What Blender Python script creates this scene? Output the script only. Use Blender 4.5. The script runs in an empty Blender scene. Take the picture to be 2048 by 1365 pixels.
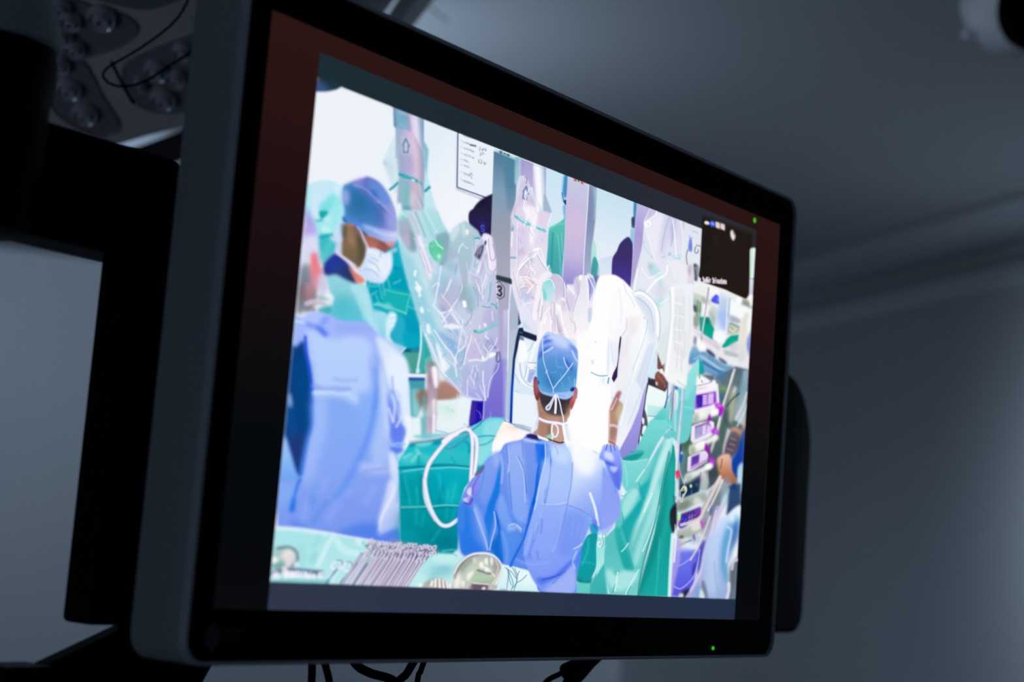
import bpy, bmesh, math
import numpy as np
from mathutils import Vector, Matrix

# ------------------------------------------------------------------ camera, world, lights
# Metres. The display surface of the monitor lies in the plane y = 0, x runs along it, z is up; the screen's lower edge is 1.5 m above the floor.
UP = 1.5
scene = bpy.context.scene
cam_data = bpy.data.cameras.new('camera')
cam = bpy.data.objects.new('camera', cam_data)
scene.collection.objects.link(cam)
RIGHT, CUP, FWD = Vector((0.61290430, -0.78656389, 0.07526991)), Vector((-0.14724416, -0.02010324, 0.98889586)), Vector((0.77631661, 0.61718158, 0.12813830))
cam.matrix_world = Matrix((
    (RIGHT.x, CUP.x, -FWD.x, -0.585836),
    (RIGHT.y, CUP.y, -FWD.y, -0.657131),
    (RIGHT.z, CUP.z, -FWD.z, 0.045558 + UP),
    (0, 0, 0, 1)))
cam_data.sensor_width = 36.0
cam_data.lens = 55.6590
cam_data.clip_start = 0.05
cam_data.dof.use_dof = True
cam_data.dof.focus_distance = 1.13
cam_data.dof.aperture_fstop = 5.0
scene.camera = cam

world = bpy.data.worlds.new('dim_room')
scene.world = world
world.use_nodes = True
world.node_tree.nodes['Background'].inputs['Color'].default_value = (0.50, 0.70, 1.0, 1)
world.node_tree.nodes['Background'].inputs['Strength'].default_value = 0.020
scene.view_settings.view_transform = 'Standard'
scene.view_settings.look = 'None'
scene.view_settings.exposure = 0.0
scene.view_settings.gamma = 1.0
scene.view_settings.use_curve_mapping = False
scene.cycles.use_denoising = True
scene.cycles.max_bounces = 6
scene.cycles.caustics_reflective = False
scene.cycles.caustics_refractive = False

def area_light(name, loc, target, size, power, color, spread=180):
    d = bpy.data.lights.new(name, 'AREA')
    d.shape = 'DISK'; d.size = size; d.energy = power; d.color = color; d.spread = math.radians(spread)
    o = bpy.data.objects.new(name, d)
    scene.collection.objects.link(o)
    o.location = loc
    o.rotation_euler = (Vector(target)-Vector(loc)).to_track_quat('-Z', 'Y').to_euler()
    return o
BLUE = (0.55, 0.74, 1.0)
area_light('ceiling_fill', (1.8, 1.9, 2.0), (1.8, 1.9, 2.7), 0.3, 4.3, (0.58, 0.77, 1.0), 180)  # added lamp facing up to brighten the ceiling; no screen stands here
area_light('far_wall_fill', (1.9, 3.1, 2.45), (3.5, 5.6, 2.3), 0.5, 9.6, (0.55, 0.74, 1.0), 130)  # added lamp, out of view, that brightens the left wall
area_light('right_wall_fill', (3.42, 0.80, 1.80), (4.26, 0.27, 1.78), 0.30, 6.3, (0.60, 0.78, 1.0), 130)  # unseen lamp added for the bright patch on the right wall; no doorway
area_light('front_left_fill', (-1.2, -1.6, 2.2), (0.2, 0.2, 1.7), 0.8, 0.26, (0.50, 0.70, 1.0), 140)  # weak unseen fill from behind the camera towards the monitor
area_light('lens_glint_fill', (-1.3, 0.5, 0.7), (0.404, 0.711, 2.005), 0.25, 0.075, (0.75, 0.85, 1.0), 26)  # small low lamp added to put glints on the surgical light's lenses
area_light('ball_fill', (1.15, 0.55, 2.44), (1.94, .31, 2.36), 0.12, 0.075, (0.66, 0.80, 1.0), 36)  # narrow lamp added to brighten the left of the ball spotlight
area_light('wide_fill', (0.6, -2.2, 1.2), (4.9, 2.0, 1.2), 1.0, 3.2, (0.52, 0.72, 1.0), 32)  # unseen lamp added behind the camera to lift the right wall
area_light('side_fill', (-1.6, 0.9, 1.0), (0.0, 0.9, 2.3), 0.4, 0.62, (0.56, 0.72, 1.0), 120)  # fill lamp added for the left side of the monitor housing

# ------------------------------------------------------------------ helpers
COL = scene.collection
def material(name, color, rough=0.6, spec=0.3, metal=0.0, noise=0.0, scale=40.0, coat=0.0):
    m = bpy.data.materials.new(name); m.use_nodes = True
    nt = m.node_tree; b = nt.nodes['Principled BSDF']
    b.inputs['Base Color'].default_value = (*color, 1)
    b.inputs['Roughness'].default_value = rough
    b.inputs['Specular IOR Level'].default_value = spec
    b.inputs['Metallic'].default_value = metal
    b.inputs['Coat Weight'].default_value = coat
    if noise:
        tc = nt.nodes.new('ShaderNodeTexCoord'); n = nt.nodes.new('ShaderNodeTexNoise')
        n.inputs['Scale'].default_value = scale; n.inputs['Detail'].default_value = 4
        mx = nt.nodes.new('ShaderNodeMix'); mx.data_type = 'RGBA'
        mx.inputs['A'].default_value = (*[c*(1-noise) for c in color], 1)
        mx.inputs['B'].default_value = (*[min(1, c*(1+noise)) for c in color], 1)
        nt.links.new(tc.outputs['Object'], n.inputs['Vector'])
        nt.links.new(n.outputs['Fac'], mx.inputs['Factor'])
        nt.links.new(mx.outputs['Result'], b.inputs['Base Color'])
    return m
def glow(name, color, strength):
    m = bpy.data.materials.new(name); m.use_nodes = True
    b = m.node_tree.nodes['Principled BSDF']
    b.inputs['Base Color'].default_value = (0, 0, 0, 1)
    b.inputs['Emission Color'].default_value = (*color, 1)
    b.inputs['Emission Strength'].default_value = strength
    return m
def finish(name, bm, mat, parent=None, smooth_angle=None, bevel=0, up=True):
    bmesh.ops.recalc_face_normals(bm, faces=bm.faces)
    me = bpy.data.meshes.new(name); bm.to_mesh(me); bm.free()
    if mat: me.materials.append(mat)
    o = bpy.data.objects.new(name, me); COL.objects.link(o)
    if smooth_angle is not None:
        for p in me.polygons: p.use_smooth = True
        me.set_sharp_from_angle(angle=math.radians(smooth_angle))
    if bevel:
        md = o.modifiers.new('bevel', 'BEVEL'); md.width = bevel; md.segments = 3; md.limit_method = 'ANGLE'
    if parent: o.parent = parent
    return o
def thing(name, label, cat, loc=(0, 0, 0), group=None):
    o = bpy.data.objects.new(name, None); COL.objects.link(o)
    o.location = loc; o.empty_display_size = .05
    o['label'] = label; o['category'] = cat
    if group: o['group'] = group
    bpy.context.view_layer.update()
    return o
def tag(o, label, cat, group=None):
    o['label'] = label; o['category'] = cat
    if group: o['group'] = group
    return o
def local(o, parent):
    """Keep a mesh built in world coordinates where it stands when it joins its thing."""
    o.parent = parent; o.matrix_parent_inverse = parent.matrix_world.inverted()
    bpy.context.view_layer.update()
    return o
def box(bm, x0, x1, y0, y1, z0, z1):
    v = [bm.verts.new(p) for p in ((x0,y0,z0),(x1,y0,z0),(x1,y1,z0),(x0,y1,z0),(x0,y0,z1),(x1,y0,z1),(x1,y1,z1),(x0,y1,z1))]
    for f in ((0,1,2,3),(4,5,6,7),(0,1,5,4),(1,2,6,5),(2,3,7,6),(3,0,4,7)): bm.faces.new([v[i] for i in f])
def rounded(x0, x1, z0, z1, r, n=6):
    out = []
    for cx, cz, a0 in ((x1-r, z1-r, 0), (x0+r, z1-r, 90), (x0+r, z0+r, 180), (x1-r, z0+r, 270)):
        for i in range(n+1):
            a = math.radians(a0+90*i/n); out.append((cx+r*math.cos(a), cz+r*math.sin(a)))
    return out
def loft(bm, rings, cap0=True, cap1=True):
    R = [[bm.verts.new(p) for p in ring] for ring in rings]; n = len(R[0])
    for a, b in zip(R[:-1], R[1:]):
        for i in range(n): bm.faces.new((a[i], a[(i+1) % n], b[(i+1) % n], b[i]))
    if cap0: bm.faces.new(R[0])
    if cap1: bm.faces.new(R[-1])
    return R
def lathe(bm, prof, center, axis=(0, 0, 1), n=40):
    """prof: (radius, distance along the axis) pairs."""
    q = Vector((0, 0, 1)).rotation_difference(Vector(axis)); c = Vector(center); rings = []
    for r, h in prof:
        rings.append([c+q @ Vector((max(r, 1e-5)*math.cos(2*math.pi*i/n), max(r, 1e-5)*math.sin(2*math.pi*i/n), h)) for i in range(n)])
    loft(bm, rings)
def tube(bm, pts, r, n=12, k=8):
    P = [Vector(p) for p in pts]; S = []
    for i in range(len(P)-1):
        a, b, c, d = P[max(i-1, 0)], P[i], P[i+1], P[min(i+2, len(P)-1)]
        for j in range(k):
            t = j/k; S.append(.5*((2*b)+(c-a)*t+(2*a-5*b+4*c-d)*t*t+(3*b-a-3*c+d)*t**3))
    S.append(P[-1]); rings = []; up = Vector((.13, .2, .97))
    for i, p in enumerate(S):
        t = (S[min(i+1, len(S)-1)]-S[max(i-1, 0)]).normalized(); u = (up-t*up.dot(t)).normalized(); w = t.cross(u); up = u
        rr = r(i/(len(S)-1)) if callable(r) else r
        rings.append([p+rr*(math.cos(2*math.pi*a/n)*u+math.sin(2*math.pi*a/n)*w) for a in range(n)])
    loft(bm, rings)
def extrude_poly(bm, pts, vec):
    a = [Vector(p) for p in pts]; v = Vector(vec)
    loft(bm, [a, [p+v for p in a]])

# ------------------------------------------------------------------ materials
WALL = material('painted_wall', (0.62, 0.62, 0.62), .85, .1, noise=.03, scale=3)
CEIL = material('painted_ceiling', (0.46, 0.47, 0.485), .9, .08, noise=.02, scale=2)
FLOOR = material('vinyl_floor', (0.25, 0.28, 0.30), .5, .3, noise=.06, scale=5)
TRIM = material('painted_trim', (0.62, 0.63, 0.65), .55, .3)
HOUSING = material('grey_plastic_housing', (0.48, 0.50, 0.53), .55, .35, noise=.02, scale=200)
RIM = material('light_plastic_rim', (0.66, 0.68, 0.72), .4, .5)
BLACKGLASS = material('black_bezel_glass', (0.0012, 0.0012, 0.0018), .35, .06)
BLACK = material('black_powder_coat', (0.0022, 0.0022, 0.0026), .5, .09, noise=.1, scale=60)
BLACKRUB = material('black_rubber', (0.004, 0.004, 0.005), .7, .1)
WHITEMETAL = material('white_enamel', (0.55, 0.57, 0.60), .45, .4)
LAMPWHITE = material('lamp_enamel', (0.33, 0.34, 0.36), .7, .1)
GREYMETAL = material('grey_enamel', (0.62, 0.64, 0.70), .5, .4)
DARKPANEL = material('dark_lens_panel', (0.12, 0.14, 0.18), .3, .5)
TUBEGREY = material('matt_grey_tube', (0.05, 0.055, 0.06), .9, .0)
RAIL = material('gloss_white_rail', (0.74, 0.75, 0.77), .35, .5)
LENS = material('clear_lens_plastic', (0.42, 0.44, 0.52), .14, 1.0, metal=.25, coat=1)

# ------------------------------------------------------------------ the display picture
# ---- picture painter: fills one array of colours with soft polygons and strokes, in millimetres on the glass
PX = 2.5                                   # picture cells per millimetre
X0, X1, Z0, Z1 = 40.0, 558.4, 0.0, 323.2   # the call window on the screen, mm
NX, NZ = int((X1-X0)*PX)+1, int((Z1-Z0)*PX)+1
def hexc(h): return np.array([int(h[i:i+2], 16) for i in (0, 2, 4)], np.float32)/255
def smooth(P, closed, k=5):
    P = np.asarray(P, np.float32); n = len(P)
    if n < 3: return P
    out = []; t = np.linspace(0, 1, k, endpoint=False)[:, None]
    for i in range(n if closed else n-1):
        if closed: a, b, c, d = P[i-1], P[i], P[(i+1) % n], P[(i+2) % n]
        else: a, b, c, d = P[max(i-1, 0)], P[i], P[i+1], P[min(i+2, n-1)]
        out.append(.5*((2*b)+(c-a)*t+(2*a-5*b+4*c-d)*t*t+(3*b-a-3*c+d)*t**3))
    if not closed: out.append(P[-1:])
    return np.concatenate(out)
def boxblur(m, r, ax):
    if r < .3: return m
    k = int(r); f = r-k
    def one(q):
        c = np.cumsum(np.pad(m, [(q+1, q) if i == ax else (0, 0) for i in (0, 1)]), axis=ax)
        s = m.shape[ax]
        hi = np.take(c, range(2*q+1, 2*q+1+s), ax); lo = np.take(c, range(0, s), ax)
        return (hi-lo)/(2*q+1)
    return one(k)*(1-f)+one(k+1)*f
def soft(m, bx, bz):
    for _ in (0, 1, 2): m = boxblur(boxblur(m, bx, 1), bz, 0)
    return m
def fill(P, x0, z0, w, h):
    S = 4; m = np.zeros((h*S, w+2), np.float32); rows = z0+(np.arange(h*S)+.5)/S
    n = len(P)
    for i in range(n):
        (ax, az), (bx, bz) = P[i], P[(i+1) % n]
        if az == bz: continue
        sg = 1.0 if bz > az else -1.0
        if az > bz: ax, az, bx, bz = bx, bz, ax, az
        r0, r1 = np.searchsorted(rows, az), np.searchsorted(rows, bz)
        if r1 <= r0: continue
        rr = np.arange(r0, r1)
        xs = np.clip(ax+(rows[r0:r1]-az)*(bx-ax)/(bz-az)-x0, 0, w)
        k = xs.astype(int); f = xs-k
        m[rr, k] += sg*(1-f); m[rr, k+1] += sg*f
    m = np.abs(np.cumsum(m, 1)[:, :w]).clip(0, 1)
    return m.reshape(h, S, w).mean(1)
def value_noise(w, h, cx, cz, ang, seed, x0, z0):
    rng = np.random.RandomState(seed); tab = rng.rand(64, 64).astype(np.float32)
    X, Z = np.meshgrid(np.arange(w)+x0, np.arange(h)+z0); ca, sa = np.cos(ang), np.sin(ang)
    out = 0; amp = 1
    for o in (1, 2.1):
        U = (X*ca+Z*sa)/cx*o; V = (-X*sa+Z*ca)/cz*o
        i, j = np.floor(U).astype(int), np.floor(V).astype(int); f, g = U-i, V-j
        f, g = f*f*(3-2*f), g*g*(3-2*g); a = lambda p, q: tab[(i+p) % 64, (j+q) % 64]
        out = out+amp*((a(0, 0)*(1-f)+a(1, 0)*f)*(1-g)+(a(0, 1)*(1-f)+a(1, 1)*f)*g-.5); amp *= .5
    return out
MT = ([0, 100, 200, 300, 400, 500, 600],
      [2.755, 2.325, 1.988, 1.719, 1.501, 1.323, 1.174],
      [3.588, 3.3, 3.054, 2.843, 2.66, 2.498, 2.355])
def metric(x):                              # how many fine strokes fit per mm across and up
    return np.interp(x, MT[0], MT[1]), np.interp(x, MT[0], MT[2])
def paint(ops, img):
    for op in ops:
        kind, cols, pts, par = op[0], op[1], op[2], op[3]
        P = np.array(pts, np.float32).reshape(-1, 2)/10
        sx, sz = metric(P[:, 0].mean()); blur = par[0]; alpha = par[1]
        if par[2]: P = smooth(P, kind != 'L')
        P = (P-[X0, Z0])*PX
        bx, bz = blur*PX/sx, blur*PX/sz
        if kind == 'L': wx = par[3]*PX/sx/2; wz = par[3]*PX/sz/2
        else: wx = wz = 0
        mx, mz = 3*bx+wx+2, 3*bz+wz+2
        xa, za = max(int(P[:, 0].min()-mx), 0), max(int(P[:, 1].min()-mz), 0)
        xb, zb = min(int(P[:, 0].max()+mx)+1, NX), min(int(P[:, 1].max()+mz)+1, NZ)
        w, h = xb-xa, zb-za
        if w <= 0 or h <= 0: continue
        if kind == 'L':
            X, Z = np.meshgrid((np.arange(w)+xa)*sx/PX, (np.arange(h)+za)*sz/PX)
            d = np.full((h, w), 1e9, np.float32); Q = P*[sx/PX, sz/PX]
            for a, b in zip(Q[:-1], Q[1:]):
                v = b-a; t = np.clip(((X-a[0])*v[0]+(Z-a[1])*v[1])/max(v@v, 1e-6), 0, 1)
                d = np.minimum(d, (X-a[0]-t*v[0])**2+(Z-a[1]-t*v[1])**2)
            d = np.sqrt(d); e = .6+blur
            m = np.clip((par[3]/2+e-d)/(2*e), 0, 1); m = m*m*(3-2*m)
        else:
            m = soft(fill(P, xa, za, w, h), bx/1.7, bz/1.7)
        m = (m*alpha)[..., None]; sub = img[za:zb, xa:xb]
        if kind == 'N':
            nz = value_noise(w, h, par[3]*PX/sx, par[4]*PX/sz, par[5], par[6], xa, za)[..., None]
            sub += m*nz*hexc(cols[0])*2
            np.clip(sub, 0, 1, out=sub); continue
        if len(cols) == 1: c = hexc(cols[0])
        else:
            g = (np.array(par[-4:], np.float32)/10).reshape(2, 2); g = (g-[X0, Z0])*PX; v = g[1]-g[0]
            X, Z = np.meshgrid(np.arange(w)+xa, np.arange(h)+za)
            t = np.clip(((X-g[0, 0])*v[0]+(Z-g[0, 1])*v[1])/(v@v), 0, 1)*(len(cols)-1)
            C = np.array([hexc(q) for q in cols]); k = np.minimum(t.astype(int), len(cols)-2); f = (t-k)[..., None]
            c = C[k]*(1-f)+C[k+1]*f
        sub *= 1-m; sub += m*c
    return img

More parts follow.
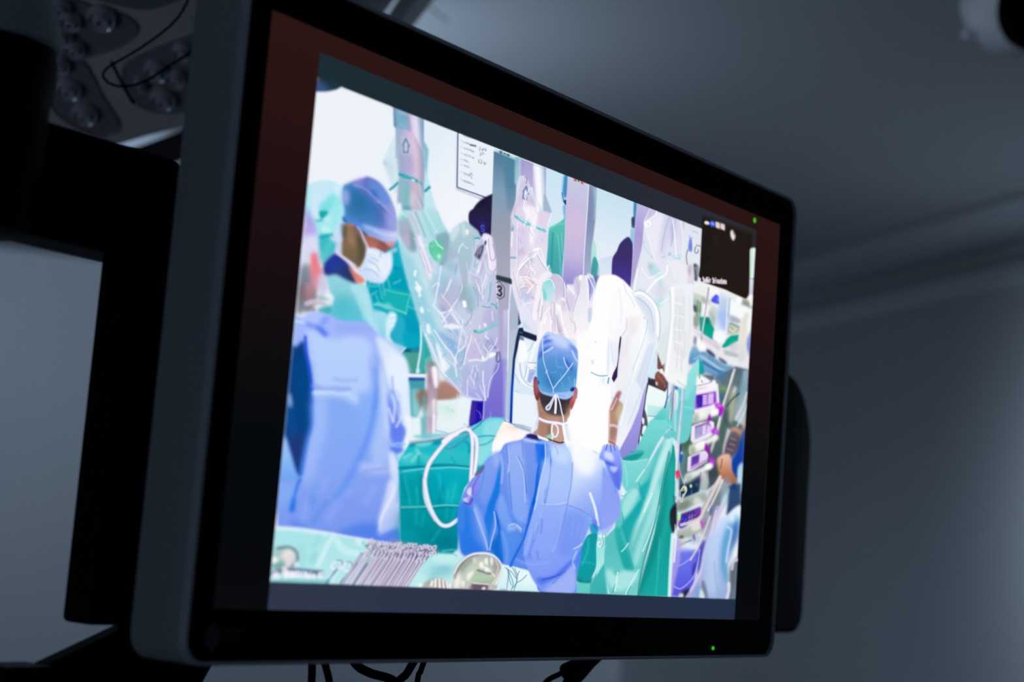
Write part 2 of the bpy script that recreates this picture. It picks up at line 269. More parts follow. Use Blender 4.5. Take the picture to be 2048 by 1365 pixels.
# The video call as it stands on the display: one shape per line, back to front. Kind (P area, L line); colours; outline on the glass in tenths of a
# millimetre, first point then steps; softness, opacity, rounded or not, then line width or the two ends of the colour run.
PICTURE = """
P;1d2c34,1e2830,242a34,2b2f3a,2a2d38;400 0 5184 0 0 3240 -5184 0;0 1 0 400 3100 5584 3100
P;30374a,2b3447,273145,24324a;390 0 5210 0 0 165 -5210 -7;.6 1 0 400 100 5584 100
P;edf2f9,eaf2f9,def0f8,cfe6f4,d6e9f5,dfe6f4,e8edf2;399 158 5175 8 1 2914 -5175 0;.4 1 0 400 2000 5574 2000
P;f0f3f9;428 3012 247 53 267 -20 121 -237 -230 -303 -334 -46;20 .7 1
P;e2eff9,eef3fa,f3f5fb;1333 3118 345 -41 367 -26 53 -430 -264 -189 -200 -8 -241 369;3 1 0 1381 2887 1773 2519
P;cbe5f4,d8eaf5;2597 3081 278 -5 42 -352 -119 -96 -143 -29;1 1 0 2732 3114 2791 2627
P;c8e2f1,dbeaf6,eef2fa;3203 3060 586 19 -52 -298 -141 -328 -283 -51;1 1 0 3427 3055 3433 2460
P;4a68a8,22384a;386 3029 18 26 92 26 103 13 -26 -32 -42 -22 -49 -21 -70 -20 -19 0;1.2 1 1 475 3016 470 3052
P;ecf1f9,e9f0f9;1684 3080 375 -3 23 -333 -72 -22 -287 6;1 1 0 1877 3130 1930 2704
L;2a3a70;1681 3082 36 -359 298 -3;.3 1 0 2.4
L;8f9fc8;1714 2713 256 -9;.3 1 1 1.2
L;b7c2e0;1710 2704 252 -8;.3 1 1 1.2
L;c8d0e8;1662 3063 41 -349;.3 .7 1 1
L;6c7288;1734 3072 45 0 63 4;.6 .55 1 1.28
L;6c7288;1744 3028 58 3 68 5;.6 .55 1 1.76
L;6c7288;1751 2992 47 2 59 0;.6 .55 1 .96
L;6c7288;1756 2952 56 2 50 -3;.6 .55 1 .96
L;6c7288;1758 2916 59 -5;.6 .55 1 1.12
L;6c7288;1765 2881 65 -2;.6 .55 1 1.12
L;6c7288;1768 2832 59 -4;.6 .55 1 .8
L;6c7288;1770 2779 54 0 55 -3;.6 .55 1 1.76
L;7b83a0;1719 3032 13 0;.3 .8 1 .9
L;7b83a0;1723 2990 12 1;.3 .8 1 .9
L;7b83a0;1728 2951 12 0;.3 .8 1 .9
L;7b83a0;1732 2912 13 1;.3 .8 1 .9
L;7b83a0;1737 2875 12 1;.3 .8 1 .9
L;7b83a0;1743 2830 12 1;.3 .8 1 .9
L;7b83a0;1748 2783 13 1;.3 .8 1 .9
L;333c60;1816 3028 54 6;.8 .8 1 3
L;555b72;1915 3038 -1 -24;.3 .75 1 1.3
L;555b72;1935 3031 6 -13 7 17;.3 .75 1 1.3
L;555b72;1957 3040 18 -14 0 15;.3 .75 1 1.3
L;555b72;1924 3002 -2 -21;.3 .75 1 1.3
L;555b72;1940 2991 7 16 16 -4;.3 .75 1 1.3
L;555b72;1912 2954 7 -22 -7 10;.3 .75 1 1.3
L;555b72;1934 2960 12 -18 -13 -9;.3 .75 1 1.3
L;555b72;1968 2950 6 -16 12 15;.3 .75 1 1.3
L;555b72;1827 2828 21 19 10 -12;.3 .75 1 1.3
L;555b72;1832 2829 14 -6 12 -9;.3 .75 1 1.3
L;555b72;1839 2990 16 -2;.3 .75 1 1.3
L;555b72;1844 2950 16 -1;.3 .75 1 1.3
L;555b72;1824 2780 27 0;.3 .75 1 1.3
L;565c74;1774 3038 6 -9;.4 .55 1 1.2
L;565c74;1792 3037 6 -10;.4 .55 1 1.2
L;565c74;1762 2994 5 -10;.4 .55 1 1.2
L;565c74;1788 2998 6 -10;.4 .55 1 1.2
L;565c74;1811 2999 5 -10;.4 .55 1 1.2
L;565c74;1829 2999 5 -10;.4 .55 1 1.2
L;565c74;1766 2954 6 -9;.4 .55 1 1.2
L;565c74;1789 2956 6 -10;.4 .55 1 1.2
L;565c74;1816 2958 5 -10;.4 .55 1 1.2
L;565c74;1771 2919 6 -10;.4 .55 1 1.2
L;565c74;1789 2919 6 -10;.4 .55 1 1.2
L;565c74;1775 2884 6 -10;.4 .55 1 1.2
L;565c74;1802 2884 6 -10;.4 .55 1 1.2
L;565c74;1777 2831 6 -10;.4 .55 1 1.2
L;565c74;1795 2831 6 -10;.4 .55 1 1.2
L;565c74;1813 2830 6 -9;.4 .55 1 1.2
L;565c74;1783 2784 6 -10;.4 .55 1 1.2
L;565c74;1806 2784 5 -10;.4 .55 1 1.2
P;1f1a34,241e44,1b1838;1870 2521 21 86 39 56 58 45 61 37 63 18 32 -101 -7 -100 -8 -83 -144 -40 -57 17;1 1 1 1997 2737 2033 2448
P;3a2f80;1979 2638 46 -2 25 -54 -40 -47 -32 32;6 .5 1
P;15132c;1972 2696 43 21 -26 -89 -35 -84 -15 44;4 .6 1
P;241e3c,282050,1f1a3c;1870 2518 7 90 202 43 19 -168 -89 -16 -48 17;1 1 1 1970 2628 1991 2461
L;4a66ff;2022 2526 -16 6 -15 -12 13 -11 19 -3 -8 -14 -19 2;.3 1 1 1.8
P;3a40c8;1982 2536 45 9 11 -51 -49 -10;6 .35 1
P;4f7390,7f9fb8,9aa0b0,a8a8bc,b0acc8,b0a8d4,9088d4,7c74d0;2061 3049 252 -8 21 -265 -7 -347 31 -472 51 -770 -266 6 -4 197 18 535 -55 528;.5 1 0 2149 3077 2272 1207
P;4a86a0,4f7f9c,7d94ac;2071 3058 235 -5 26 -347 -81 -18 -74 293;4 .75 0 2290 3043 2309 2666
P;c8ccec,b4b4dc,c4d0e8,d4e4f4;2290 2014 51 8 19 -176 53 -563 -44 13;1.5 .85 0 2315 2018 2405 1282
P;b4bcd8,b6ccd8,a8c4d4;2351 2024 104 17 5 -120 0 -240 -23 -122 20 -283 -41 19 -31 376;1 1 0 2385 2029 2477 1278
L;f4eefa;2344 2023 19 -177 19 -235;.6 1 1 2.2
P;8880d4,7c74d0,7468d4;2161 1389 18 0 50 202 73 92 28 4 68 -400 -105 9 -72 -22 -50 -29;2 1 0 2223 1672 2274 1256
P;8c88d8,9a98e0;2330 1687 38 5 40 -404 -30 9;4 .8 0 2347 1689 2396 1287
P;202a4c,10245c,0a3cc8,0a2ca8;2468 1913 36 6 -11 -83 -35 -131 5 -202 16 -236 -29 8 -15 224 -1 202 17 141;.8 1 0 2482 1864 2464 1295
P;2a3456;2452 2040 18 3 4 -53 21 -33 -31 -23 -11 4;.8 1 0
P;e8f1fa,dcebf7,cfe3f3;2493 1854 238 5 73 -597 -100 -7 -218 18 -20 230 -1 179;1 1 0 2560 1864 2631 1283
P;dcecf8;2458 2041 19 -57 23 -32 -21 -22 175 -15 20 82 -85 41 -62 15;1 1 0
P;c4d9ef;2490 2035 58 15 82 -23 54 -34 9 -72 -170 10;1 .9 0
P;1c2340;2470 1920 48 10 7 -20 152 -10 10 -43 -157 12 -44 2;.6 1 0
L;8890a8;2486 1892 27 -2;.3 1 1 1
P;5f7f98;2486 1871 50 -8 0 -24 -42 3;1 1 0
P;f8fbff;2490 1838 64 -5 40 -43 -6 -67 -56 -32 -39 1 -4 71;1 1 1
L;ffffff;2644 1792 -26 -77 -23 -136;.6 .9 1 2.2
L;ffffff;2660 1782 -31 -77 -12 -141;.6 .9 1 2.2
L;ffffff;2680 1864 -40 -85;.6 .9 1 2.2
L;ffffff;2529 1715 44 -115 75 -44;.6 .9 1 2.2
L;ffffff;2472 1623 76 -62 102 -23;.6 .9 1 2.2
L;ffffff;2475 1683 50 -89 84 -49 91 -13;.6 .9 1 2.2
L;86a4d4;2642 1846 -24 -46 -37 -24;.5 .7 1 1.2
L;86a4d4;2593 1675 -19 -86;.5 .7 1 1.2
L;86a4d4;2513 1689 20 -82 76 -56 80 -8;.5 .7 1 1.2
L;86a4d4;2464 1610 56 -58;.5 .7 1 1.2
L;86a4d4;2488 1494 90 -19 79 0;.5 .7 1 1.2
P;f6f9ff;2604 1707 98 14 2 -58 -93 -12;.6 1 0
L;6f7f98;2605 1701 94 10;.4 .8 1 1.3
L;6f7f98;2616 1648 59 13;.4 .8 1 1.3
L;6f7f98;2619 1667 6 -5;.4 .8 1 1.3
L;6f7f98;2682 1678 9 -4;.4 .8 1 1.3
P;9ab0e8;2622 1646 73 13 -49 -91 -40 1;1.5 .9 0
P;eaf3fb;2470 1486 286 1 28 -227 -100 -2 -202 15;1 1 0
L;a8b8c8;2487 1267 97 2 110 -10;1 .8 1 2.5
P;5a6a80;2120 3068 30 2 3 -18 -31 -3;.5 1 0
P;34506c;2161 3064 30 1 1 -10 -30 1;.5 1 0
P;5a6072;2199 3066 31 2 2 -15 -31 -3;.5 1 0
P;7fb4c4,a8ccdc;2291 3065 52 12 15 -125 -21 -66 -28 -6 -17 118;1.5 .9 0 2310 3069 2333 2885
P;9fd4f0;2839 3061 62 11 4 -165 -38 -33 -27 44;1 1 1
P;4c8cc4;2859 3068 42 4 5 -126 -28 -32 -25 33 1 50;1.2 1 1
L;2a4a80;2843 2938 21 -40 28 -19;.4 1 1 1.4
P;203050;2867 2890 36 14 3 -47 -23 14;.8 1 0
P;8ab8e8;2865 2848 41 9 6 -94 -22 8;1 1 1
P;5ec4b4,4aaeb0,3f9fa8;2727 2655 47 35 68 40 54 36 14 -35 9 -162 -5 -168 23 -281 -112 -18 -46 128 -50 158 -2 143;1 1 1 2810 2735 2852 2305
L;2d8f94;2771 2633 8 -154 15 -246;2 .6 1 4
L;8adccc;2827 2638 44 -142 32 -182;2 .5 1 3
L;8adccc;2727 2655 87 50 81 23;1.5 .6 1 2.5
L;a8e8d8;2872 2654 34 -151;2 .5 1 2
P;c8cce4,c6c0e2,d0c0de,c4b8e0,9c90d4,8478c4;2898 3068 257 5 9 -263 -9 -195 14 -253 -18 -257 -146 -24 -74 176 -12 312 -14 250;.6 1 0 3013 3073 3070 2155
P;e8b8d4;2972 2884 85 6 47 -125 -41 -104 -67 18;14 .22 1
P;8494b4,7e8cb0,96a2c0,a4b2d0;3157 3072 97 4 13 -244 -16 -198 9 -256 -28 -133 -53 -9 -20 252 5 322;1.5 1 0 3198 3076 3228 2373
P;b4d4e4;3211 3066 50 -1 6 -233 -22 -5 -4 129;3 .6 0
L;e8e4f8;3153 3071 4 -198 2 -289 10 -222;.5 1 1 1.8
P;c8503c;2973 3073 33 1 1 -14 -32 -3;.6 1 0
P;5c4060;3022 3074 21 0 -1 -9 -21 -1;.6 1 0
P;d05838;3059 3071 30 2 0 -14 -30 -3;.6 1 0
P;aee4d8;3257 2681 42 -31 14 -68 44 -83 -7 -40 -76 -14 -26 124;1.5 .9 1
P;3ea0a0,3f8ea4;3292 2571 65 -72 11 -114 -10 -86 -56 10 -42 69 1 129;1.2 .95 1 3296 2572 3329 2294
P;c8dcf0,dfe8f8;3349 2564 174 60 16 -141 -99 -25 -107 -45;2 .8 0 3425 2605 3445 2433
P;7860a0;3314 2435 44 2 -11 -41 -27 -12;2 .8 1
P;4a8cb8;3744 3073 41 3 -3 -122 -29 -6;1 1 1
P;7a90b8;3729 2943 46 16 4 -86 -48 3;1.2 1 0
P;34466c;3729 2949 41 6 2 -70 -31 7;1.2 1 1
P;9cc8e4;3726 2868 59 6 2 -120 -27 -19 -37 59;1.2 1 0
P;3a3168,3c2f6c,443488,5a3c9c;3688 2794 48 -10 33 -54 8 -192 -6 -148 2 -119 -88 52 -119 32 -37 72 -14 161 49 75 38 67;1 1 1 3632 2776 3682 2355
P;bcb8e4,ac9cd8,b4a8d4,b0a0cc;3785 3076 177 1 -67 -113 -4 -382 -40 -265 -54 -42 -20 263 4 268;1 1 0 3859 3058 3828 2413
P;0fb0c4,04a4c0,08a0bc;1083 2202 118 79 72 -52 72 -181 82 -125 93 -208 81 -101 -171 -107 -101 14 -343 327 -17 132 115 21;1 1 0 1220 2285 1320 1492
P;0890ac;1175 2100 97 7 35 -16 -112 -15;3 .6 1
L;077f98;1192 2097 97 4;1.5 .6 1 3
P;02a0b8;968 1994 191 46 110 86 50 -68 54 -102 66 -128 31 -51 19 -80 -23 -82 -99 -3 -34 6 -139 143 -157 51 -48 78;2 1 1
P;0aa8c8;1308 1823 171 -50 2 -78 -17 -63 -106 -10 -35 77;4 .7 1
P;0090b8;1325 1815 117 -14 44 -83 -126 14;8 .5 1
P;22b8b4;1122 1951 234 8 -18 -120 -192 -9;2 .7 1
L;5cd4cc;1131 1947 104 -1 122 7 -17 -58 -8 -68;.8 .8 0 2.5
L;6adcd8;1042 1837 45 16 73 -10 64 0 107 -10;1.2 .85 1 4
P;7ad8d8;1049 1841 22 20 55 -2 46 13 43 -20 -30 -21 -72 4;2 .8 1
L;66d0d8;987 1965 -10 -45;1.2 .7 1 3
L;66d0d8;997 1945 54 10 14 8;1.2 .7 1 3
L;66d0d8;1072 1975 34 -87;1.2 .7 1 3
L;66d0d8;1102 1986 25 -72;1.2 .7 1 3
L;66d0d8;1147 2010 21 -45;1.2 .7 1 3
L;66d0d8;1196 1997 39 18 22 15;1.2 .7 1 3
L;66d0d8;1011 1894 44 29;1.2 .7 1 3
L;66d0d8;1050 1900 28 -33;1.2 .7 1 3
P;90d4e8;1037 1812 95 -1 50 -19 3 -87 -16 -56 -82 20 -43 95;3 .95 1
P;a8e0f0,8cd0e8;1034 1779 114 29 31 -49 5 -108 -71 0 -47 58;3 .9 1 1111 1802 1131 1643
P;30b0cc;1180 1814 78 12 71 -43 -2 -111 23 -51 -64 -10 -55 47;4 .8 1
P;d8f0fa;1180 1814 46 13 28 -29 -10 -51 -33 -54 3 -27 37 -32 35 -28 -32 1 -70 44 -21 73 2 44;2.5 .95 1
L;ffffff;1190 1793 55 15;1 .7 1 2
L;ffffff;1186 1760 55 14;1 .7 1 2
L;ffffff;1198 1729 30 16;1 .7 1 2
P;a8d4ea;1251 1634 89 -4 18 -14 -44 -39 -43 21;2 .9 1
L;e4f4fc;1314 1580 44 42;1 1 1 2
P;0a5878;1358 1616 138 26 4 -33 -162 -23;1.5 1 0
P;2a98a8;1399 1617 64 20 36 -17 -65 -15;1.2 .7 1
P;4aa098,3c9890,50a0a0;1329 1590 203 29 35 -140 -164 -21 -35 83;1 1 0 1431 1605 1448 1464
P;58a888;1404 1579 102 -19 -37 -33 -77 17;8 .6 1
P;b8ecf4,c8e8f8;393 2419 52 38 97 36 73 8 61 -12 51 -47 20 -156 8 -185 -72 -20 -77 -88 -63 40 -27 99 -104 135;2 1 1 561 2497 625 1997
P;c4e8f6,dce8fa;412 2434 102 50 101 17 62 -17 -69 -48 -79 -65 -19 -83 -52 -42 -31 76;4 .9 1 516 2484 544 2264
P;70dce0;609 2431 60 -2 -24 -48 -50 -75 -57 -12 -33 35 51 53;6 .8 1
P;94e8ec;625 2419 65 20 6 -111 -30 -112 -50 42 3 96;6 .8 1
P;e0f0fc;617 2481 74 6 9 -67 -61 7;6 .6 1
P;8ce8e8;391 2429 29 -4 31 -129 60 -70 -48 -21 -51 62;5 .55 1
P;08a4a8;515 2305 64 16 2 -18 -39 -39 -15 7;1.8 .95 1
P;08a4a8;487 2247 49 13 22 -4 -42 -14;1.2 .9 1
P;9ce8ec;488 2236 114 19 50 -42 -11 -34 -109 -7 -40 29;4 .8 1
P;c8f4f6;548 2223 57 6 12 -34 -56 -17;3 .8 1
P;28b8c0,30b4c0,6cccd0;526 2166 99 20 48 -22 43 14 -37 -66 -74 -109 -30 5 -36 56;4 .9 1 608 2182 630 2008
P;58c8cc;614 2163 44 -2 -32 -91 -41 -28 -6 51;5 .7 1
L;0ca0b0;542 2153 41 19 49 18;2 .7 1 5
P;d8d8f4;620 2174 94 19 17 -17 -57 -22 -37 3;3 .9 1
P;ccdcf6;662 2247 57 22 24 -70 -25 -37 23 -64 -52 -5 -15 61;4 .85 1
P;a894e0,b8a8ec;407 2308 41 -43 40 -34 25 -78 -22 -52 -92 -7 -22 62 13 75;6 .9 1 424 2311 452 2094
P;dcdcf4,d0d8f0;389 2117 123 46 23 -68 19 -38 -42 -9 -46 -34 -41 -70 -29 -16 -13 100;5 .95 1 449 2150 476 1943
P;8a94a4,6a7080,7a808c;385 1929 84 62 32 -82 36 -55 25 -79 -58 -51 -102 -37 -33 147;6 .95 1 446 1987 483 1700
P;7a6468;419 1828 39 32 16 -69 -24 -35 -23 11;6 .7 1
P;e87888,e89098;479 2030 24 30 30 -9 29 -58 27 -36 -14 -60 -24 -41 -32 25 -30 68;5 1 1 520 2064 547 1855
P;c890a0,9c7880;458 1860 60 27 46 -18 -22 -56 -16 -44 -49 -3;7 .85 1 507 1884 522 1768
P;a05868;471 1976 33 -35 15 -60 -22 7;5 .5 1
P;c8c8e4;556 1930 56 20 28 -47 -1 -52 -56 -21 -20 49;5 .9 1
P;a8b8bc;551 1799 33 26 43 3 -33 -22;3 .8 1
L;d8ecec;654 1848 37 1 12 -35 -18 -32 -80 -10 -44 8 -82 -30;2.5 .85 1 7
P;68a0a0;593 1811 66 1 -13 -13 -72 -9;2.5 .6 1
L;c8b4cc;479 1745 40 28 57 -1 44 2;3 .9 1 7
P;a05078;531 1736 21 3 3 -22 -21 -4;3 .8 1
P;6c6878;474 1729 49 13 10 -24 -48 -13;4 .7 1
P;2a9aa4,48b4b8;574 1735 90 36 60 -11 35 -36 -87 -14 -81 7;4 .9 1 659 1770 667 1709
P;94d4e4,8ccfdc,64c4d4,58c4d8;627 1943 71 23 76 -7 92 -10 85 -6 45 -52 41 -79 24 -61 23 -61 -1 -54 -378 48 -17 70 13 71 -40 29 -20 39;2 1 1 816 1977 851 1707
P;b0e4f0,c4e8f4;943 1946 62 -64 32 -70 33 -70 32 -66 -11 -39 -89 83 -71 74 -54 66 -53 55 42 29;4 .85 1 958 1960 1001 1623
P;48bcc8;705 1799 67 54 62 -11 23 -60 -41 -38 -89 -4;14 .6 1
L;98dce8;883 1872 63 -75 23 -61;4 .6 1 8
P;2434a0,24408c,203c70;591 2001 37 49 40 34 44 3 64 -30 59 -48 46 -61 -91 0 -92 15 -86 -18;3 1 1 708 2092 730 1921
P;2a2ca0;606 1993 39 39 33 -25 -39 -39 -42 -13;6 .7 1
P;28304c;735 2028 76 -7 47 -72 -71 25;5 .6 1
P;7c6450,806850,6c6048;734 2272 79 27 92 -56 26 -81 -7 -66 -39 -59 -64 23 -95 35 0 90;2.5 1 1 811 2299 846 2030
P;9c7c60;752 2244 42 25 40 -73 -18 -35 -41 23;8 .8 1
P;b08868;780 2202 39 -9 11 -24 -38 3;5 .5 1
P;484838;859 2244 47 -12 21 -71 -12 -56 -41 -40 -3 85 -22 49;7 .85 1
P;2c3840;704 2266 37 8 2 -75 -22 -4;4 .6 1
P;d88070,c07060;747 2286 66 13 26 -21 -45 -4 -37 -8;3 .9 1 788 2294 792 2268
P;c07868,e88878;795 2028 63 -20 72 -24 10 -20 -59 -18 -43 37;2.5 1 1 867 2042 879 1945
P;e88878;875 1995 56 -16 -5 -23 -38 -1;4 .7 1
P;9c6450,a86858,80484c;905 2243 92 8 128 -7 49 -7 -51 -43 -29 -22 -88 10 -54 -5;2.5 1 1 1039 2270 1053 2164
P;d08070;956 2205 56 -6 18 -18 -55 0;5 .7 1
P;f08c84;1094 2235 86 20 -5 -23 -46 -15;3 1 1
P;50303c;1015 2233 80 -6 34 -15 -48 1;4 .6 1
P;2c3c6c;816 2279 77 -6 50 -22 -38 -8 -48 12;2.5 .85 1
P;cfe2fa,dce8fa,c8dcf8;945 2170 77 10 73 -11 60 26 21 -68 -6 -50 -46 -75 -52 -25 -86 -5 -65 21 -50 34 29 16 25 42 14 46;2 1 1 1138 2202 932 1973
P;f0f4fc;1014 2124 89 39 37 -37 -37 -84 -79 -3;9 .75 1
L;8cb4e4;955 2096 72 -13 35 -32;1.8 .55 1 3
L;8cb4e4;1063 2171 -4 -33;1.8 .55 1 3
L;8cb4e4;931 2038 77 3 50 -23;1.8 .55 1 3
L;8cb4e4;983 2118 64 -10;1.8 .55 1 3
L;ffffff;955 2156 71 -3;1.8 .6 1 3
L;ffffff;958 2070 64 -15;1.8 .6 1 3
L;ffffff;1127 2167 16 -63 -32 -60;1.8 .6 1 3
L;dcc8e0;839 2278 33 -20 37 -47 44 -40;.8 1 1 3.5
L;b898c0;832 2271 35 -36 36 -41 37 -41;.6 .6 1 1.6
L;e4c8dc;690 2088 54 -16 63 -20 48 -23 47 -7;1.2 1 1 4.5
L;f4f0fc;681 2097 47 -17 63 -20 62 -15;1 .7 1 2.5
P;c8ccf0;675 2143 45 4 7 -57 -30 -1 -18 23;3 .7 1
P;a8c8dc;1154 2205 38 19 18 -13 -30 -22 -32 -1;1.5 .9 1
P;4c8cc8,6070c4,7c88d4,98a8e0;690 2492 42 31 57 29 72 36 37 14 88 -9 67 -34 54 -44 47 -56 28 -60 14 -75 -8 -68 -78 -15 -97 8 -96 18 -95 24 -75 -5 -36 13 13 46 -23 64;2.5 1 1 727 2442 1174 2430
P;2a74b0,2c72ae,4484c4;734 2507 60 4 79 -15 81 -26 66 -29 52 -32 -24 -60 -42 -42 -109 -1 -93 8 -64 24 12 82;9 .92 1 873 2539 905 2286
P;28688e;793 2456 69 5 16 -67 -50 -27 -35 35;14 .6 1
P;5468b8;973 2442 82 -26 50 -11 -8 -68 -77 -16 -37 47;10 .6 1
P;b4b4ec,a8a8e8;680 2458 58 18 14 -56 -26 -32 -23 6;6 .75 1 714 2471 725 2388
P;a48cd8;767 2542 95 41 -25 -52 -52 -12;6 .7 1
P;5c90dc;909 2580 78 2 68 -34 47 -56 -53 -23 -85 47 -66 29;6 .75 1
P;2468b8;931 2531 47 -6 21 -39 -31 -2 -34 20;5 .7 1
L;8c9ce0;777 2523 92 -1 82 -30 50 -22 51 -27;2 .8 1 4
L;a8a8e8;1001 2470 67 -24 51 -27;2 .7 1 3
L;3c58b4;1011 2456 51 -28 51 -22;2 .7 1 3
P;a0a0e4;1084 2439 73 -1 27 -83 -54 -22 -54 44;8 .7 1
P;c4ccf4,8ca8e8,4488e0;1195 2330 -1 -61 -84 -28 -113 10 -111 20 -64 20 -46 6 75 10 108 1 125 4 80 6;2.5 1 1 1164 2318 821 2301
P;b8d0f4;897 2306 110 -4 -14 -19 -93 2;4 .6 1
P;1c50a8;709 2315 45 -23 -7 -9 -31 9;2 .8 1
P;4c88d8;750 2318 101 -11 -21 -15 -69 2;3 .8 1
L;d8dcf8;993 2288 96 -8 93 19;2.5 .6 1 4
P;e090a0;1117 2245 55 11 -6 -21 -40 -2;4 .6 1
P;a4b8fc,98b0f8;394 1639 67 26 46 33 69 20 95 2 106 -20 149 19 93 -7 83 -41 133 -40 105 -61 37 -39 21 -69 -31 -113 -229 -82 -726 -86 7 51;2.5 1 1 852 1763 918 1241
P;8cb0f4,88b0f8,84a4f2,7896ee;393 1412 975 136 72 -211 51 -181 -17 -89 -47 -81 -62 -28 32 -62 34 -105 9 -108 -4 -162 22 -106 -1028 -29 -49 323 1 99 36 254;1.5 1 0 796 1468 928 441
P;bcd4fc,b8d0fc;505 1600 77 17 76 -24 89 -8 84 39 103 27 98 -39 40 -75 4 -152 -21 -75 -179 -32 -249 -10 -54 85 -41 149;10 .9 1 770 1647 818 1271
P;d8e8fc,e4f0fc;1088 1658 131 -29 121 -59 42 -44 31 -117 -78 -64 -98 15 -64 127 -60 99;6 .95 1 1233 1680 1276 1338
P;ecf4fe;1226 1575 118 -38 45 -103 -41 -60 -90 70;10 .8 1
P;98acf8;736 1673 146 28 122 3 51 -29 -74 -33 -120 -13 -90 -3;8 .8 1
P;b4c8fc;460 1675 95 37 74 -9 -9 -43 -69 -27 -72 4;6 .8 1
P;5c7cf0;492 1650 72 -9 74 -10 48 -29 -43 -11 -76 29 -57 2;5 .75 1
P;6c8cf4;591 1655 52 50 30 -6 -38 -47;5 .6 1
P;4068f0;565 1638 51 -5 56 -38 -29 -4 -47 29;4 .6 1
P;90a8f4;1055 1551 25 -77 58 -81 -47 -6 -41 83;6 .7 1
L;8ca8ec;1089 1529 64 -72 31 -58;4 .6 1 6
L;c8e8fc;395 1634 70 6;2 .9 1 4
P;0a3c84,06407c,0c3c88;333 1555 45 -24 47 -39 57 45 29 -58 31 -77 37 -118 24 -131 7 -111 -24 -89 -22 -104 -4 -76 -19 -16 -43 61 -81 143 -27 98 2 201;4 1 1 443 1572 548 757
P;04488c;434 1418 108 -16 40 -251 0 -112 -40 36 -81 194;12 .7 1
P;30306c;441 989 97 10 8 -176 -28 -3;10 .6 1
P;10509c;398 1160 79 -21 22 -169 -71 13;10 .5 1
L;1c48e8;494 1559 27 -99 31 -77 36 -114;2.5 .9 1 6
L;1058d0;577 1268 22 -115 8 -91 -17 -83 -15 -103 -12 -102;3.5 .8 1 8
P;98b8ec;398 1211 27 8 19 -64 -24 -7;4 .9 1
P;a8ccf8,8cbcf4,6ca4f0;409 971 42 -56 64 -120 35 -55 -165 -13 -3 181;4 .9 1 431 973 462 733
P;d4e4fc;605 1246 143 23 162 14 27 25 41 -80 -183 20 -173 -21;8 .8 1
L;8ca4f0;600 1286 88 -9 101 17 103 8;5 .75 1 9
L;98b0f4;760 1348 89 1 95 20;5 .7 1 6
L;e0f0fe;605 1248 143 21 60 -6 87 21;4 .7 1 6
P;80a6f2;737 1236 161 20 41 -85 97 -42 -32 -109 -62 -111 -153 38 -57 97;18 .6 1
P;88acf4;760 1171 135 -5 5 -157 -103 -10;20 .6 1
P;a8c0fc;598 1194 112 23 22 -173 -30 -106 -47 -190 -70 -6 12 237 26 74;12 .7 1
L;5c8cf4;1124 1449 17 -73 -11 -130 -20 -152 -58 -149 -68 -126 -39 -48;7 .6 1 13
L;6090f0;1132 1418 8 -64 -14 -141;4 .6 1 6
P;bcd0fc;1142 1462 90 -150 43 -211 36 -159 -134 -65 -52 102 43 218;9 .6 1
P;d0dcfc;1143 1516 68 -99 36 -157 33 -137 -22 -78 -58 209 -59 154;7 .8 1
P;e4f0fe;1205 1525 159 22 76 -210 45 -160 -11 -110 -40 -75 -55 174 -75 209 -78 44;6 .95 1
P;7488ec,6080f0;1231 1323 38 -50 56 -59 58 -80 -94 -21 -38 115;4 .85 1 1277 1328 1304 1115
P;6078f0,5c80f0;1289 1113 45 26 74 -3 24 -63 -51 -48 -66 10 -28 35;4 .9 1 1342 1140 1357 1022
P;5070ec;1287 1005 65 -5 64 1 -45 -29 -48 4;3 .85 1
L;dce4fc;1251 1228 49 -71;3 .75 1 5
L;dce4fc;1310 1332 41 -71 0 -65;3 .75 1 5
L;dce4fc;1271 1317 32 -62 -3 -98;3 .75 1 5
L;dce4fc;1375 1198 -40 -69;3 .75 1 5
L;7c88e8;1332 1281 17 -64 -31 -79;3 .5 1 4
L;7c88e8;1258 1424 20 -96;3 .5 1 4
P;f4f8fe;1407 1202 86 -24 -18 -122 -56 -71 -2 76 24 68;4 .85 1
L;a0b8f8;1303 1006 61 23 57 0;2 .8 1 4
P;c4d4fc;1053 877 241 10 -3 -43 -186 -15 -63 15;9 .7 1
L;8c9cec;1089 835 91 16 124 18;4 .6 1 6
P;e4eefe,d4e0fc;1292 962 66 -15 43 -78 23 -60 -64 -5 -44 31;5 .9 1 1346 967 1367 804
P;e0e8fc,d4dcfc,b8c4fa;1315 800 104 9 21 -107 -2 -108 -21 -93 -153 -45 -21 41 11 96 28 98;5 .85 1 1319 801 1362 461
L;f4f4fe;1368 762 -23 -67 -72 -122 -14 -75;4 .7 1 5
L;8ca0f4;1407 775 -11 -103;4 .5 1 4
P;5484e8,4c78e8;899 447 56 34 108 37 113 17 63 -6 17 -74 84 26 77 26 21 -42 -11 -44 -199 7 -194 16;7 .9 1 1196 537 1212 411
P;5c84f0;1287 457 130 44 25 -68 -110 -16;5 .8 1
P;0c6ce4;509 636 27 12 3 -80 -19 -16 -22 14 8 40;4 .9 1
L;1468e0;559 741 -17 -32 -14 -51;3 .7 1 6
L;5090f0;706 701 -44 -104;7 .45 1 12
L;5090f0;789 625 -52 -54 -35 -63;7 .45 1 12
L;5090f0;936 739 -79 -78;7 .45 1 12
L;90acf8;634 595 -30 -93;8 .55 1 14
L;90acf8;772 757 -62 -81;8 .55 1 14
L;90acf8;972 695 -94 -84 -63 -81;8 .55 1 14
L;90acf8;1181 737 -59 -84;8 .55 1 14
P;4078e8;506 501 98 -4 60 -22 -98 -10;8 .6 1
P;7090f0;901 664 106 -3 -11 -32 -75 -5;10 .5 1
P;84b4f8;405 698 88 12 10 -74 -62 -54 -41 47;10 .6 1
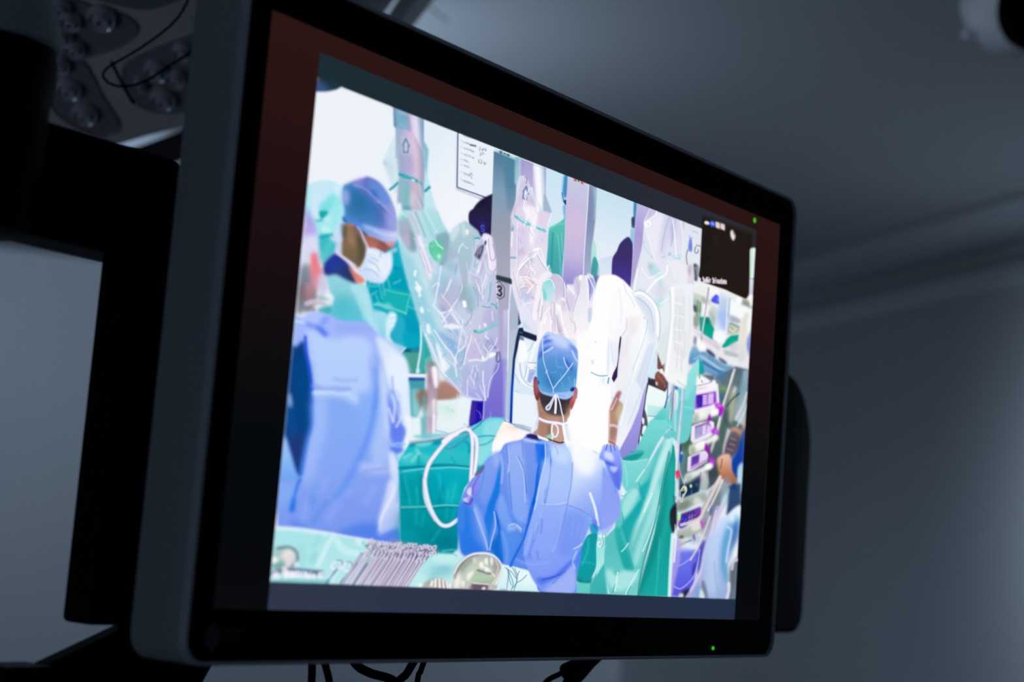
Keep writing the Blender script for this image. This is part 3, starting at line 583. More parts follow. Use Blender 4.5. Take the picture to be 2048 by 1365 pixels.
P;eef6fa,e8f4f6;1694 1351 348 36 -2 -52 -8 -153 -329 -35 -19 146;2 1 0 1853 1370 1878 1166
P;2890a0,50a8a8;1406 1437 156 20 15 -121 -66 -140 -52 16 -28 162;2 .9 0 1477 1446 1508 1196
P;1c3c9c;1409 1445 152 17 2 -16 -147 -19;1 .9 0
P;9cd8dc;1447 1376 74 9 20 -164 -30 -25 -37 29;3 .7 0
L;eef4fe;1400 1457 160 19;1 .95 0 4.5
P;3aa094,44b0a4;1526 1748 107 -181 24 -53 -99 -24 -33 62 -13 166;2 .8 0 1549 1751 1581 1493
L;c8f0f4;1479 1780 15 -82 2 -83 -10 -90 -1 -39;.8 .95 1 4.5
L;3ab8c4;1517 1718 8 -99 -6 -90 -4 -34;1 .8 1 4
P;c8f0f4;1473 1501 23 14 11 -21 -15 -16 -17 6;1 1 1
L;80c8cc;1549 1528 16 -26;1 .7 1 3
P;a87c70,9c7464,8c7060;1699 1452 67 20 90 -22 57 -33 -14 -30 -66 -37 -84 -27 -25 -70 -13 -32 -46 20 -17 70 -65 -18 -61 15 -31 51 64 19 82 22;6 .92 1 1688 1462 1718 1222
P;c08078;1753 1437 122 4 30 -31 -111 -25;8 .6 1
P;806858;1515 1368 108 7 19 -87 -54 -39 -56 49;8 .7 1
P;785848;1665 1313 50 6 3 -55 -35 -27 -28 19;4 .7 1
P;a4e4d0;1717 1308 136 28 68 19 -24 -94 -86 -15 -72 20;9 .6 1
P;b4a0b0,a890a8,c4b8c4,b8b8c0;1575 1559 91 18 33 -125 -12 -46 16 -259 -84 -8 -17 200 -22 109;4 .95 0 1618 1571 1671 1144
P;6a5868;1583 1560 67 9 3 -22 -67 -9;5 .6 0
P;fdf8fc;1620 1537 42 6 20 -59 7 -56 -15 -18 -24 25 -27 41;2.5 1 1
P;7c5c68;1598 1506 24 9 18 -70 -33 -10;5 .5 0
L;f0e8f0;1663 1324 16 -87 7 -92;3 .85 1 8
L;6cacb4;1569 1335 22 -108 3 -91;5 .7 1 8
P;1a0c9c,1a10b0;2035 1374 122 12 5 -119 -37 -32 -104 -40 4 80;1 1 0 2076 1379 2098 1203
P;5c3ca0;2040 1369 49 6 -1 -139 -63 -35 0 74;5 .65 0
L;d0c8f4;2162 1383 6 -115;.5 .8 1 1.8
P;e8f4f8;1485 1202 167 13 14 -115 -164 -28;2 .9 0
P;5cb0b4;1550 1215 67 7 16 -131 -58 -6;3 .8 0
P;b49cb8,c8b4cc;1608 1221 93 5 0 -134 -75 -7;3 .9 0 1650 1226 1667 1089
L;f4f0fa;1675 1229 13 -133;1.5 .9 1 6
P;eaf4f8,e4f2f6;1688 1336 346 42 -13 -180 -94 -38 -120 -24 -85 -8;2 .95 0 1849 1356 1875 1143
P;b8e8d8;1717 1306 120 14 57 -33 -66 -36 -87 2;10 .5 1
P;24c0cc,14b4c4,00a4b0,009cac,008c98;1479 1053 213 44 184 52 154 45 138 60 62 27 148 17 12 -20 -35 -97 -54 -99 -62 -99 -117 -90 -88 -87 -39 -116 17 -280 -296 -178 -229 47 -105 640;1 1 0 1690 1113 1779 399
P;64d4dc,80dce0;2031 1188 137 66 71 29 149 13 -6 -30 -40 -63 -41 -121 -55 -81 -97 -37 -21 102 -19 78 -40 31;1.5 1 1 2197 1278 2235 971
P;a0e4ee;2188 1245 144 39 41 -19 -56 -88 -118 -24;5 .7 1
P;94e4ec;2140 1113 152 38 9 -69 -65 -76 -78 -41;5 .65 1
L;1898b0;2136 1147 99 16 74 3;1 .7 1 3
L;30a8b8;2143 1090 80 19 61 35;1.5 .6 1 4
L;0c7894;2059 1179 68 42 41 33;.8 .8 1 2.2
P;7cd0d8,60c8d0;1500 1083 109 0 133 24 83 26 -137 -9 -164 -28;2 .8 1 1645 1120 1649 1087
P;08788c;1473 1036 155 27 133 29 50 17 -63 -46 -134 -18 -131 -24;2.5 .7 1
P;8ce0e0;1522 1041 106 22 67 6 -47 -27 -99 -15;2 .8 1
P;54ccd0;1377 962 96 9 15 12 71 29 28 -20 103 -12 -10 -57 -104 24 -30 -24 -97 -20 -59 17;5 .7 1
L;90e8e8;1428 945 53 27;3 .6 1 5
L;90e8e8;1535 1009 37 -29;3 .6 1 5
L;90e8e8;1503 930 52 48;3 .6 1 5
P;3cc4cc;1722 994 79 52 123 0 126 -11 20 -89 -184 -16 -156 -2;8 .55 1
L;0c98a4;1565 968 0 -66 17 -75;2.5 .6 1 5
L;109cac;1879 986 39 -31;1.5 .6 1 3
L;0c8c9c;2006 1100 38 -19 6 -46;2 .6 1 5
L;007c8c;1395 877 121 16 132 15 116 20 156 10 160 0;2 .85 1 5
L;80e0e4;1430 861 112 20 107 16 118 12 119 16 186 7;.9 .9 1 2.6
L;58d0d8;1407 851 144 28;1 .6 1 2
P;00929c;1432 842 123 5 98 19 121 -13 18 -148 -149 -27 -190 3;12 .6 1
P;00a8c4;1673 845 181 60 91 -27 -79 -140 -153 -11;14 .5 1
P;18bcc4;1850 792 98 64 43 -64 2 -91 -121 -8;8 .55 1
L;3cd0d4;1442 827 78 -158;3 .35 1 5
L;3cd0d4;1565 771 30 -107;3 .35 1 5
L;3cd0d4;1772 864 44 -141;3 .35 1 5
L;3cd0d4;1936 810 -23 -103;3 .35 1 5
L;3cd0d4;1870 771 1 -72;3 .35 1 5
L;007888;1417 835 57 -125;5 .4 1 7
L;007888;1606 840 14 -175;5 .4 1 7
L;007888;1816 790 -21 -108;5 .4 1 7
L;007c88;1450 635 213 16 169 14 164 17;2 .85 1 5
L;8ce8e8;1442 640 138 11 141 13 126 16 148 6;.9 .85 1 3
P;008490;1435 626 231 4 323 32 20 -157 -179 -98 -224 34 -156 3;20 .6 1
P;00708a;1684 488 170 -2 136 29 12 -100 -138 -12 -108 45;14 .55 1
P;00a0b0;1450 508 132 -3 23 -54 -147 -7;10 .5 1
L;20b8bc;1652 607 -9 -66;4 .4 1 6
L;20b8bc;1876 660 -1 -67;4 .4 1 6
L;20b8bc;1816 517 -60 -69;4 .4 1 6
L;20b8bc;1954 659 -25 -80;4 .4 1 6
L;20b8bc;1581 641 12 -92;4 .4 1 6
L;7ce0e0;1866 392 85 10 53 -1;2 .6 1 3
L;5cb8cc;1774 1055 63 -17 34 9;4 .35 1 9
L;6078a4;1783 1055 54 -17 84 31 82 53 24 25;1 .7 1 3
L;90a8c4;1816 1070 49 22 100 49 61 12;1.2 .7 1 4
L;3c84a0;1913 1136 68 24 53 0;1 .6 1 2.5
L;8cb8d0;1703 1142 69 -1 53 -6;.8 .8 1 2.2
L;c8ccdc;1472 1047 138 25 133 30 100 27;1.3 .9 1 5
L;5878a0;1481 1042 147 26 149 32;1 .7 1 2
L;c4c4e4;1773 584 -77 75 -43 74 -14 99 24 90 59 72 77 74 80 59 82 45 53 11 38 -16 18 -38 13 -68 4 -102 2 -109;.8 1 1 8.2
L;c4c4e4;2066 1160 39 -22 20 -50 4 -68 -5 -70 -10 -69;.8 1 1 8.2
L;c4c4e4;1789 1078 56 40 67 26;.8 1 1 9.7
L;f4f2fc;1773 584 -77 75 -43 74 -14 99 24 90 59 72 77 74 80 59 82 45 53 11 38 -16 18 -38 13 -68 4 -102 2 -109;.8 1 1 5.4
L;f4f2fc;2066 1160 39 -22 20 -50 4 -68 -5 -70 -10 -69;.8 1 1 5.4
L;f4f2fc;1789 1078 56 40 67 26;.8 1 1 6.9
L;9c8cb4;2093 1085 13 -136 -2 -58;.6 .7 1 1.2
L;b8c4e0;1637 826 8 -33 25 -64 43 -74 59 -63 56 -35 53 -6 50 14 56 32;.8 1 1 8.2
L;f0f2fc;1637 826 8 -33 25 -64 43 -74 59 -63 56 -35 53 -6 50 14 56 32;.8 1 1 5.4
P;fdf4f0,fef8f4;2390 1278 98 -19 99 -13 90 -14 -44 -41 -187 -54 -71 -48 -80 -31 -8 58 38 73;1 1 1 2436 1284 2462 1074
P;f8d4b8;2431 1253 77 3 60 -18 -76 -8 -58 0;5 .6 1
P;ffffff;2348 1157 149 26 -43 -39 -80 -43 -63 -24;5 .8 1
L;fce8c8;2381 1272 -31 -57 -39 -62;2 .5 1 3
L;3c4c74;2390 1281 78 -12 98 -16 110 -10;.6 .6 1 1.5
P;a8b8d0;2487 1271 107 0 101 -23 2 -12 -50 1 -138 13;1.2 .9 0
P;a8e4e8,b8e8ec;381 464 200 -1 244 -9 195 -16 208 -10 135 -7 234 -13 32 -249 -1241 -13;1.2 1 0 968 497 1014 143
L;d8f4f8;403 451 193 5 216 -16;4 .7 1 8
L;d8f4f8;871 436 -50 -64 -22 -52 -36 -62;4 .8 1 9
L;d8f6f8;905 406 65 -48 155 -24;4 .6 1 14
L;e0f8f8;1084 415 112 -36 53 -51;4 .7 1 12
L;6cc8c8;1130 407 68 -49 65 -19;4 .7 1 6
L;58c0c0;1194 273 41 44 44 23;4 .6 1 7
L;8cd4d8;727 317 -10 -31;4 .5 1 14
L;9cdcdc;608 362 34 -49 -7 -50;4 .5 1 14
L;94d8e4;756 430 -35 -63;4 .4 1 9
L;e0ecfc;388 460 193 0 245 -10 194 -15 209 -13;1 .9 1 4
P;9cb8b0;384 332 59 22 96 0 53 -33 -2 -40 -36 -41 -150 -5;5 .6 1
L;5c6478;437 344 88 9 59 -27 10 -45 -35 -31;2.5 .75 1 5
P;f0e8e4,e0d4d8;469 311 44 32 51 -18 11 -34 -38 -32 -58 28;4 .95 1 517 343 528 259
P;ffffff;383 288 40 6 30 -18 -25 -16 -41 3;3 1 1
P;e8dcf0;502 268 40 11 -2 -39 -34 -2;4 .8 1
P;fcfcff;571 270 27 7 6 -20 -24 -6;3 .9 1
P;548c84;408 254 73 18 25 -34 -88 -8;5 .6 1
L;34406c;396 190 78 27 68 8 255 -7;2.5 .6 1 10
P;5cb0b4;412 171 419 8 11 -25 -427 -5;3 .6 1
P;fff4fc;403 191 24 20 34 1 8 -32 -30 -5 -31 3;1.5 .85 1
L;fff6fc;486 233 27 1 4 -55;1.5 .9 1 4
P;fff4fc;480 223 37 6 7 -30 -26 -5;1.5 .8 1
L;fbf2fc;528 184 -4 35 9 -1 2 -13 -9 -4 13 -17;.3 .95 0 2.4
L;fbf2fc;548 219 -4 -10 1 -15 7 -10 4 11 -2 14 -6 10;.3 .95 0 2.4
L;fbf2fc;566 184 -5 35 9 -3 2 -11 -9 -3 11 -4 2 -12 -10 -2;.3 .95 0 2.4
L;fbf2fc;585 220 -4 -11 2 -14 7 -11 4 11 -2 14 -7 11;.3 .95 0 2.4
L;fbf2fc;597 220 14 0;.3 .95 0 2.4
L;fbf2fc;604 220 4 -36;.3 .95 0 2.4
L;fbf2fc;621 220 5 -36;.3 .95 0 2.4
L;fbf2fc;648 217 -8 3 -2 -11 2 -14 5 -11 6 4;.3 .95 0 2.4
L;fbf2fc;667 184 -4 36 11 -21 5 21 5 -36;.3 .95 0 2.4
L;fbf2fc;691 206 10 0 3 -22 -11 0 -3 9 12 4;.3 .95 0 2.4
L;fbf2fc;713 206 2 -22;.3 .95 0 2.4
L;fbf2fc;711 220 0 -4;.3 .95 0 2.4
L;fbf2fc;732 207 3 -23;.3 .95 0 2.4
L;fbf2fc;733 202 8 6 5 -9 2 -15;.3 .95 0 2.4
L;fbf2fc;782 220 -5 -11 2 -14 7 -11 5 11 -2 14 -7 11;.3 .95 0 2.4
L;fbf2fc;796 220 17 0;.3 .95 0 2.4
L;fbf2fc;804 220 5 -36;.3 .95 0 2.4
L;f0f0fc;879 262 26 26 45 -3 3 -26 -42 -16 -38 8 6 11;1 .9 1 3.5
L;50607c;914 295 45 -3 4 -26;1 .7 1 2
L;f0f0fc;969 255 26 27 38 -4 11 -31 -43 -12 -32 20;1 .9 1 3.5
L;50607c;1005 288 38 -4 11 -30;1 .7 1 2
L;3c6890;926 243 -53 -48 -25 -36;1.2 .8 1 3.4
L;3c6890;1093 285 -61 -59 -54 -48 -12 -21;1.2 .8 1 3.4
L;3c6890;1177 283 -53 -64 -46 -59;1.2 .8 1 3.4
L;3c6890;1213 243 -48 -44 -26 -37;1.2 .8 1 3.4
L;dceafa;948 244 -39 -47 -24 -42;1.2 .9 1 3.4
L;dceafa;1131 282 -61 -55 -53 -63;1.2 .9 1 3.4
L;dceafa;1200 284 -46 -64 -46 -59;1.2 .9 1 3.4
L;dceafa;884 221 -25 -31;1.2 .9 1 3.4
P;9890b0,a098b8,b4a8c4;1275 372 325 14 28 -224 -412 -6 9 56;5 .75 0 1371 376 1399 156
P;9c94b4,a8a0bc;1362 439 451 -33 6 -54 -93 1 -167 -196 -279 -4 97 170;5 .8 0 1542 448 1578 158
L;4c3c74;1723 351 -158 -196;.9 .85 0 4.4
L;cbbfdc;1723 351 -158 -196;.5 .95 0 2.6
L;fff8fc;1717 340 -159 -180;.4 .8 0 1.2
L;4c3c74;1697 349 -160 -195;.9 .85 0 4.4
L;f4ecf8;1697 349 -160 -195;.5 .95 0 2.6
L;fff8fc;1692 338 -162 -179;.4 .8 0 1.2
L;4c3c74;1661 344 -155 -191;.9 .85 0 4.4
L;f4ecf8;1661 344 -155 -191;.5 .95 0 2.6
L;fff8fc;1655 333 -156 -174;.4 .8 0 1.2
L;4c3c74;1634 341 -149 -188;.9 .85 0 4.4
L;cbbfdc;1634 341 -149 -188;.5 .95 0 2.6
L;fff8fc;1628 330 -150 -172;.4 .8 0 1.2
L;4c3c74;1609 349 -153 -197;.9 .85 0 4.4
L;f4ecf8;1609 349 -153 -197;.5 .95 0 2.6
L;fff8fc;1604 338 -155 -181;.4 .8 0 1.2
L;4c3c74;1573 346 -149 -195;.9 .85 0 4.4
L;f4ecf8;1573 346 -149 -195;.5 .95 0 2.6
L;fff8fc;1567 335 -150 -179;.4 .8 0 1.2
L;4c3c74;1548 343 -149 -192;.9 .85 0 4.4
L;cbbfdc;1548 343 -149 -192;.5 .95 0 2.6
L;fff8fc;1542 332 -149 -176;.4 .8 0 1.2
L;4c3c74;1513 342 -148 -192;.9 .85 0 4.4
L;f4ecf8;1513 342 -148 -192;.5 .95 0 2.6
L;fff8fc;1507 331 -149 -176;.4 .8 0 1.2
L;4c3c74;1485 355 -156 -206;.9 .85 0 4.4
L;f4ecf8;1485 355 -156 -206;.5 .95 0 2.6
L;fff8fc;1480 344 -157 -190;.4 .8 0 1.2
L;4c3c74;1459 342 -144 -194;.9 .85 0 4.4
L;cbbfdc;1459 342 -144 -194;.5 .95 0 2.6
L;fff8fc;1454 331 -146 -178;.4 .8 0 1.2
L;4c3c74;1433 337 -147 -189;.9 .85 0 4.4
L;f4ecf8;1433 337 -147 -189;.5 .95 0 2.6
L;fff8fc;1428 326 -149 -173;.4 .8 0 1.2
L;4c3c74;1405 345 -148 -198;.9 .85 0 4.4
L;f4ecf8;1405 345 -148 -198;.5 .95 0 2.6
L;fff8fc;1400 334 -150 -182;.4 .8 0 1.2
L;4c3c74;1376 351 -162 -205;.9 .85 0 4.4
L;cbbfdc;1376 351 -162 -205;.5 .95 0 2.6
L;fff8fc;1372 340 -164 -189;.4 .8 0 1.2
L;4c3c74;1343 335 -146 -190;.9 .85 0 4.4
L;f4ecf8;1343 335 -146 -190;.5 .95 0 2.6
L;fff8fc;1338 324 -148 -174;.4 .8 0 1.2
L;4c3c74;1317 346 -154 -202;.9 .85 0 4.4
L;f4ecf8;1317 346 -154 -202;.5 .95 0 2.6
L;fff8fc;1312 335 -156 -186;.4 .8 0 1.2
L;4c3c74;1287 345 -152 -201;.9 .85 0 4.4
L;cbbfdc;1287 345 -152 -201;.5 .95 0 2.6
L;fff8fc;1282 334 -154 -185;.4 .8 0 1.2
L;4c3c74;1262 334 -143 -191;.9 .85 0 4.4
L;f4ecf8;1262 334 -143 -191;.5 .95 0 2.6
L;fff8fc;1257 323 -145 -175;.4 .8 0 1.2
L;4c3c74;1238 334 -140 -191;.9 .85 0 4.4
L;f4ecf8;1238 334 -140 -191;.5 .95 0 2.6
L;fff8fc;1233 323 -142 -175;.4 .8 0 1.2
L;4c3c74;1205 346 -150 -204;.9 .85 0 4.4
L;cbbfdc;1205 346 -150 -204;.5 .95 0 2.6
L;fff8fc;1200 335 -152 -188;.4 .8 0 1.2
L;4c3c74;1182 332 -143 -191;.9 .85 0 4.4
L;f4ecf8;1182 332 -143 -191;.5 .95 0 2.6
L;fff8fc;1177 322 -145 -176;.4 .8 0 1.2
L;4c3c74;1150 343 -149 -203;.9 .85 0 4.4
L;f4ecf8;1150 343 -149 -203;.5 .95 0 2.6
L;fff8fc;1145 333 -151 -188;.4 .8 0 1.2
L;4c3c74;1122 342 -157 -203;.9 .85 0 4.4
L;cbbfdc;1122 342 -157 -203;.5 .95 0 2.6
L;fff8fc;1117 331 -159 -187;.4 .8 0 1.2
L;40386c;1185 404 -7 -8 -8 -3 -4 5 2 10 7 10 8 2 4 -6 -2 -10;.7 .75 1 3.6
L;f2ecfa;1180 407 -6 -8 -8 -3 -4 5 2 10 7 9 8 3 4 -6 -3 -10;.4 .95 1 2.3
L;40386c;1187 368 -11 -7 -9 -1 -2 6 5 9 10 8 9 1 3 -6 -5 -10;.7 .75 1 3.6
L;f2ecfa;1183 371 -11 -7 -9 -1 -2 6 5 9 10 8 9 1 3 -6 -5 -10;.4 .95 1 2.3
L;e8e0f4;1177 362 -26 -37;.6 .9 1 3
L;3c3468;1190 366 -20 -35;.8 .7 1 2.5
L;40386c;1211 417 -6 -9 -8 -3 -4 6 1 10 7 9 7 2 5 -5 -2 -10;.7 .75 1 3.6
L;f2ecfa;1207 420 -6 -9 -8 -3 -4 5 1 11 6 9 8 2 4 -5 -1 -10;.4 .95 1 2.3
L;40386c;1229 380 -11 -6 -10 1 -5 6 4 9 11 6 11 -1 4 -6 -4 -9;.7 .75 1 3.6
L;f2ecfa;1225 382 -11 -5 -11 1 -4 6 4 9 11 6 11 -1 4 -6 -4 -10;.4 .95 1 2.3
L;e8e0f4;1208 375 -27 -38;.6 .9 1 3
L;3c3468;1221 379 -20 -35;.8 .7 1 2.5
L;40386c;1240 412 -5 -6 -8 -2 -7 4 -2 7 6 6 9 2 6 -4 1 -7;.7 .75 1 3.6
L;f2ecfa;1236 415 -5 -6 -9 -2 -6 4 -2 7 5 6 9 2 7 -4 1 -7;.4 .95 1 2.3
L;40386c;1257 378 -4 -7 -10 -2 -7 4 -2 8 5 6 9 3 7 -4 2 -8;.7 .75 1 3.6
L;f2ecfa;1253 381 -5 -7 -9 -2 -7 4 -2 8 5 6 9 3 7 -4 2 -8;.4 .95 1 2.3
L;e8e0f4;1241 370 -26 -38;.6 .9 1 3
L;3c3468;1255 374 -21 -36;.8 .7 1 2.5
L;40386c;1279 401 -9 -10 -10 -2 -7 6 1 11 9 9 10 3 7 -6 -1 -11;.7 .75 1 3.6
L;f2ecfa;1275 404 -9 -10 -11 -2 -7 6 2 11 8 9 11 3 7 -7 -1 -10;.4 .95 1 2.3
L;40386c;1291 366 -9 -8 -10 -1 -4 6 2 9 9 8 10 2 5 -6 -3 -10;.7 .75 1 3.6
L;f2ecfa;1287 369 -10 -8 -9 -1 -5 6 3 9 9 8 10 2 4 -6 -2 -10;.4 .95 1 2.3
L;e8e0f4;1275 360 -26 -38;.6 .9 1 3
L;3c3468;1289 364 -21 -36;.8 .7 1 2.5
L;40386c;1315 405 -8 -8 -10 -1 -7 6 1 9 7 8 11 1 7 -6 -1 -9;.7 .75 1 3.6
L;f2ecfa;1311 408 -8 -8 -11 -1 -7 6 1 9 8 8 11 1 7 -6 -1 -9;.4 .95 1 2.3
L;40386c;1324 370 -8 -6 -9 0 -3 6 4 7 9 6 9 0 3 -5 -5 -8;.7 .75 1 3.6
L;f2ecfa;1320 373 -9 -6 -8 0 -3 6 4 7 9 6 9 0 3 -5 -5 -8;.4 .95 1 2.3
L;e8e0f4;1308 364 -27 -38;.6 .9 1 3
L;3c3468;1321 368 -20 -36;.8 .7 1 2.5
L;40386c;1344 405 -8 -7 -8 -1 -4 5 3 9 8 6 8 2 3 -5 -2 -9;.7 .75 1 3.6
L;f2ecfa;1339 408 -8 -7 -7 -1 -4 5 3 9 8 6 7 2 3 -5 -2 -9;.4 .95 1 2.3
L;40386c;1353 372 -6 -10 -9 -3 -7 5 -2 10 6 9 9 3 7 -4 2 -10;.7 .75 1 3.6
L;f2ecfa;1348 375 -6 -9 -9 -4 -7 5 -1 10 5 9 9 3 8 -4 1 -10;.4 .95 1 2.3
L;e8e0f4;1341 364 -27 -38;.6 .9 1 3
L;3c3468;1355 368 -21 -36;.8 .7 1 2.5
L;40386c;1378 402 -8 -7 -10 0 -5 6 3 8 8 7 10 0 5 -6 -3 -8;.7 .75 1 3.6
L;f2ecfa;1374 405 -9 -7 -9 0 -6 6 3 8 9 7 9 0 6 -6 -3 -8;.4 .95 1 2.3
L;40386c;1391 368 -6 -5 -8 -1 -4 4 3 7 7 6 7 1 4 -5 -3 -7;.7 .75 1 3.6
L;f2ecfa;1387 371 -6 -5 -8 -1 -4 4 2 7 7 6 8 1 3 -5 -2 -7;.4 .95 1 2.3
L;e8e0f4;1375 361 -27 -38;.6 .9 1 3
L;3c3468;1389 365 -21 -36;.8 .7 1 2.5
L;40386c;1410 397 -7 -9 -9 -2 -6 5 1 10 7 8 9 3 6 -6 -1 -9;.7 .75 1 3.6
L;f2ecfa;1406 400 -7 -9 -9 -2 -6 5 1 10 6 8 10 3 5 -6 0 -9;.4 .95 1 2.3
L;40386c;1423 361 -8 -7 -9 -1 -5 5 3 9 7 7 10 1 4 -5 -2 -9;.7 .75 1 3.6
L;f2ecfa;1418 364 -8 -7 -8 -1 -5 5 3 9 7 7 10 1 3 -5 -2 -9;.4 .95 1 2.3
L;e8e0f4;1409 355 -27 -39;.6 .9 1 3
L;3c3468;1423 358 -21 -36;.8 .7 1 2.5
L;40386c;1445 406 -7 -5 -11 -1 -6 5 1 7 7 6 11 0 6 -5 -1 -7;.7 .75 1 3.6
L;f2ecfa;1441 409 -8 -5 -10 -1 -6 5 0 7 8 6 10 0 7 -4 -1 -8;.4 .95 1 2.3
L;40386c;1459 371 -8 -6 -9 0 -4 5 4 8 9 6 8 0 4 -5 -4 -8;.7 .75 1 3.6
L;f2ecfa;1455 374 -8 -6 -9 0 -4 5 3 8 9 6 8 0 5 -5 -4 -8;.4 .95 1 2.3
L;e8e0f4;1442 365 -28 -39;.6 .9 1 3
L;3c3468;1456 369 -22 -36;.8 .7 1 2.5
L;40386c;1476 408 -6 -9 -9 -4 -6 5 -1 11 6 9 9 3 6 -5 1 -10;.7 .75 1 3.6
L;f2ecfa;1471 411 -5 -9 -9 -4 -7 6 0 10 5 9 10 3 6 -5 0 -10;.4 .95 1 2.3
L;40386c;1489 372 -8 -9 -9 -3 -5 6 2 11 9 9 9 3 5 -6 -3 -11;.7 .75 1 3.6
L;f2ecfa;1485 375 -9 -9 -8 -3 -5 6 2 11 8 10 10 2 4 -6 -2 -11;.4 .95 1 2.3
L;e8e0f4;1476 365 -28 -39;.6 .9 1 3
L;3c3468;1490 369 -22 -37;.8 .7 1 2.5
L;40386c;1509 394 -10 -7 -10 -1 -3 7 5 9 11 7 9 1 4 -6 -6 -10;.7 .75 1 3.6
L;f2ecfa;1505 397 -11 -7 -9 -1 -4 7 6 9 10 7 10 1 3 -6 -5 -10;.4 .95 1 2.3
L;40386c;1526 361 -7 -7 -9 -1 -4 5 1 8 7 6 9 1 4 -5 -1 -7;.7 .75 1 3.6
L;f2ecfa;1521 364 -6 -7 -9 -1 -5 5 2 8 7 6 8 1 5 -5 -2 -7;.4 .95 1 2.3
L;e8e0f4;1511 353 -28 -38;.6 .9 1 3
L;3c3468;1525 357 -21 -36;.8 .7 1 2.5
L;40386c;1554 407 -6 -7 -11 -2 -8 5 0 8 7 7 10 2 7 -5 1 -8;.7 .75 1 3.6
L;f2ecfa;1550 410 -7 -7 -10 -2 -8 5 0 9 6 6 11 2 7 -5 1 -8;.4 .95 1 2.3
L;40386c;1566 371 -8 -9 -10 -2 -7 6 2 10 7 10 11 2 6 -6 -1 -11;.7 .75 1 3.6
L;f2ecfa;1562 375 -8 -10 -11 -2 -6 6 1 10 8 10 10 2 7 -6 -1 -10;.4 .95 1 2.3
L;e8e0f4;1544 364 -28 -39;.6 .9 1 3
L;3c3468;1558 368 -21 -37;.8 .7 1 2.5
L;40386c;1582 406 -7 -6 -11 -2 -7 5 0 9 7 7 10 1 8 -5 0 -9;.7 .75 1 3.6
L;f2ecfa;1577 409 -7 -6 -10 -2 -7 5 -1 9 8 7 10 1 8 -5 -1 -9;.4 .95 1 2.3
L;40386c;1593 370 -10 -6 -9 0 -4 5 4 9 10 6 10 0 3 -6 -4 -8;.7 .75 1 3.6
L;f2ecfa;1588 373 -10 -6 -9 0 -4 6 5 8 10 6 10 0 3 -6 -5 -8;.4 .95 1 2.3
L;e8e0f4;1579 364 -28 -39;.6 .9 1 3
L;3c3468;1593 368 -22 -36;.8 .7 1 2.5
L;40386c;1612 402 -13 -7 -12 0 -4 8 6 10 13 7 12 0 4 -7 -6 -11;.7 .75 1 3.6
L;f2ecfa;1607 405 -13 -7 -11 0 -5 8 6 10 14 7 11 0 4 -7 -6 -11;.4 .95 1 2.3
L;40386c;1632 371 -7 -11 -12 -3 -8 6 0 12 8 10 11 3 8 -6 0 -11;.7 .75 1 3.6
L;f2ecfa;1628 374 -8 -10 -11 -4 -8 6 0 12 8 10 11 3 7 -6 1 -11;.4 .95 1 2.3
L;e8e0f4;1613 363 -28 -39;.6 .9 1 3
L;3c3468;1628 367 -22 -37;.8 .7 1 2.5
L;40386c;1659 395 -6 -8 -11 -2 -6 5 -1 10 8 8 10 2 7 -6 -1 -9;.7 .75 1 3.6
L;f2ecfa;1655 398 -7 -8 -10 -2 -7 5 0 10 7 8 11 2 6 -5 0 -10;.4 .95 1 2.3
L;40386c;1663 359 -7 -6 -8 -1 -6 5 3 7 7 6 8 1 5 -5 -2 -7;.7 .75 1 3.6
L;f2ecfa;1658 362 -6 -6 -9 -1 -5 5 2 7 7 6 8 1 5 -5 -2 -7;.4 .95 1 2.3
L;e8e0f4;1650 352 -29 -40;.6 .9 1 3
L;3c3468;1664 356 -22 -37;.8 .7 1 2.5
L;40386c;1690 402 -10 -10 -9 -2 -3 7 5 10 10 9 9 2 3 -6 -5 -10;.7 .75 1 3.6
L;f2ecfa;1686 405 -11 -10 -9 -2 -2 7 4 10 11 9 9 2 2 -6 -4 -10;.4 .95 1 2.3
L;40386c;1708 365 -10 -9 -12 -2 -6 7 3 12 11 8 11 2 7 -7 -4 -11;.7 .75 1 3.6
L;f2ecfa;1704 368 -11 -9 -11 -2 -6 7 2 12 11 8 12 2 6 -7 -3 -11;.4 .95 1 2.3
L;e8e0f4;1684 359 -29 -40;.6 .9 1 3
L;3c3468;1699 362 -23 -36;.8 .7 1 2.5
L;40386c;1724 405 -7 -6 -9 -1 -4 5 3 8 7 7 9 1 5 -5 -4 -9;.7 .75 1 3.6
L;f2ecfa;1720 408 -8 -6 -9 -1 -4 5 3 8 8 7 9 1 4 -5 -3 -9;.4 .95 1 2.3
L;40386c;1736 370 -10 -10 -11 -2 -4 7 4 11 10 9 11 2 4 -6 -4 -11;.7 .75 1 3.6
L;f2ecfa;1731 373 -10 -10 -11 -2 -4 7 5 11 10 9 10 2 4 -6 -4 -11;.4 .95 1 2.3
L;e8e0f4;1719 363 -29 -40;.6 .9 1 3
L;3c3468;1733 367 -22 -37;.8 .7 1 2.5
L;40386c;1757 397 -11 -7 -11 0 -5 7 4 9 10 7 11 0 6 -7 -4 -9;.7 .75 1 3.6
L;f2ecfa;1752 400 -10 -7 -11 0 -6 7 4 9 10 7 11 0 6 -7 -4 -9;.4 .95 1 2.3
L;40386c;1769 362 -10 -7 -10 -1 -3 6 5 9 9 7 10 1 3 -5 -4 -10;.7 .75 1 3.6
L;f2ecfa;1764 365 -10 -7 -9 -1 -4 6 5 9 10 7 10 1 3 -5 -5 -10;.4 .95 1 2.3
L;e8e0f4;1755 356 -29 -39;.6 .9 1 3
L;3c3468;1770 360 -23 -37;.8 .7 1 2.5
L;40386c;1800 399 -12 -7 -12 -1 -5 7 5 11 11 7 13 1 4 -7 -4 -11;.7 .75 1 3.6
L;f2ecfa;1795 402 -12 -7 -12 -1 -5 7 5 11 12 7 12 1 5 -7 -5 -11;.4 .95 1 2.3
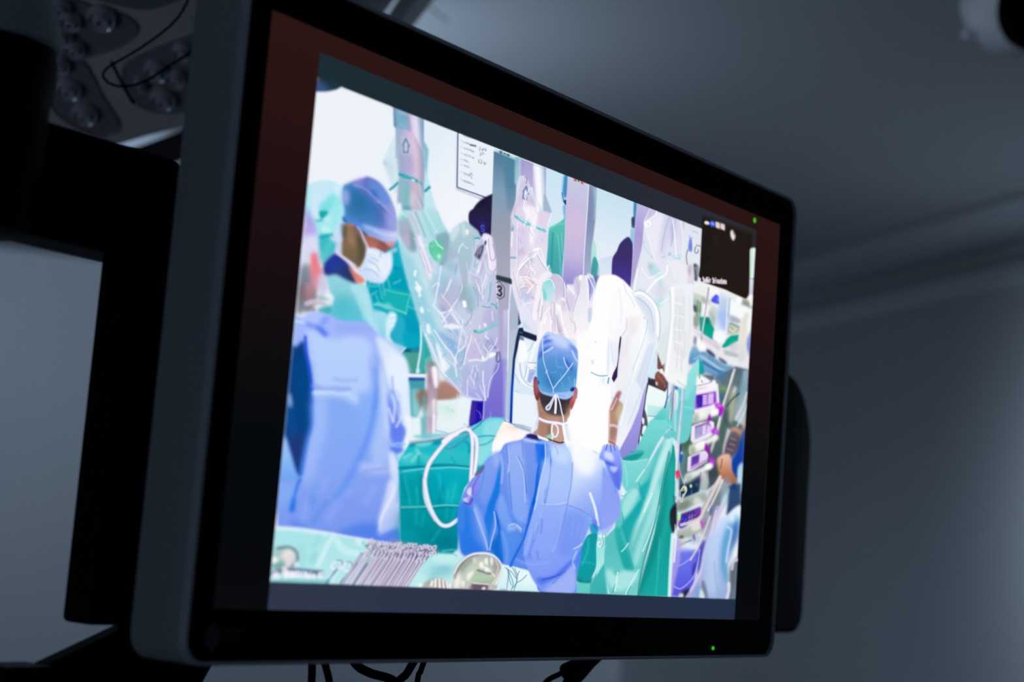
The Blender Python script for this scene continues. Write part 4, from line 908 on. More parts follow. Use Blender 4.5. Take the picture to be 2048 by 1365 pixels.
L;40386c;1803 366 -6 -10 -10 -4 -8 6 -1 11 6 10 9 4 9 -5 1 -12;.7 .75 1 3.6
L;f2ecfa;1798 369 -6 -10 -10 -3 -8 5 -1 11 6 10 10 4 8 -5 1 -12;.4 .95 1 2.3
L;e8e0f4;1790 358 -29 -40;.6 .9 1 3
L;3c3468;1805 362 -22 -37;.8 .7 1 2.5
L;6c5890;1316 377 -13 -11;.5 .7 1 1.8
L;fff4fc;1656 339 -15 -8;.5 .7 1 1.8
L;ffffff;1441 405 -5 -12;.5 .7 1 1.8
L;6c5890;1246 410 -1 -13;.5 .7 1 1.8
L;342c5c;1368 397 -6 -8;.5 .7 1 1.8
L;ffffff;1162 370 -4 -7;.5 .7 1 1.8
L;6c5890;1432 363 -2 -7;.5 .7 1 1.8
L;6c5890;1690 394 1 -11;.5 .7 1 1.8
L;ffffff;1734 366 -10 -13;.5 .7 1 1.8
L;6c5890;1571 397 -11 -8;.5 .7 1 1.8
L;342c5c;1173 396 -11 -15;.5 .7 1 1.8
L;6c5890;1730 345 -1 -16;.5 .7 1 1.8
L;ffffff;1490 398 -5 -9;.5 .7 1 1.8
L;ffffff;1388 373 -2 -10;.5 .7 1 1.8
L;ffffff;1651 375 -15 -8;.5 .7 1 1.8
L;342c5c;1446 359 -3 -16;.5 .7 1 1.8
L;fff4fc;1182 366 -12 -15;.5 .7 1 1.8
L;342c5c;1721 392 3 -9;.5 .7 1 1.8
L;fff4fc;1208 349 -5 -14;.5 .7 1 1.8
L;6c5890;1728 379 5 -14;.5 .7 1 1.8
L;fff4fc;1744 369 6 -11;.5 .7 1 1.8
L;6c5890;1604 390 -11 -12;.5 .7 1 1.8
L;6c5890;1692 386 2 -17;.5 .7 1 1.8
L;fff4fc;1464 376 -11 -16;.5 .7 1 1.8
L;fff4fc;1244 380 3 -12;.5 .7 1 1.8
L;6c5890;1629 353 -3 -14;.5 .7 1 1.8
L;342c5c;1760 332 -15 -13;.5 .7 1 1.8
L;342c5c;1381 398 -9 -13;.5 .7 1 1.8
L;6c5890;1679 369 0 -10;.5 .7 1 1.8
L;ffffff;1508 343 -5 -16;.5 .7 1 1.8
L;ffffff;1675 370 -6 -9;.5 .7 1 1.8
L;ffffff;1298 364 5 -16;.5 .7 1 1.8
L;342c5c;1298 400 -11 -14;.5 .7 1 1.8
L;342c5c;1558 400 -12 -7;.5 .7 1 1.8
L;ffffff;1262 409 -12 -11;.5 .7 1 1.8
L;6c5890;1708 395 -3 -15;.5 .7 1 1.8
L;6c5890;1161 396 -8 -7;.5 .7 1 1.8
L;6c5890;1546 352 -7 -14;.5 .7 1 1.8
L;6c5890;1226 397 -11 -17;.5 .7 1 1.8
L;342c5c;1705 390 -1 -11;.5 .7 1 1.8
L;342c5c;1426 362 -12 -17;.5 .7 1 1.8
L;ffffff;1358 372 -1 -12;.5 .7 1 1.8
L;fff4fc;1191 397 -1 -15;.5 .7 1 1.8
L;6c5890;1245 390 -11 -18;.5 .7 1 1.8
L;6c5890;1240 393 -4 -14;.5 .7 1 1.8
L;fff4fc;1428 386 -2 -7;.5 .7 1 1.8
L;6c5890;1264 377 -7 -10;.5 .7 1 1.8
L;ffffff;1387 350 -5 -10;.5 .7 1 1.8
L;342c5c;1575 366 5 -11;.5 .7 1 1.8
L;6c5890;1642 395 2 -8;.5 .7 1 1.8
P;b8ecec,c4eef0;1735 348 98 29 121 2 108 -17 -12 -46 -43 -80 1 -78 -448 -3 100 125;2 .95 0 1861 378 1889 155
P;6cb8c8;1842 308 121 5 24 -55 -67 -24 -70 8 -28 -45 -69 9 25 67;12 .7 1
P;c8f4f0;1800 373 155 1 24 -49 -137 -17 -71 20;5 .7 1
L;5ca8b8;1833 377 121 2 55 -13;1 .6 1 2
P;94a49c,c8b8b8;1692 158 29 31 65 24 67 7 71 -14 56 -35 2 -16 -290 -2;2 .95 1 1823 219 1832 151
L;a0c0bc;1721 189 65 24 102 3;1.5 .6 1 3
L;fffaf6;1820 208 5 -38;1.5 .9 1 5
L;fffaf6;1854 209 10 -43;1.5 .9 1 5
L;fffaf6;1889 205 14 -41;1.5 .9 1 5
L;fffaf6;1788 196 -6 -22;1.5 .9 1 5
L;fffaf6;1925 195 17 -33;1.5 .9 1 5
L;fffaf6;1962 179 11 -19;1.5 .9 1 5
L;806068;1838 203 5 -41;1.5 .6 1 2.5
L;806068;1876 205 10 -42;1.5 .6 1 2.5
L;806068;1912 194 13 -30;1.5 .6 1 2.5
P;fff8f4;1664 177 33 6 -5 -25 -25 0;2 .8 1
P;e4f6f8,ccf0f2;2469 332 134 -10 197 -16 42 -20 47 -58 40 -76 -207 -11 -267 0 -60 27;1 1 1 2662 339 2687 140
P;f0fafc;2584 319 197 -17 71 -99 -138 8 -106 68;8 .6 1
L;1c4c8c;2681 316 119 -10 48 -28 53 -61;.4 .7 1 1.5
L;44809c;2538 305 44 -45 35 -51 -13 -47;.3 .8 1 1.5
L;44809c;2559 289 -1 -64 -4 -47;.3 .8 1 1.5
L;44809c;2595 313 44 -45 15 -47 -22 -59;.3 .8 1 1.5
L;44809c;2519 310 70 -26 53 -39;.3 .8 1 1.5
L;44809c;2674 293 -15 -36 -4 -41 -34 -36;.3 .8 1 1.5
L;44809c;2760 269 -49 -34 -56 -22;.3 .8 1 1.5
L;44809c;2549 294 27 -63 23 -34;.3 .8 1 1.5
L;44809c;2624 308 35 -45;.3 .8 1 1.5
P;9cacd4;2479 170 85 2 2 -14 -86 1;1 .9 0
P;d0e6f0,c4e2ee;1098 2913 -33 -59 -44 -99 -15 -37 42 -51 38 -46 21 -34 36 -31 31 7 -48 379;2 .75 0 1061 2926 1109 2549
P;b0c8dc;1017 2726 23 11 18 -23 -30 -13;2 .6 1
P;c0d8e8;1042 2721 44 33 27 -93 -31 -8;5 .5 1
P;c0e4ec,b4e4ea,bce8ee;1361 2957 53 -55 5 -33 8 -135 34 -66 45 -87 61 -73 41 -57 -199 -41 -49 252 9 195;2 .8 0 1410 2970 1479 2424
P;4c94b8,6cb0cc;1362 2946 55 -49 -1 -74 3 -91 -24 51 -23 86;1.5 .55 0 1383 2951 1411 2730
P;5c84a4,7ca8c4,8cbcd4,8cb4d0,a8a0c8,e0d4f0,e4dcf4,9cb0cc,6494b4;1059 3080 289 -1 25 -198 -36 2 -47 68 -42 6 -156 -1 -14 13;.8 1 0 1071 2995 1347 3068
P;6c9cbc,8cc0d4;1111 3062 87 -3 8 -62 -30 -59 -52 26;2.5 .8 0 1154 3073 1171 2937
L;a8c4dc;1108 3058 94 0 134 1;.8 .6 1 2
L;e89cb8;1216 3078 50 0;.8 .6 1 2
P;6c9cc4;1128 2965 35 9 14 -13 0 -28 -41 1 -14 13;1.5 .8 1
P;b8ccdc,9cb0cc,b8b8d8,c8bce0,d4c0d8,b0a8c8,90a8c0;1098 2963 140 8 53 -26 48 -50 32 -21 24 -91 6 -112 10 -111 14 -147 -210 -44 -50 137 -4 166 -44 156;1.5 1 0 1134 2721 1395 2783
P;dccce0,e4c8d0;1232 2953 61 -24 44 -80 8 -134 -21 -28 -49 124 -31 49;6 .6 0 1276 2964 1311 2684
P;a4a4d0;1168 2807 96 24 30 -106 -120 -28;8 .6 1
L;8c98b8;1100 2958 15 -86 8 -98;1 .6 1 2.5
P;d0c4e0;1141 2921 102 12 9 -108 -84 -18;2 .5 0
L;4c84a0;1197 2913 -24 -48 11 0 2 -41 40 9 -4 38 10 4 -35 38;.7 .9 0 3.2
P;c8d4e4;1188 2874 28 7 5 -38 -28 -7;2 .5 1
P;40b0b8,1ca4ac,28a8b0;1157 2692 83 1 75 -5 51 -8 23 -12 -2 -8 -36 5 -67 5 -74 -1 -51 2;.8 1 0 1280 2721 1290 2637
L;7cd4dc;1208 2683 66 -1;.5 .8 1 1.6
P;d8f4f8;1283 2678 29 1 1 -8 -29 -4;.6 .9 1
L;1c98a4;1157 2622 -27 -27 -37 -30;.8 .9 0 4.5
L;1c9cac;1453 2663 -38 -34;.8 .9 0 5
P;a0a8c4,7cc4c8,8cacc4,c8b8cc,c4b0c4,8cb0bc;1164 2645 120 22 110 -9 24 -153 -34 -100 -169 -36 -42 139;2 .75 0 1174 2563 1400 2614
P;70c0bc;1227 2598 50 0 3 -89 -40 -15;5 .6 1
P;dcd0dc;1278 2587 49 5 -6 -85 -32 -8;5 .7 1
P;f8fcff;1171 2491 36 7 14 -80 -35 -13;2.5 .9 1
P;5c94a8;1225 2486 64 13 22 -45 -57 -7;3 .7 1
P;90dcd0;1198 2441 56 12 4 -38 -63 -14;3 .7 1
L;b4dce4;1349 2682 26 -73 52 -74;1.2 .8 1 3
L;b4dce4;1329 2576 67 -65 62 -91;1.2 .8 1 3
L;b4dce4;1358 2548 78 -85;1.2 .8 1 3
P;c2e2ec,b6dce8,b6d6e8,c2d2e8,c8c8e4,b8bce4;1180 2457 358 77 69 -71 86 -57 21 39 115 82 38 -15 95 -34 39 -21 118 24 42 -111 28 -114 50 -288 25 -94 -8 -199 -61 -266 -117 -14 -135 -5 -67 38 -147 60 -118 119 -141 181 -84 136 -95 167 -89 188;2.5 .93 0 1222 2188 2269 1795
P;9cd4e4,7cc8dc;1206 2279 96 -75 68 -20 99 -117 103 -151 86 -135 67 -123 83 -102 -89 10 -119 130 -145 145 -94 151 -73 126;6 .75 1 1448 2328 1550 1521
P;d4ecf4;1382 2219 96 -94 87 -153 105 -153 -10 -58 -100 120 -104 150 -74 121;9 .5 1
P;b0e0e4,a0dce0;1413 2507 116 25 69 -65 51 -58 -103 -10 -36 -58 -66 59;4 .8 1 1515 2529 1538 2346
L;8cccd8;1397 2504 78 -86 60 -67;1 .7 1 2.5
L;d8f4f8;1430 2511 77 -75 57 -45;1 .7 1 2.5
L;a0d8e0;1539 2523 70 -77 86 -57;.8 .7 1 2
P;9cb4c8,a0a0bc,8ca8b8;1188 2392 83 51 58 -66 48 -114 -20 -37 -41 -3 -55 40 -56 55;4 .8 0 1271 2443 1300 2215
P;c4b8d0;1246 2315 65 8 1 -73 -43 14;4 .6 1
P;7898a8;1309 2345 42 -9 29 -95 -42 3;4 .7 1
P;f8fcff;1176 2450 45 4 -1 -28 -35 -7;1.5 .9 1
P;7cd8c8;1198 2444 60 7 -1 -28 -55 -12;3 .7 1
L;e0f8f4;1208 2429 22 16 35 -15;1 .8 1 2
L;c8b8cc;1304 2450 58 -66 41 -65;2.5 .7 1 5
L;7ca4ac;1342 2475 69 -81 39 -49;2 .6 1 4
P;f8ecfc;1381 2331 28 12 31 -45 52 -80 40 -49 13 -71 -10 -19 -42 60 -60 79 -32 50;2 .9 1
L;9c8cb4;1414 2270 54 -68 53 -80;1 .6 1 2
L;c0b0d0;1379 2314 46 -98 52 -80;.8 .6 1 2
P;80a8b4,7ca0b0;1551 2360 47 38 50 16 37 -21 16 -54 -29 -121 -66 -24 24 85;3 .85 1 1626 2410 1651 2203
P;54c8a4,64ccac,88dcc0;1497 2310 56 36 52 -4 32 -33 0 -52 -33 -46 -43 0 -43 35 -21 35;1.5 1 1 1559 2347 1576 2206
P;5cd094;1579 2269 50 15 -2 -51 -50 -16;4 .7 1
P;e8fcf0;1585 2256 26 2 3 -22 -22 -2;2 .9 1
L;e8fcf8;1549 2337 33 -22 45 -14;1 .85 1 3
L;38a484;1499 2299 23 -53 47 -30;1 .5 1 2
P;e0d4ec;1526 2185 45 14 20 -19 -40 -24 -23 7;2 .8 1
P;b4d0dc,a8c4d0,b0b8d0;1693 2406 21 39 64 54 51 27 56 -16 85 -24 12 -27 -62 -89 10 -80 -25 -86 -7 -89 -44 -7 -37 80 -37 85 -68 -24 -32 51;2 .9 0 1811 2522 1862 2109
P;98b8c8;1647 2282 63 58 11 -90 63 -11 -17 -72 -127 34;6 .6 1
P;d4ecf4;1699 2425 47 50 36 -4 -28 -64 -47 -44;3 .7 1
P;fdfde8;1838 2468 29 3 1 -23 -19 -13;1.5 .95 1
P;c8e8f0;1797 2491 26 11 17 -66 -25 -17;2 .7 1
L;f0faff;1821 2374 -31 -41 -5 -30;.8 .9 1 2
P;b4b8d4;1714 2307 53 -2 -12 -48 -53 1;3 .7 1
L;e8f4fc;1831 2364 29 -17 17 9;.7 .7 1 2
L;8cacbc;1912 2439 25 -54 -2 -59;1 .6 1 2
L;2c9cb0;1940 2430 27 9 18 -3;.8 .9 1 3
P;c8e4ec;1945 2428 32 1 -26 -12;.8 .8 1
P;f0e8fa;2017 2478 36 10 47 -5 19 -38 44 -92 14 -39 -5 -37 -43 -29 -34 50 -29 83 -34 47 -21 19;1.2 .97 1
L;b8a8d0;2075 2454 20 -85 25 -48 36 12 0 36 -30 54;.7 .8 1 2.4
L;ffffff;2055 2468 16 -56 30 -89 16 -56;.7 .8 1 2
L;c8bcdc;2069 2352 15 -44;.8 .8 1 2.5
P;34344c;2043 2436 16 0 -4 -24 -13 0;.7 1 1
P;2c2c44;1974 2375 65 39 -8 -51 -25 -61 -23 4 -39 16;2 .85 0
P;b8a8d4;1978 2382 22 10 -18 -80 -14 3;1 .7 0
L;a8b0cc;1944 2328 37 66 32 42;.7 .9 1 2
L;e8e0f4;2010 2382 -13 -44;.5 .8 1 1.5
L;d8d0ec;1931 2320 41 72 31 48;1 .8 1 3
L;ece4f8;2054 2367 -18 -45 -14 -38;1 .85 1 3
P;fffcff;2013 2283 18 3 -19 -62 -24 -28 -27 -8 31 44;1.2 .9 1
P;b8acd0;2035 2334 25 17 -8 -84 -21 -52 -19 9;2 .6 1
P;b0b0d0,bcb4d4;1642 2042 94 85 110 -27 27 -76 -45 -65 -66 -40 -86 -8 -44 72;10 .6 1 1734 2127 1760 1919
P;c4a8c8;1629 2011 68 12 127 -179 -58 47;8 .5 1
P;8cb4d4;1556 2049 91 96 88 -7 -42 -87 -94 -74;12 .5 1
P;8ca8ac,8cb0b8;1862 2115 57 -25 66 -93 -29 -63 -57 25 -59 42 -19 14;5 .7 1 1884 2119 1908 1926
P;98c4d0;1898 2110 91 4 29 -88 -29 -63 -62 59;6 .6 1
P;b8b8d8;1931 2209 103 -16 -17 -86 -46 4;4 .6 1
P;a090c4;1637 1950 72 -22 20 -20 -69 -11;4 .5 1
P;a8a8dc;1679 1889 87 2 40 -39 -85 -25;4 .5 1
P;fbfcff;1858 2002 36 10 21 -38 -34 -15;.8 1 0
L;f2f4fe;1624 2186 -7 -81 -13 -104 -12 -70;.7 .85 1 2.25
L;f2f4fe;1621 2078 -25 -78;.7 .85 1 1.5
L;f2f4fe;1738 2116 -35 -75;.7 .85 1 2.25
L;f2f4fe;1728 2125 -33 -86 -29 -50;.7 .85 1 1.5
L;f2f4fe;1846 2100 -12 -48 -44 -76 -54 -61 -66 -22;.7 .85 1 2.4
L;f2f4fe;1579 1929 46 -26 55 -25 41 -51;.7 .85 1 2.25
L;f2f4fe;1647 2008 112 -66 115 -68;.7 .85 1 1.65
L;f2f4fe;1755 1907 48 -32 58 -37 59 -49;.7 .85 1 2.25
L;f2f4fe;1589 1919 73 -33;.7 .85 1 1.5
L;f2f4fe;1645 1883 100 34 16 14;.7 .85 1 1.88
L;f2f4fe;2005 2129 56 -79;.7 .85 1 2.25
L;f2f4fe;1973 2164 32 -35 44 -63;.7 .85 1 1.65
L;f2f4fe;2087 2214 -34 -100 16 -56;.7 .85 1 1.65
L;f2f4fe;2097 2204 -23 -110;.7 .85 1 1.2
L;f2f4fe;2036 2322 57 -83 47 -4;.7 .85 1 1.2
L;f2f4fe;1905 2204 56 -13 65 -6;.7 .85 1 1.5
L;f2f4fe;2035 2187 16 -56 33 106;.7 .85 1 1.2
L;f2f4fe;1972 1954 -29 -57 31 -30;.7 .85 1 1.2
L;f2f4fe;2175 2254 28 -114 24 -115;.7 .85 1 1.2
L;f2f4fe;1871 2256 41 -109;.7 .85 1 .9
L;f2f4fe;1706 1813 68 11 71 -6;.7 .85 1 3
L;f2f4fe;1557 2038 47 37 19 -14;.7 .85 1 1.88
L;8090bc;1837 2099 -10 -60 -47 -54;.8 .55 1 1.6
L;8090bc;2035 2111 19 -79;.8 .55 1 1.5
L;8090bc;2080 2118 -14 -37;.8 .55 1 1.5
L;8090bc;1990 2103 52 -50;.8 .55 1 2
L;8090bc;1972 2392 -18 -144 25 17;.8 .55 1 1.6
L;8090bc;1962 2109 53 -60 7 -58;.8 .55 1 2
L;8090bc;1777 2226 -9 -70;.8 .55 1 2
L;8090bc;1676 1911 35 -6 52 9;.8 .55 1 1.6
L;5cc4c8;2135 2164 1 -48 -3 -53 -7 -19;1.2 .8 1 3
L;4cb8bc;2071 2002 51 -1 27 9;.8 .85 1 2.6
L;4cb8bc;2160 2032 34 -3 20 -18;.8 .85 1 3
L;44b0b4;2215 2047 2 -41;.7 .8 1 2
L;fbfeff;1405 2039 46 -31;1.6 .85 1 5
L;fbfeff;1383 2085 5 24;1.6 .85 1 5
L;fbfeff;1474 1889 11 -21;1.6 .85 1 5
L;fbfeff;1436 1994 12 -31;1.6 .85 1 5
P;ffffff;1399 2021 41 2 11 -15 -23 -21 -26 12;2 .85 1
P;f4fcff;1465 1893 26 -1 -1 -28 -21 2;2 .85 1
P;b0bce4,a8b0e4,9c9ce4;1893 1580 85 35 92 -11 112 62 47 -75 -37 -157 -12 -48 -83 -1 -109 7 -51 45;4 .65 0 2056 1649 2090 1375
P;74a8d8,80b4e0;1660 1763 69 -1 109 -29 35 -64 -29 -50 -106 76;5 .75 1 1771 1780 1792 1612
P;8cb8d8;1724 1806 105 5 40 -39 -15 -20 -92 26;4 .7 1
P;8cc4dc;1756 1550 50 18 88 1 14 -113 -91 23 -56 26;7 .6 1
P;8cb8d8;1873 1669 48 41 19 -78 -47 -52 -38 18;5 .6 1
P;c8bce0;1930 1781 79 23 73 0 27 -66 -47 -65 -85 -47 -43 52;6 .6 1
P;9ca0c8;2120 1798 92 8 25 -50 -88 -48 -22 32;5 .5 1
P;a8a8d4;2106 1983 102 5 28 -78 -145 -35;4 .4 1
L;f2f6ff;1616 1767 86 -66 94 -54 59 -49;.8 .85 1 3
L;f2f6ff;1528 1731 77 -78 81 -101 77 -58;.8 .85 1 3
L;f2f6ff;1584 1756 86 -71 79 -79 92 -33;.8 .85 1 1.5
L;f2f6ff;1635 1691 78 -79 67 -47;.8 .85 1 2.25
L;f2f6ff;1762 1921 78 -62 31 -30;.8 .85 1 2.62
L;f2f6ff;1643 1896 77 -56 134 -94;.8 .85 1 2.62
L;f2f6ff;1706 1809 67 22 89 -3;.8 .85 1 3.75
L;f2f6ff;1677 1833 84 93;.8 .85 1 2.25
L;f2f6ff;1983 1789 -19 -61 -27 -73 -11 -59;.8 .85 1 2.62
L;f2f6ff;2012 1782 53 -62 63 -61;.8 .85 1 1.65
L;f2f6ff;2081 1815 17 -67 60 -38 -11 -60;.8 .85 1 1.88
L;f2f6ff;1939 1782 -27 -73 -64 -55 -9 -70 27 -76;.8 .85 1 2.62
L;f2f6ff;1883 1877 -14 -105 -14 -106;.8 .85 1 1.88
L;f2f6ff;2025 1598 -18 -72 41 -41;.8 .85 1 1.88
L;f2f6ff;2064 1580 -20 -60;.8 .85 1 1.5
L;f2f6ff;2128 1577 9 -69 37 -111;.8 .85 1 2.62
L;f2f6ff;2104 1481 75 -90;.8 .85 1 1.5
L;f2f6ff;1974 1499 13 -102;.8 .85 1 1.88
L;f2f6ff;1977 1626 70 16 73 4 43 24 79 40;.8 .85 1 3
L;f2f6ff;1961 1388 118 -3 100 6;.8 .85 1 1.2
L;f2f6ff;1726 1512 93 -44 95 -57;.8 .85 1 1.5
L;f2f6ff;2176 1712 50 55 22 50;.8 .85 1 1.65
L;f2f6ff;2118 1809 58 -20;.8 .85 1 1.88
L;f2f6ff;2133 1835 -6 -24 30 -13;.8 .85 1 1.5
L;f2f6ff;2266 1749 19 -80 -11 -61 -66 -79 -13 -118;.8 .85 1 1.2
L;f2f6ff;1545 1795 14 -42;.8 .85 1 5.25
L;f2f6ff;2055 1870 0 -35;.8 .85 1 2.25
L;f2f6ff;2171 1982 16 -56;.8 .85 1 1.88
P;fbfdff;1643 1692 28 -18 61 -71 57 -37 -31 -33 -34 -10 -43 73;2 .85 1
P;f4f8ff;1533 1791 38 3 9 -44 -28 -10;3 .85 1
P;ffffff;2098 1894 23 1 3 -20 -19 0;1 .95 1
P;fcffe0;2103 1673 23 0 7 -19 -23 -1;1.3 .95 1
P;ffffff;2169 1700 53 19 25 -11 -48 -28;1.5 .9 1
P;fbf4ff;1731 1819 95 12 -15 -20 -87 -7;1.5 .85 1
L;7080b4;1778 1792 76 -46;.8 .5 1 1.6
L;7080b4;1923 1699 -1 -69 -29 -50;.8 .5 1 2
L;7080b4;2018 1585 37 -6 26 -66;.8 .5 1 1.3
L;7080b4;2081 1815 18 -79 52 -39;.8 .5 1 1.2
L;7080b4;1895 1776 25 -54;.8 .5 1 1.3
L;7080b4;1913 1847 46 66 3 47;.8 .5 1 2
L;7080b4;2141 1778 44 18;.8 .5 1 1.6
L;6cd0c8;2006 1824 89 20 71 31 80 36;1.5 .7 1 5
L;4cb8b4;2007 1819 45 1 44 15;.8 .7 1 2.6
L;2c8c94;2001 1829 19 -3;.7 .8 1 2.5
L;505890;2282 1728 11 -34 -7 -31 -24 0 -8 31 4 24;.6 .85 1 2.5
L;585c8c;2269 1726 6 -35;.4 .8 1 1.3
P;5c6494;2219 1748 26 13 -7 -16;1 .8 1
L;8ca0c4;1734 1630 7 -13 5 -13;.5 .38 1 .9
L;ffffff;1931 1650 11 -10 15 -7;.5 .39 1 1.16
L;ffffff;2103 1727 -1 -9 2 -8;.5 .41 1 1.35
L;eaf4fc;1770 1707 5 -7 -3 -9;.5 .45 1 1.35
L;8ca0c4;1846 1675 10 -17 6 -19;.5 .35 1 1.34
L;8ca0c4;2008 1690 18 -1 17 4;.5 .44 1 1.38
L;eaf4fc;2198 1755 -8 -12 11 -11;.5 .44 1 1.28
L;eaf4fc;1970 1804 4 -11 12 -7;.5 .41 1 1.13
L;ffffff;2155 1702 18 -11 0 -18;.5 .42 1 1.02
L;8ca0c4;1913 1796 6 -7 8 -6;.5 .42 1 1.07
L;ffffff;1746 1690 -18 -12 -3 -15;.5 .41 1 .92
L;8ca0c4;2125 1772 8 -18 18 -15;.5 .33 1 1.37
L;8ca0c4;2098 1686 -8 -18 -7 -18;.5 .54 1 .76
L;eaf4fc;1916 1739 11 -13 24 -3;.5 .41 1 .99
L;ffffff;1844 1698 22 -2 9 -13;.5 .45 1 1.11
L;eaf4fc;1744 1760 11 -13 21 -4;.5 .54 1 .63
L;8ca0c4;1699 1621 18 -1 13 -5;.5 .39 1 .75
L;8ca0c4;1739 1731 -1 -20 8 -18;.5 .43 1 1.17
L;ffffff;1829 1707 4 -13 -9 -13;.5 .49 1 .8
L;ffffff;2214 1677 -4 -15 15 -10;.5 .36 1 .61
L;8ca0c4;2047 1794 17 -9 7 -14;.5 .44 1 1.24
L;eaf4fc;1778 1670 17 -5 17 -4;.5 .42 1 1.13
L;eaf4fc;2057 1801 10 -6 -2 -10;.5 .42 1 1.2
L;ffffff;1781 1779 18 -14 -7 -21;.5 .46 1 1.37
L;eaf4fc;1755 1629 -6 -14 -12 -13;.5 .46 1 .68
L;eaf4fc;2159 1735 1 -16 19 -7;.5 .44 1 .84
L;8c98c8;2253 1236 -3 -24 14 -22;.5 .38 1 .88
L;8c98c8;1673 1286 5 -25 16 -22;.5 .43 1 1.14
L;f4f4ff;1778 1572 -3 -15 -7 -15;.5 .38 1 1.15
L;f4f4ff;1647 1432 4 -11 5 -12;.5 .43 1 1.54
L;dfe8fc;1891 1378 4 -19 -6 -20;.5 .5 1 .8
L;dfe8fc;2075 1427 16 -14 16 -14;.5 .51 1 1.1
L;dfe8fc;1874 1223 -16 -18 10 -20;.5 .38 1 1.09
L;8c98c8;1846 1298 6 -12 19 -6;.5 .44 1 1.34
L;dfe8fc;1838 1255 -2 -18 5 -18;.5 .38 1 .93
L;8c98c8;1972 1212 33 -4 17 -18;.5 .53 1 1.3
L;ffffff;1768 1270 -1 -15 -13 -13;.5 .36 1 1.32
L;ffffff;1817 1241 20 -22 -13 -26;.5 .41 1 .71
L;8c98c8;1766 1575 -4 -12 11 -8;.5 .51 1 .89
L;ffffff;1719 1501 11 -18 3 -21;.5 .38 1 1.36
L;dfe8fc;2213 1645 -4 -23 -18 -21;.5 .43 1 .69
L;f4f4ff;2121 1312 14 -23 30 -14;.5 .38 1 1.08
L;dfe8fc;2033 1485 10 -24 -17 -24;.5 .4 1 1.09
L;ffffff;2169 1491 -11 -15 11 -14;.5 .54 1 1.28
L;ffffff;2035 1513 11 -16 -3 -18;.5 .38 1 1.54
L;8c98c8;1895 1496 1 -20 7 -18;.5 .42 1 .89
L;f4f4ff;1932 1606 -6 -12 1 -12;.5 .33 1 .75
L;dfe8fc;2077 1583 2 -11 6 -10;.5 .47 1 .93
L;ffffff;1789 1204 -11 -16 -11 -15;.5 .53 1 1.44
L;ffffff;2015 1223 16 -17 17 -17;.5 .53 1 1.12
L;ffffff;1999 1492 -4 -10 1 -11;.5 .37 1 .75
L;dfe8fc;2132 1276 28 -15 0 -26;.5 .53 1 1.07
L;dfe8fc;1986 1614 7 -22 -11 -22;.5 .46 1 .83
L;ffffff;1874 1402 13 -19 6 -21;.5 .36 1 .88
L;dfe8fc;2006 1474 9 -10 13 -8;.5 .49 1 1.34
L;8c98c8;1934 1455 -5 -18 12 -16;.5 .52 1 1.09
L;f4f4ff;2091 1314 27 -10 23 -15;.5 .39 1 1.09
L;ffffff;1907 1314 0 -24 5 -24;.5 .37 1 .72
L;ffffff;1987 1268 -21 -22 -6 -25;.5 .4 1 .77
L;8c98c8;1788 1304 26 -11 23 -12;.5 .45 1 .76
L;f4f4ff;2239 1318 3 -21 -13 -22;.5 .48 1 1.07
L;f4f4ff;1910 1180 -3 -23 3 -22;.5 .49 1 1.07
L;8c98c8;2130 1469 10 -10 3 -10;.5 .54 1 1.29
L;ffffff;2069 1422 34 -11 25 -19;.5 .52 1 1.33
L;ffffff;1781 1324 29 -15 35 -10;.5 .45 1 .94
L;dfe8fc;2196 1440 6 -13 -9 -14;.5 .49 1 1.49
L;f4f4ff;2030 1231 -3 -24 15 -21;.5 .53 1 .9
L;dfe8fc;1991 1405 29 -11 2 -21;.5 .44 1 1.08
L;ffffff;1755 1282 -19 -12 -2 -16;.5 .44 1 1.32
L;ffffff;2042 1478 10 -12 12 -11;.5 .46 1 1.53
L;8090c8;1724 1837 11 -8 8 -9;.5 .5 1 1.36
L;ffffff;1730 1724 11 -12 -3 -16;.5 .54 1 .89
L;8090c8;1617 1680 11 -10 3 -12;.5 .46 1 .74
L;ffffff;2004 1773 -1 -13 -2 -14;.5 .51 1 1.49
L;f4f4ff;2186 1710 4 -22 -9 -22;.5 .46 1 1.02
L;ffffff;1844 1840 1 -16 14 -11;.5 .43 1 .73
L;ffffff;2210 1800 13 -8 17 -6;.5 .37 1 1.02
L;8090c8;1972 1829 17 -10 24 -4;.5 .37 1 1.22
L;ffffff;1800 1655 4 -20 22 -12;.5 .37 1 .95
L;8090c8;1857 1873 12 -20 32 -6;.5 .54 1 1.31
L;ffffff;1602 1769 -22 -13 -2 -18;.5 .37 1 .92
L;8090c8;1851 1848 4 -18 22 -8;.5 .41 1 1.16
L;f4f4ff;1865 1789 -5 -19 -8 -19;.5 .38 1 1.03
L;f4f4ff;1619 1832 18 5 16 9;.5 .45 1 1.19
L;f4f4ff;1943 1813 -22 -11 -4 -17;.5 .38 1 1.08
L;dfe8fc;1827 1870 11 -15 -3 -17;.5 .44 1 1.39
L;f4f4ff;1608 1779 0 -15 14 -10;.5 .53 1 .95
L;ffffff;1772 1840 -13 -20 13 -17;.5 .35 1 1.09
L;8090c8;1735 1637 -16 -13 -10 -15;.5 .45 1 1.38
L;dfe8fc;1999 1724 14 -11 24 0;.5 .54 1 .73
L;ffffff;2192 1758 -19 -9 -5 -14;.5 .48 1 1.43
L;ffffff;1874 1763 5 -16 -1 -17;.5 .36 1 .85
L;ffffff;1957 1832 26 -1 17 -11;.5 .37 1 1.43
L;dfe8fc;1998 1819 -17 -25 4 -25;.5 .43 1 1.47
L;ffffff;1650 1671 -9 -14 4 -15;.5 .5 1 .98
L;ffffff;1896 1888 -14 -24 9 -23;.5 .43 1 1.5
L;ffffff;1734 1610 32 -8 28 -12;.5 .47 1 .76
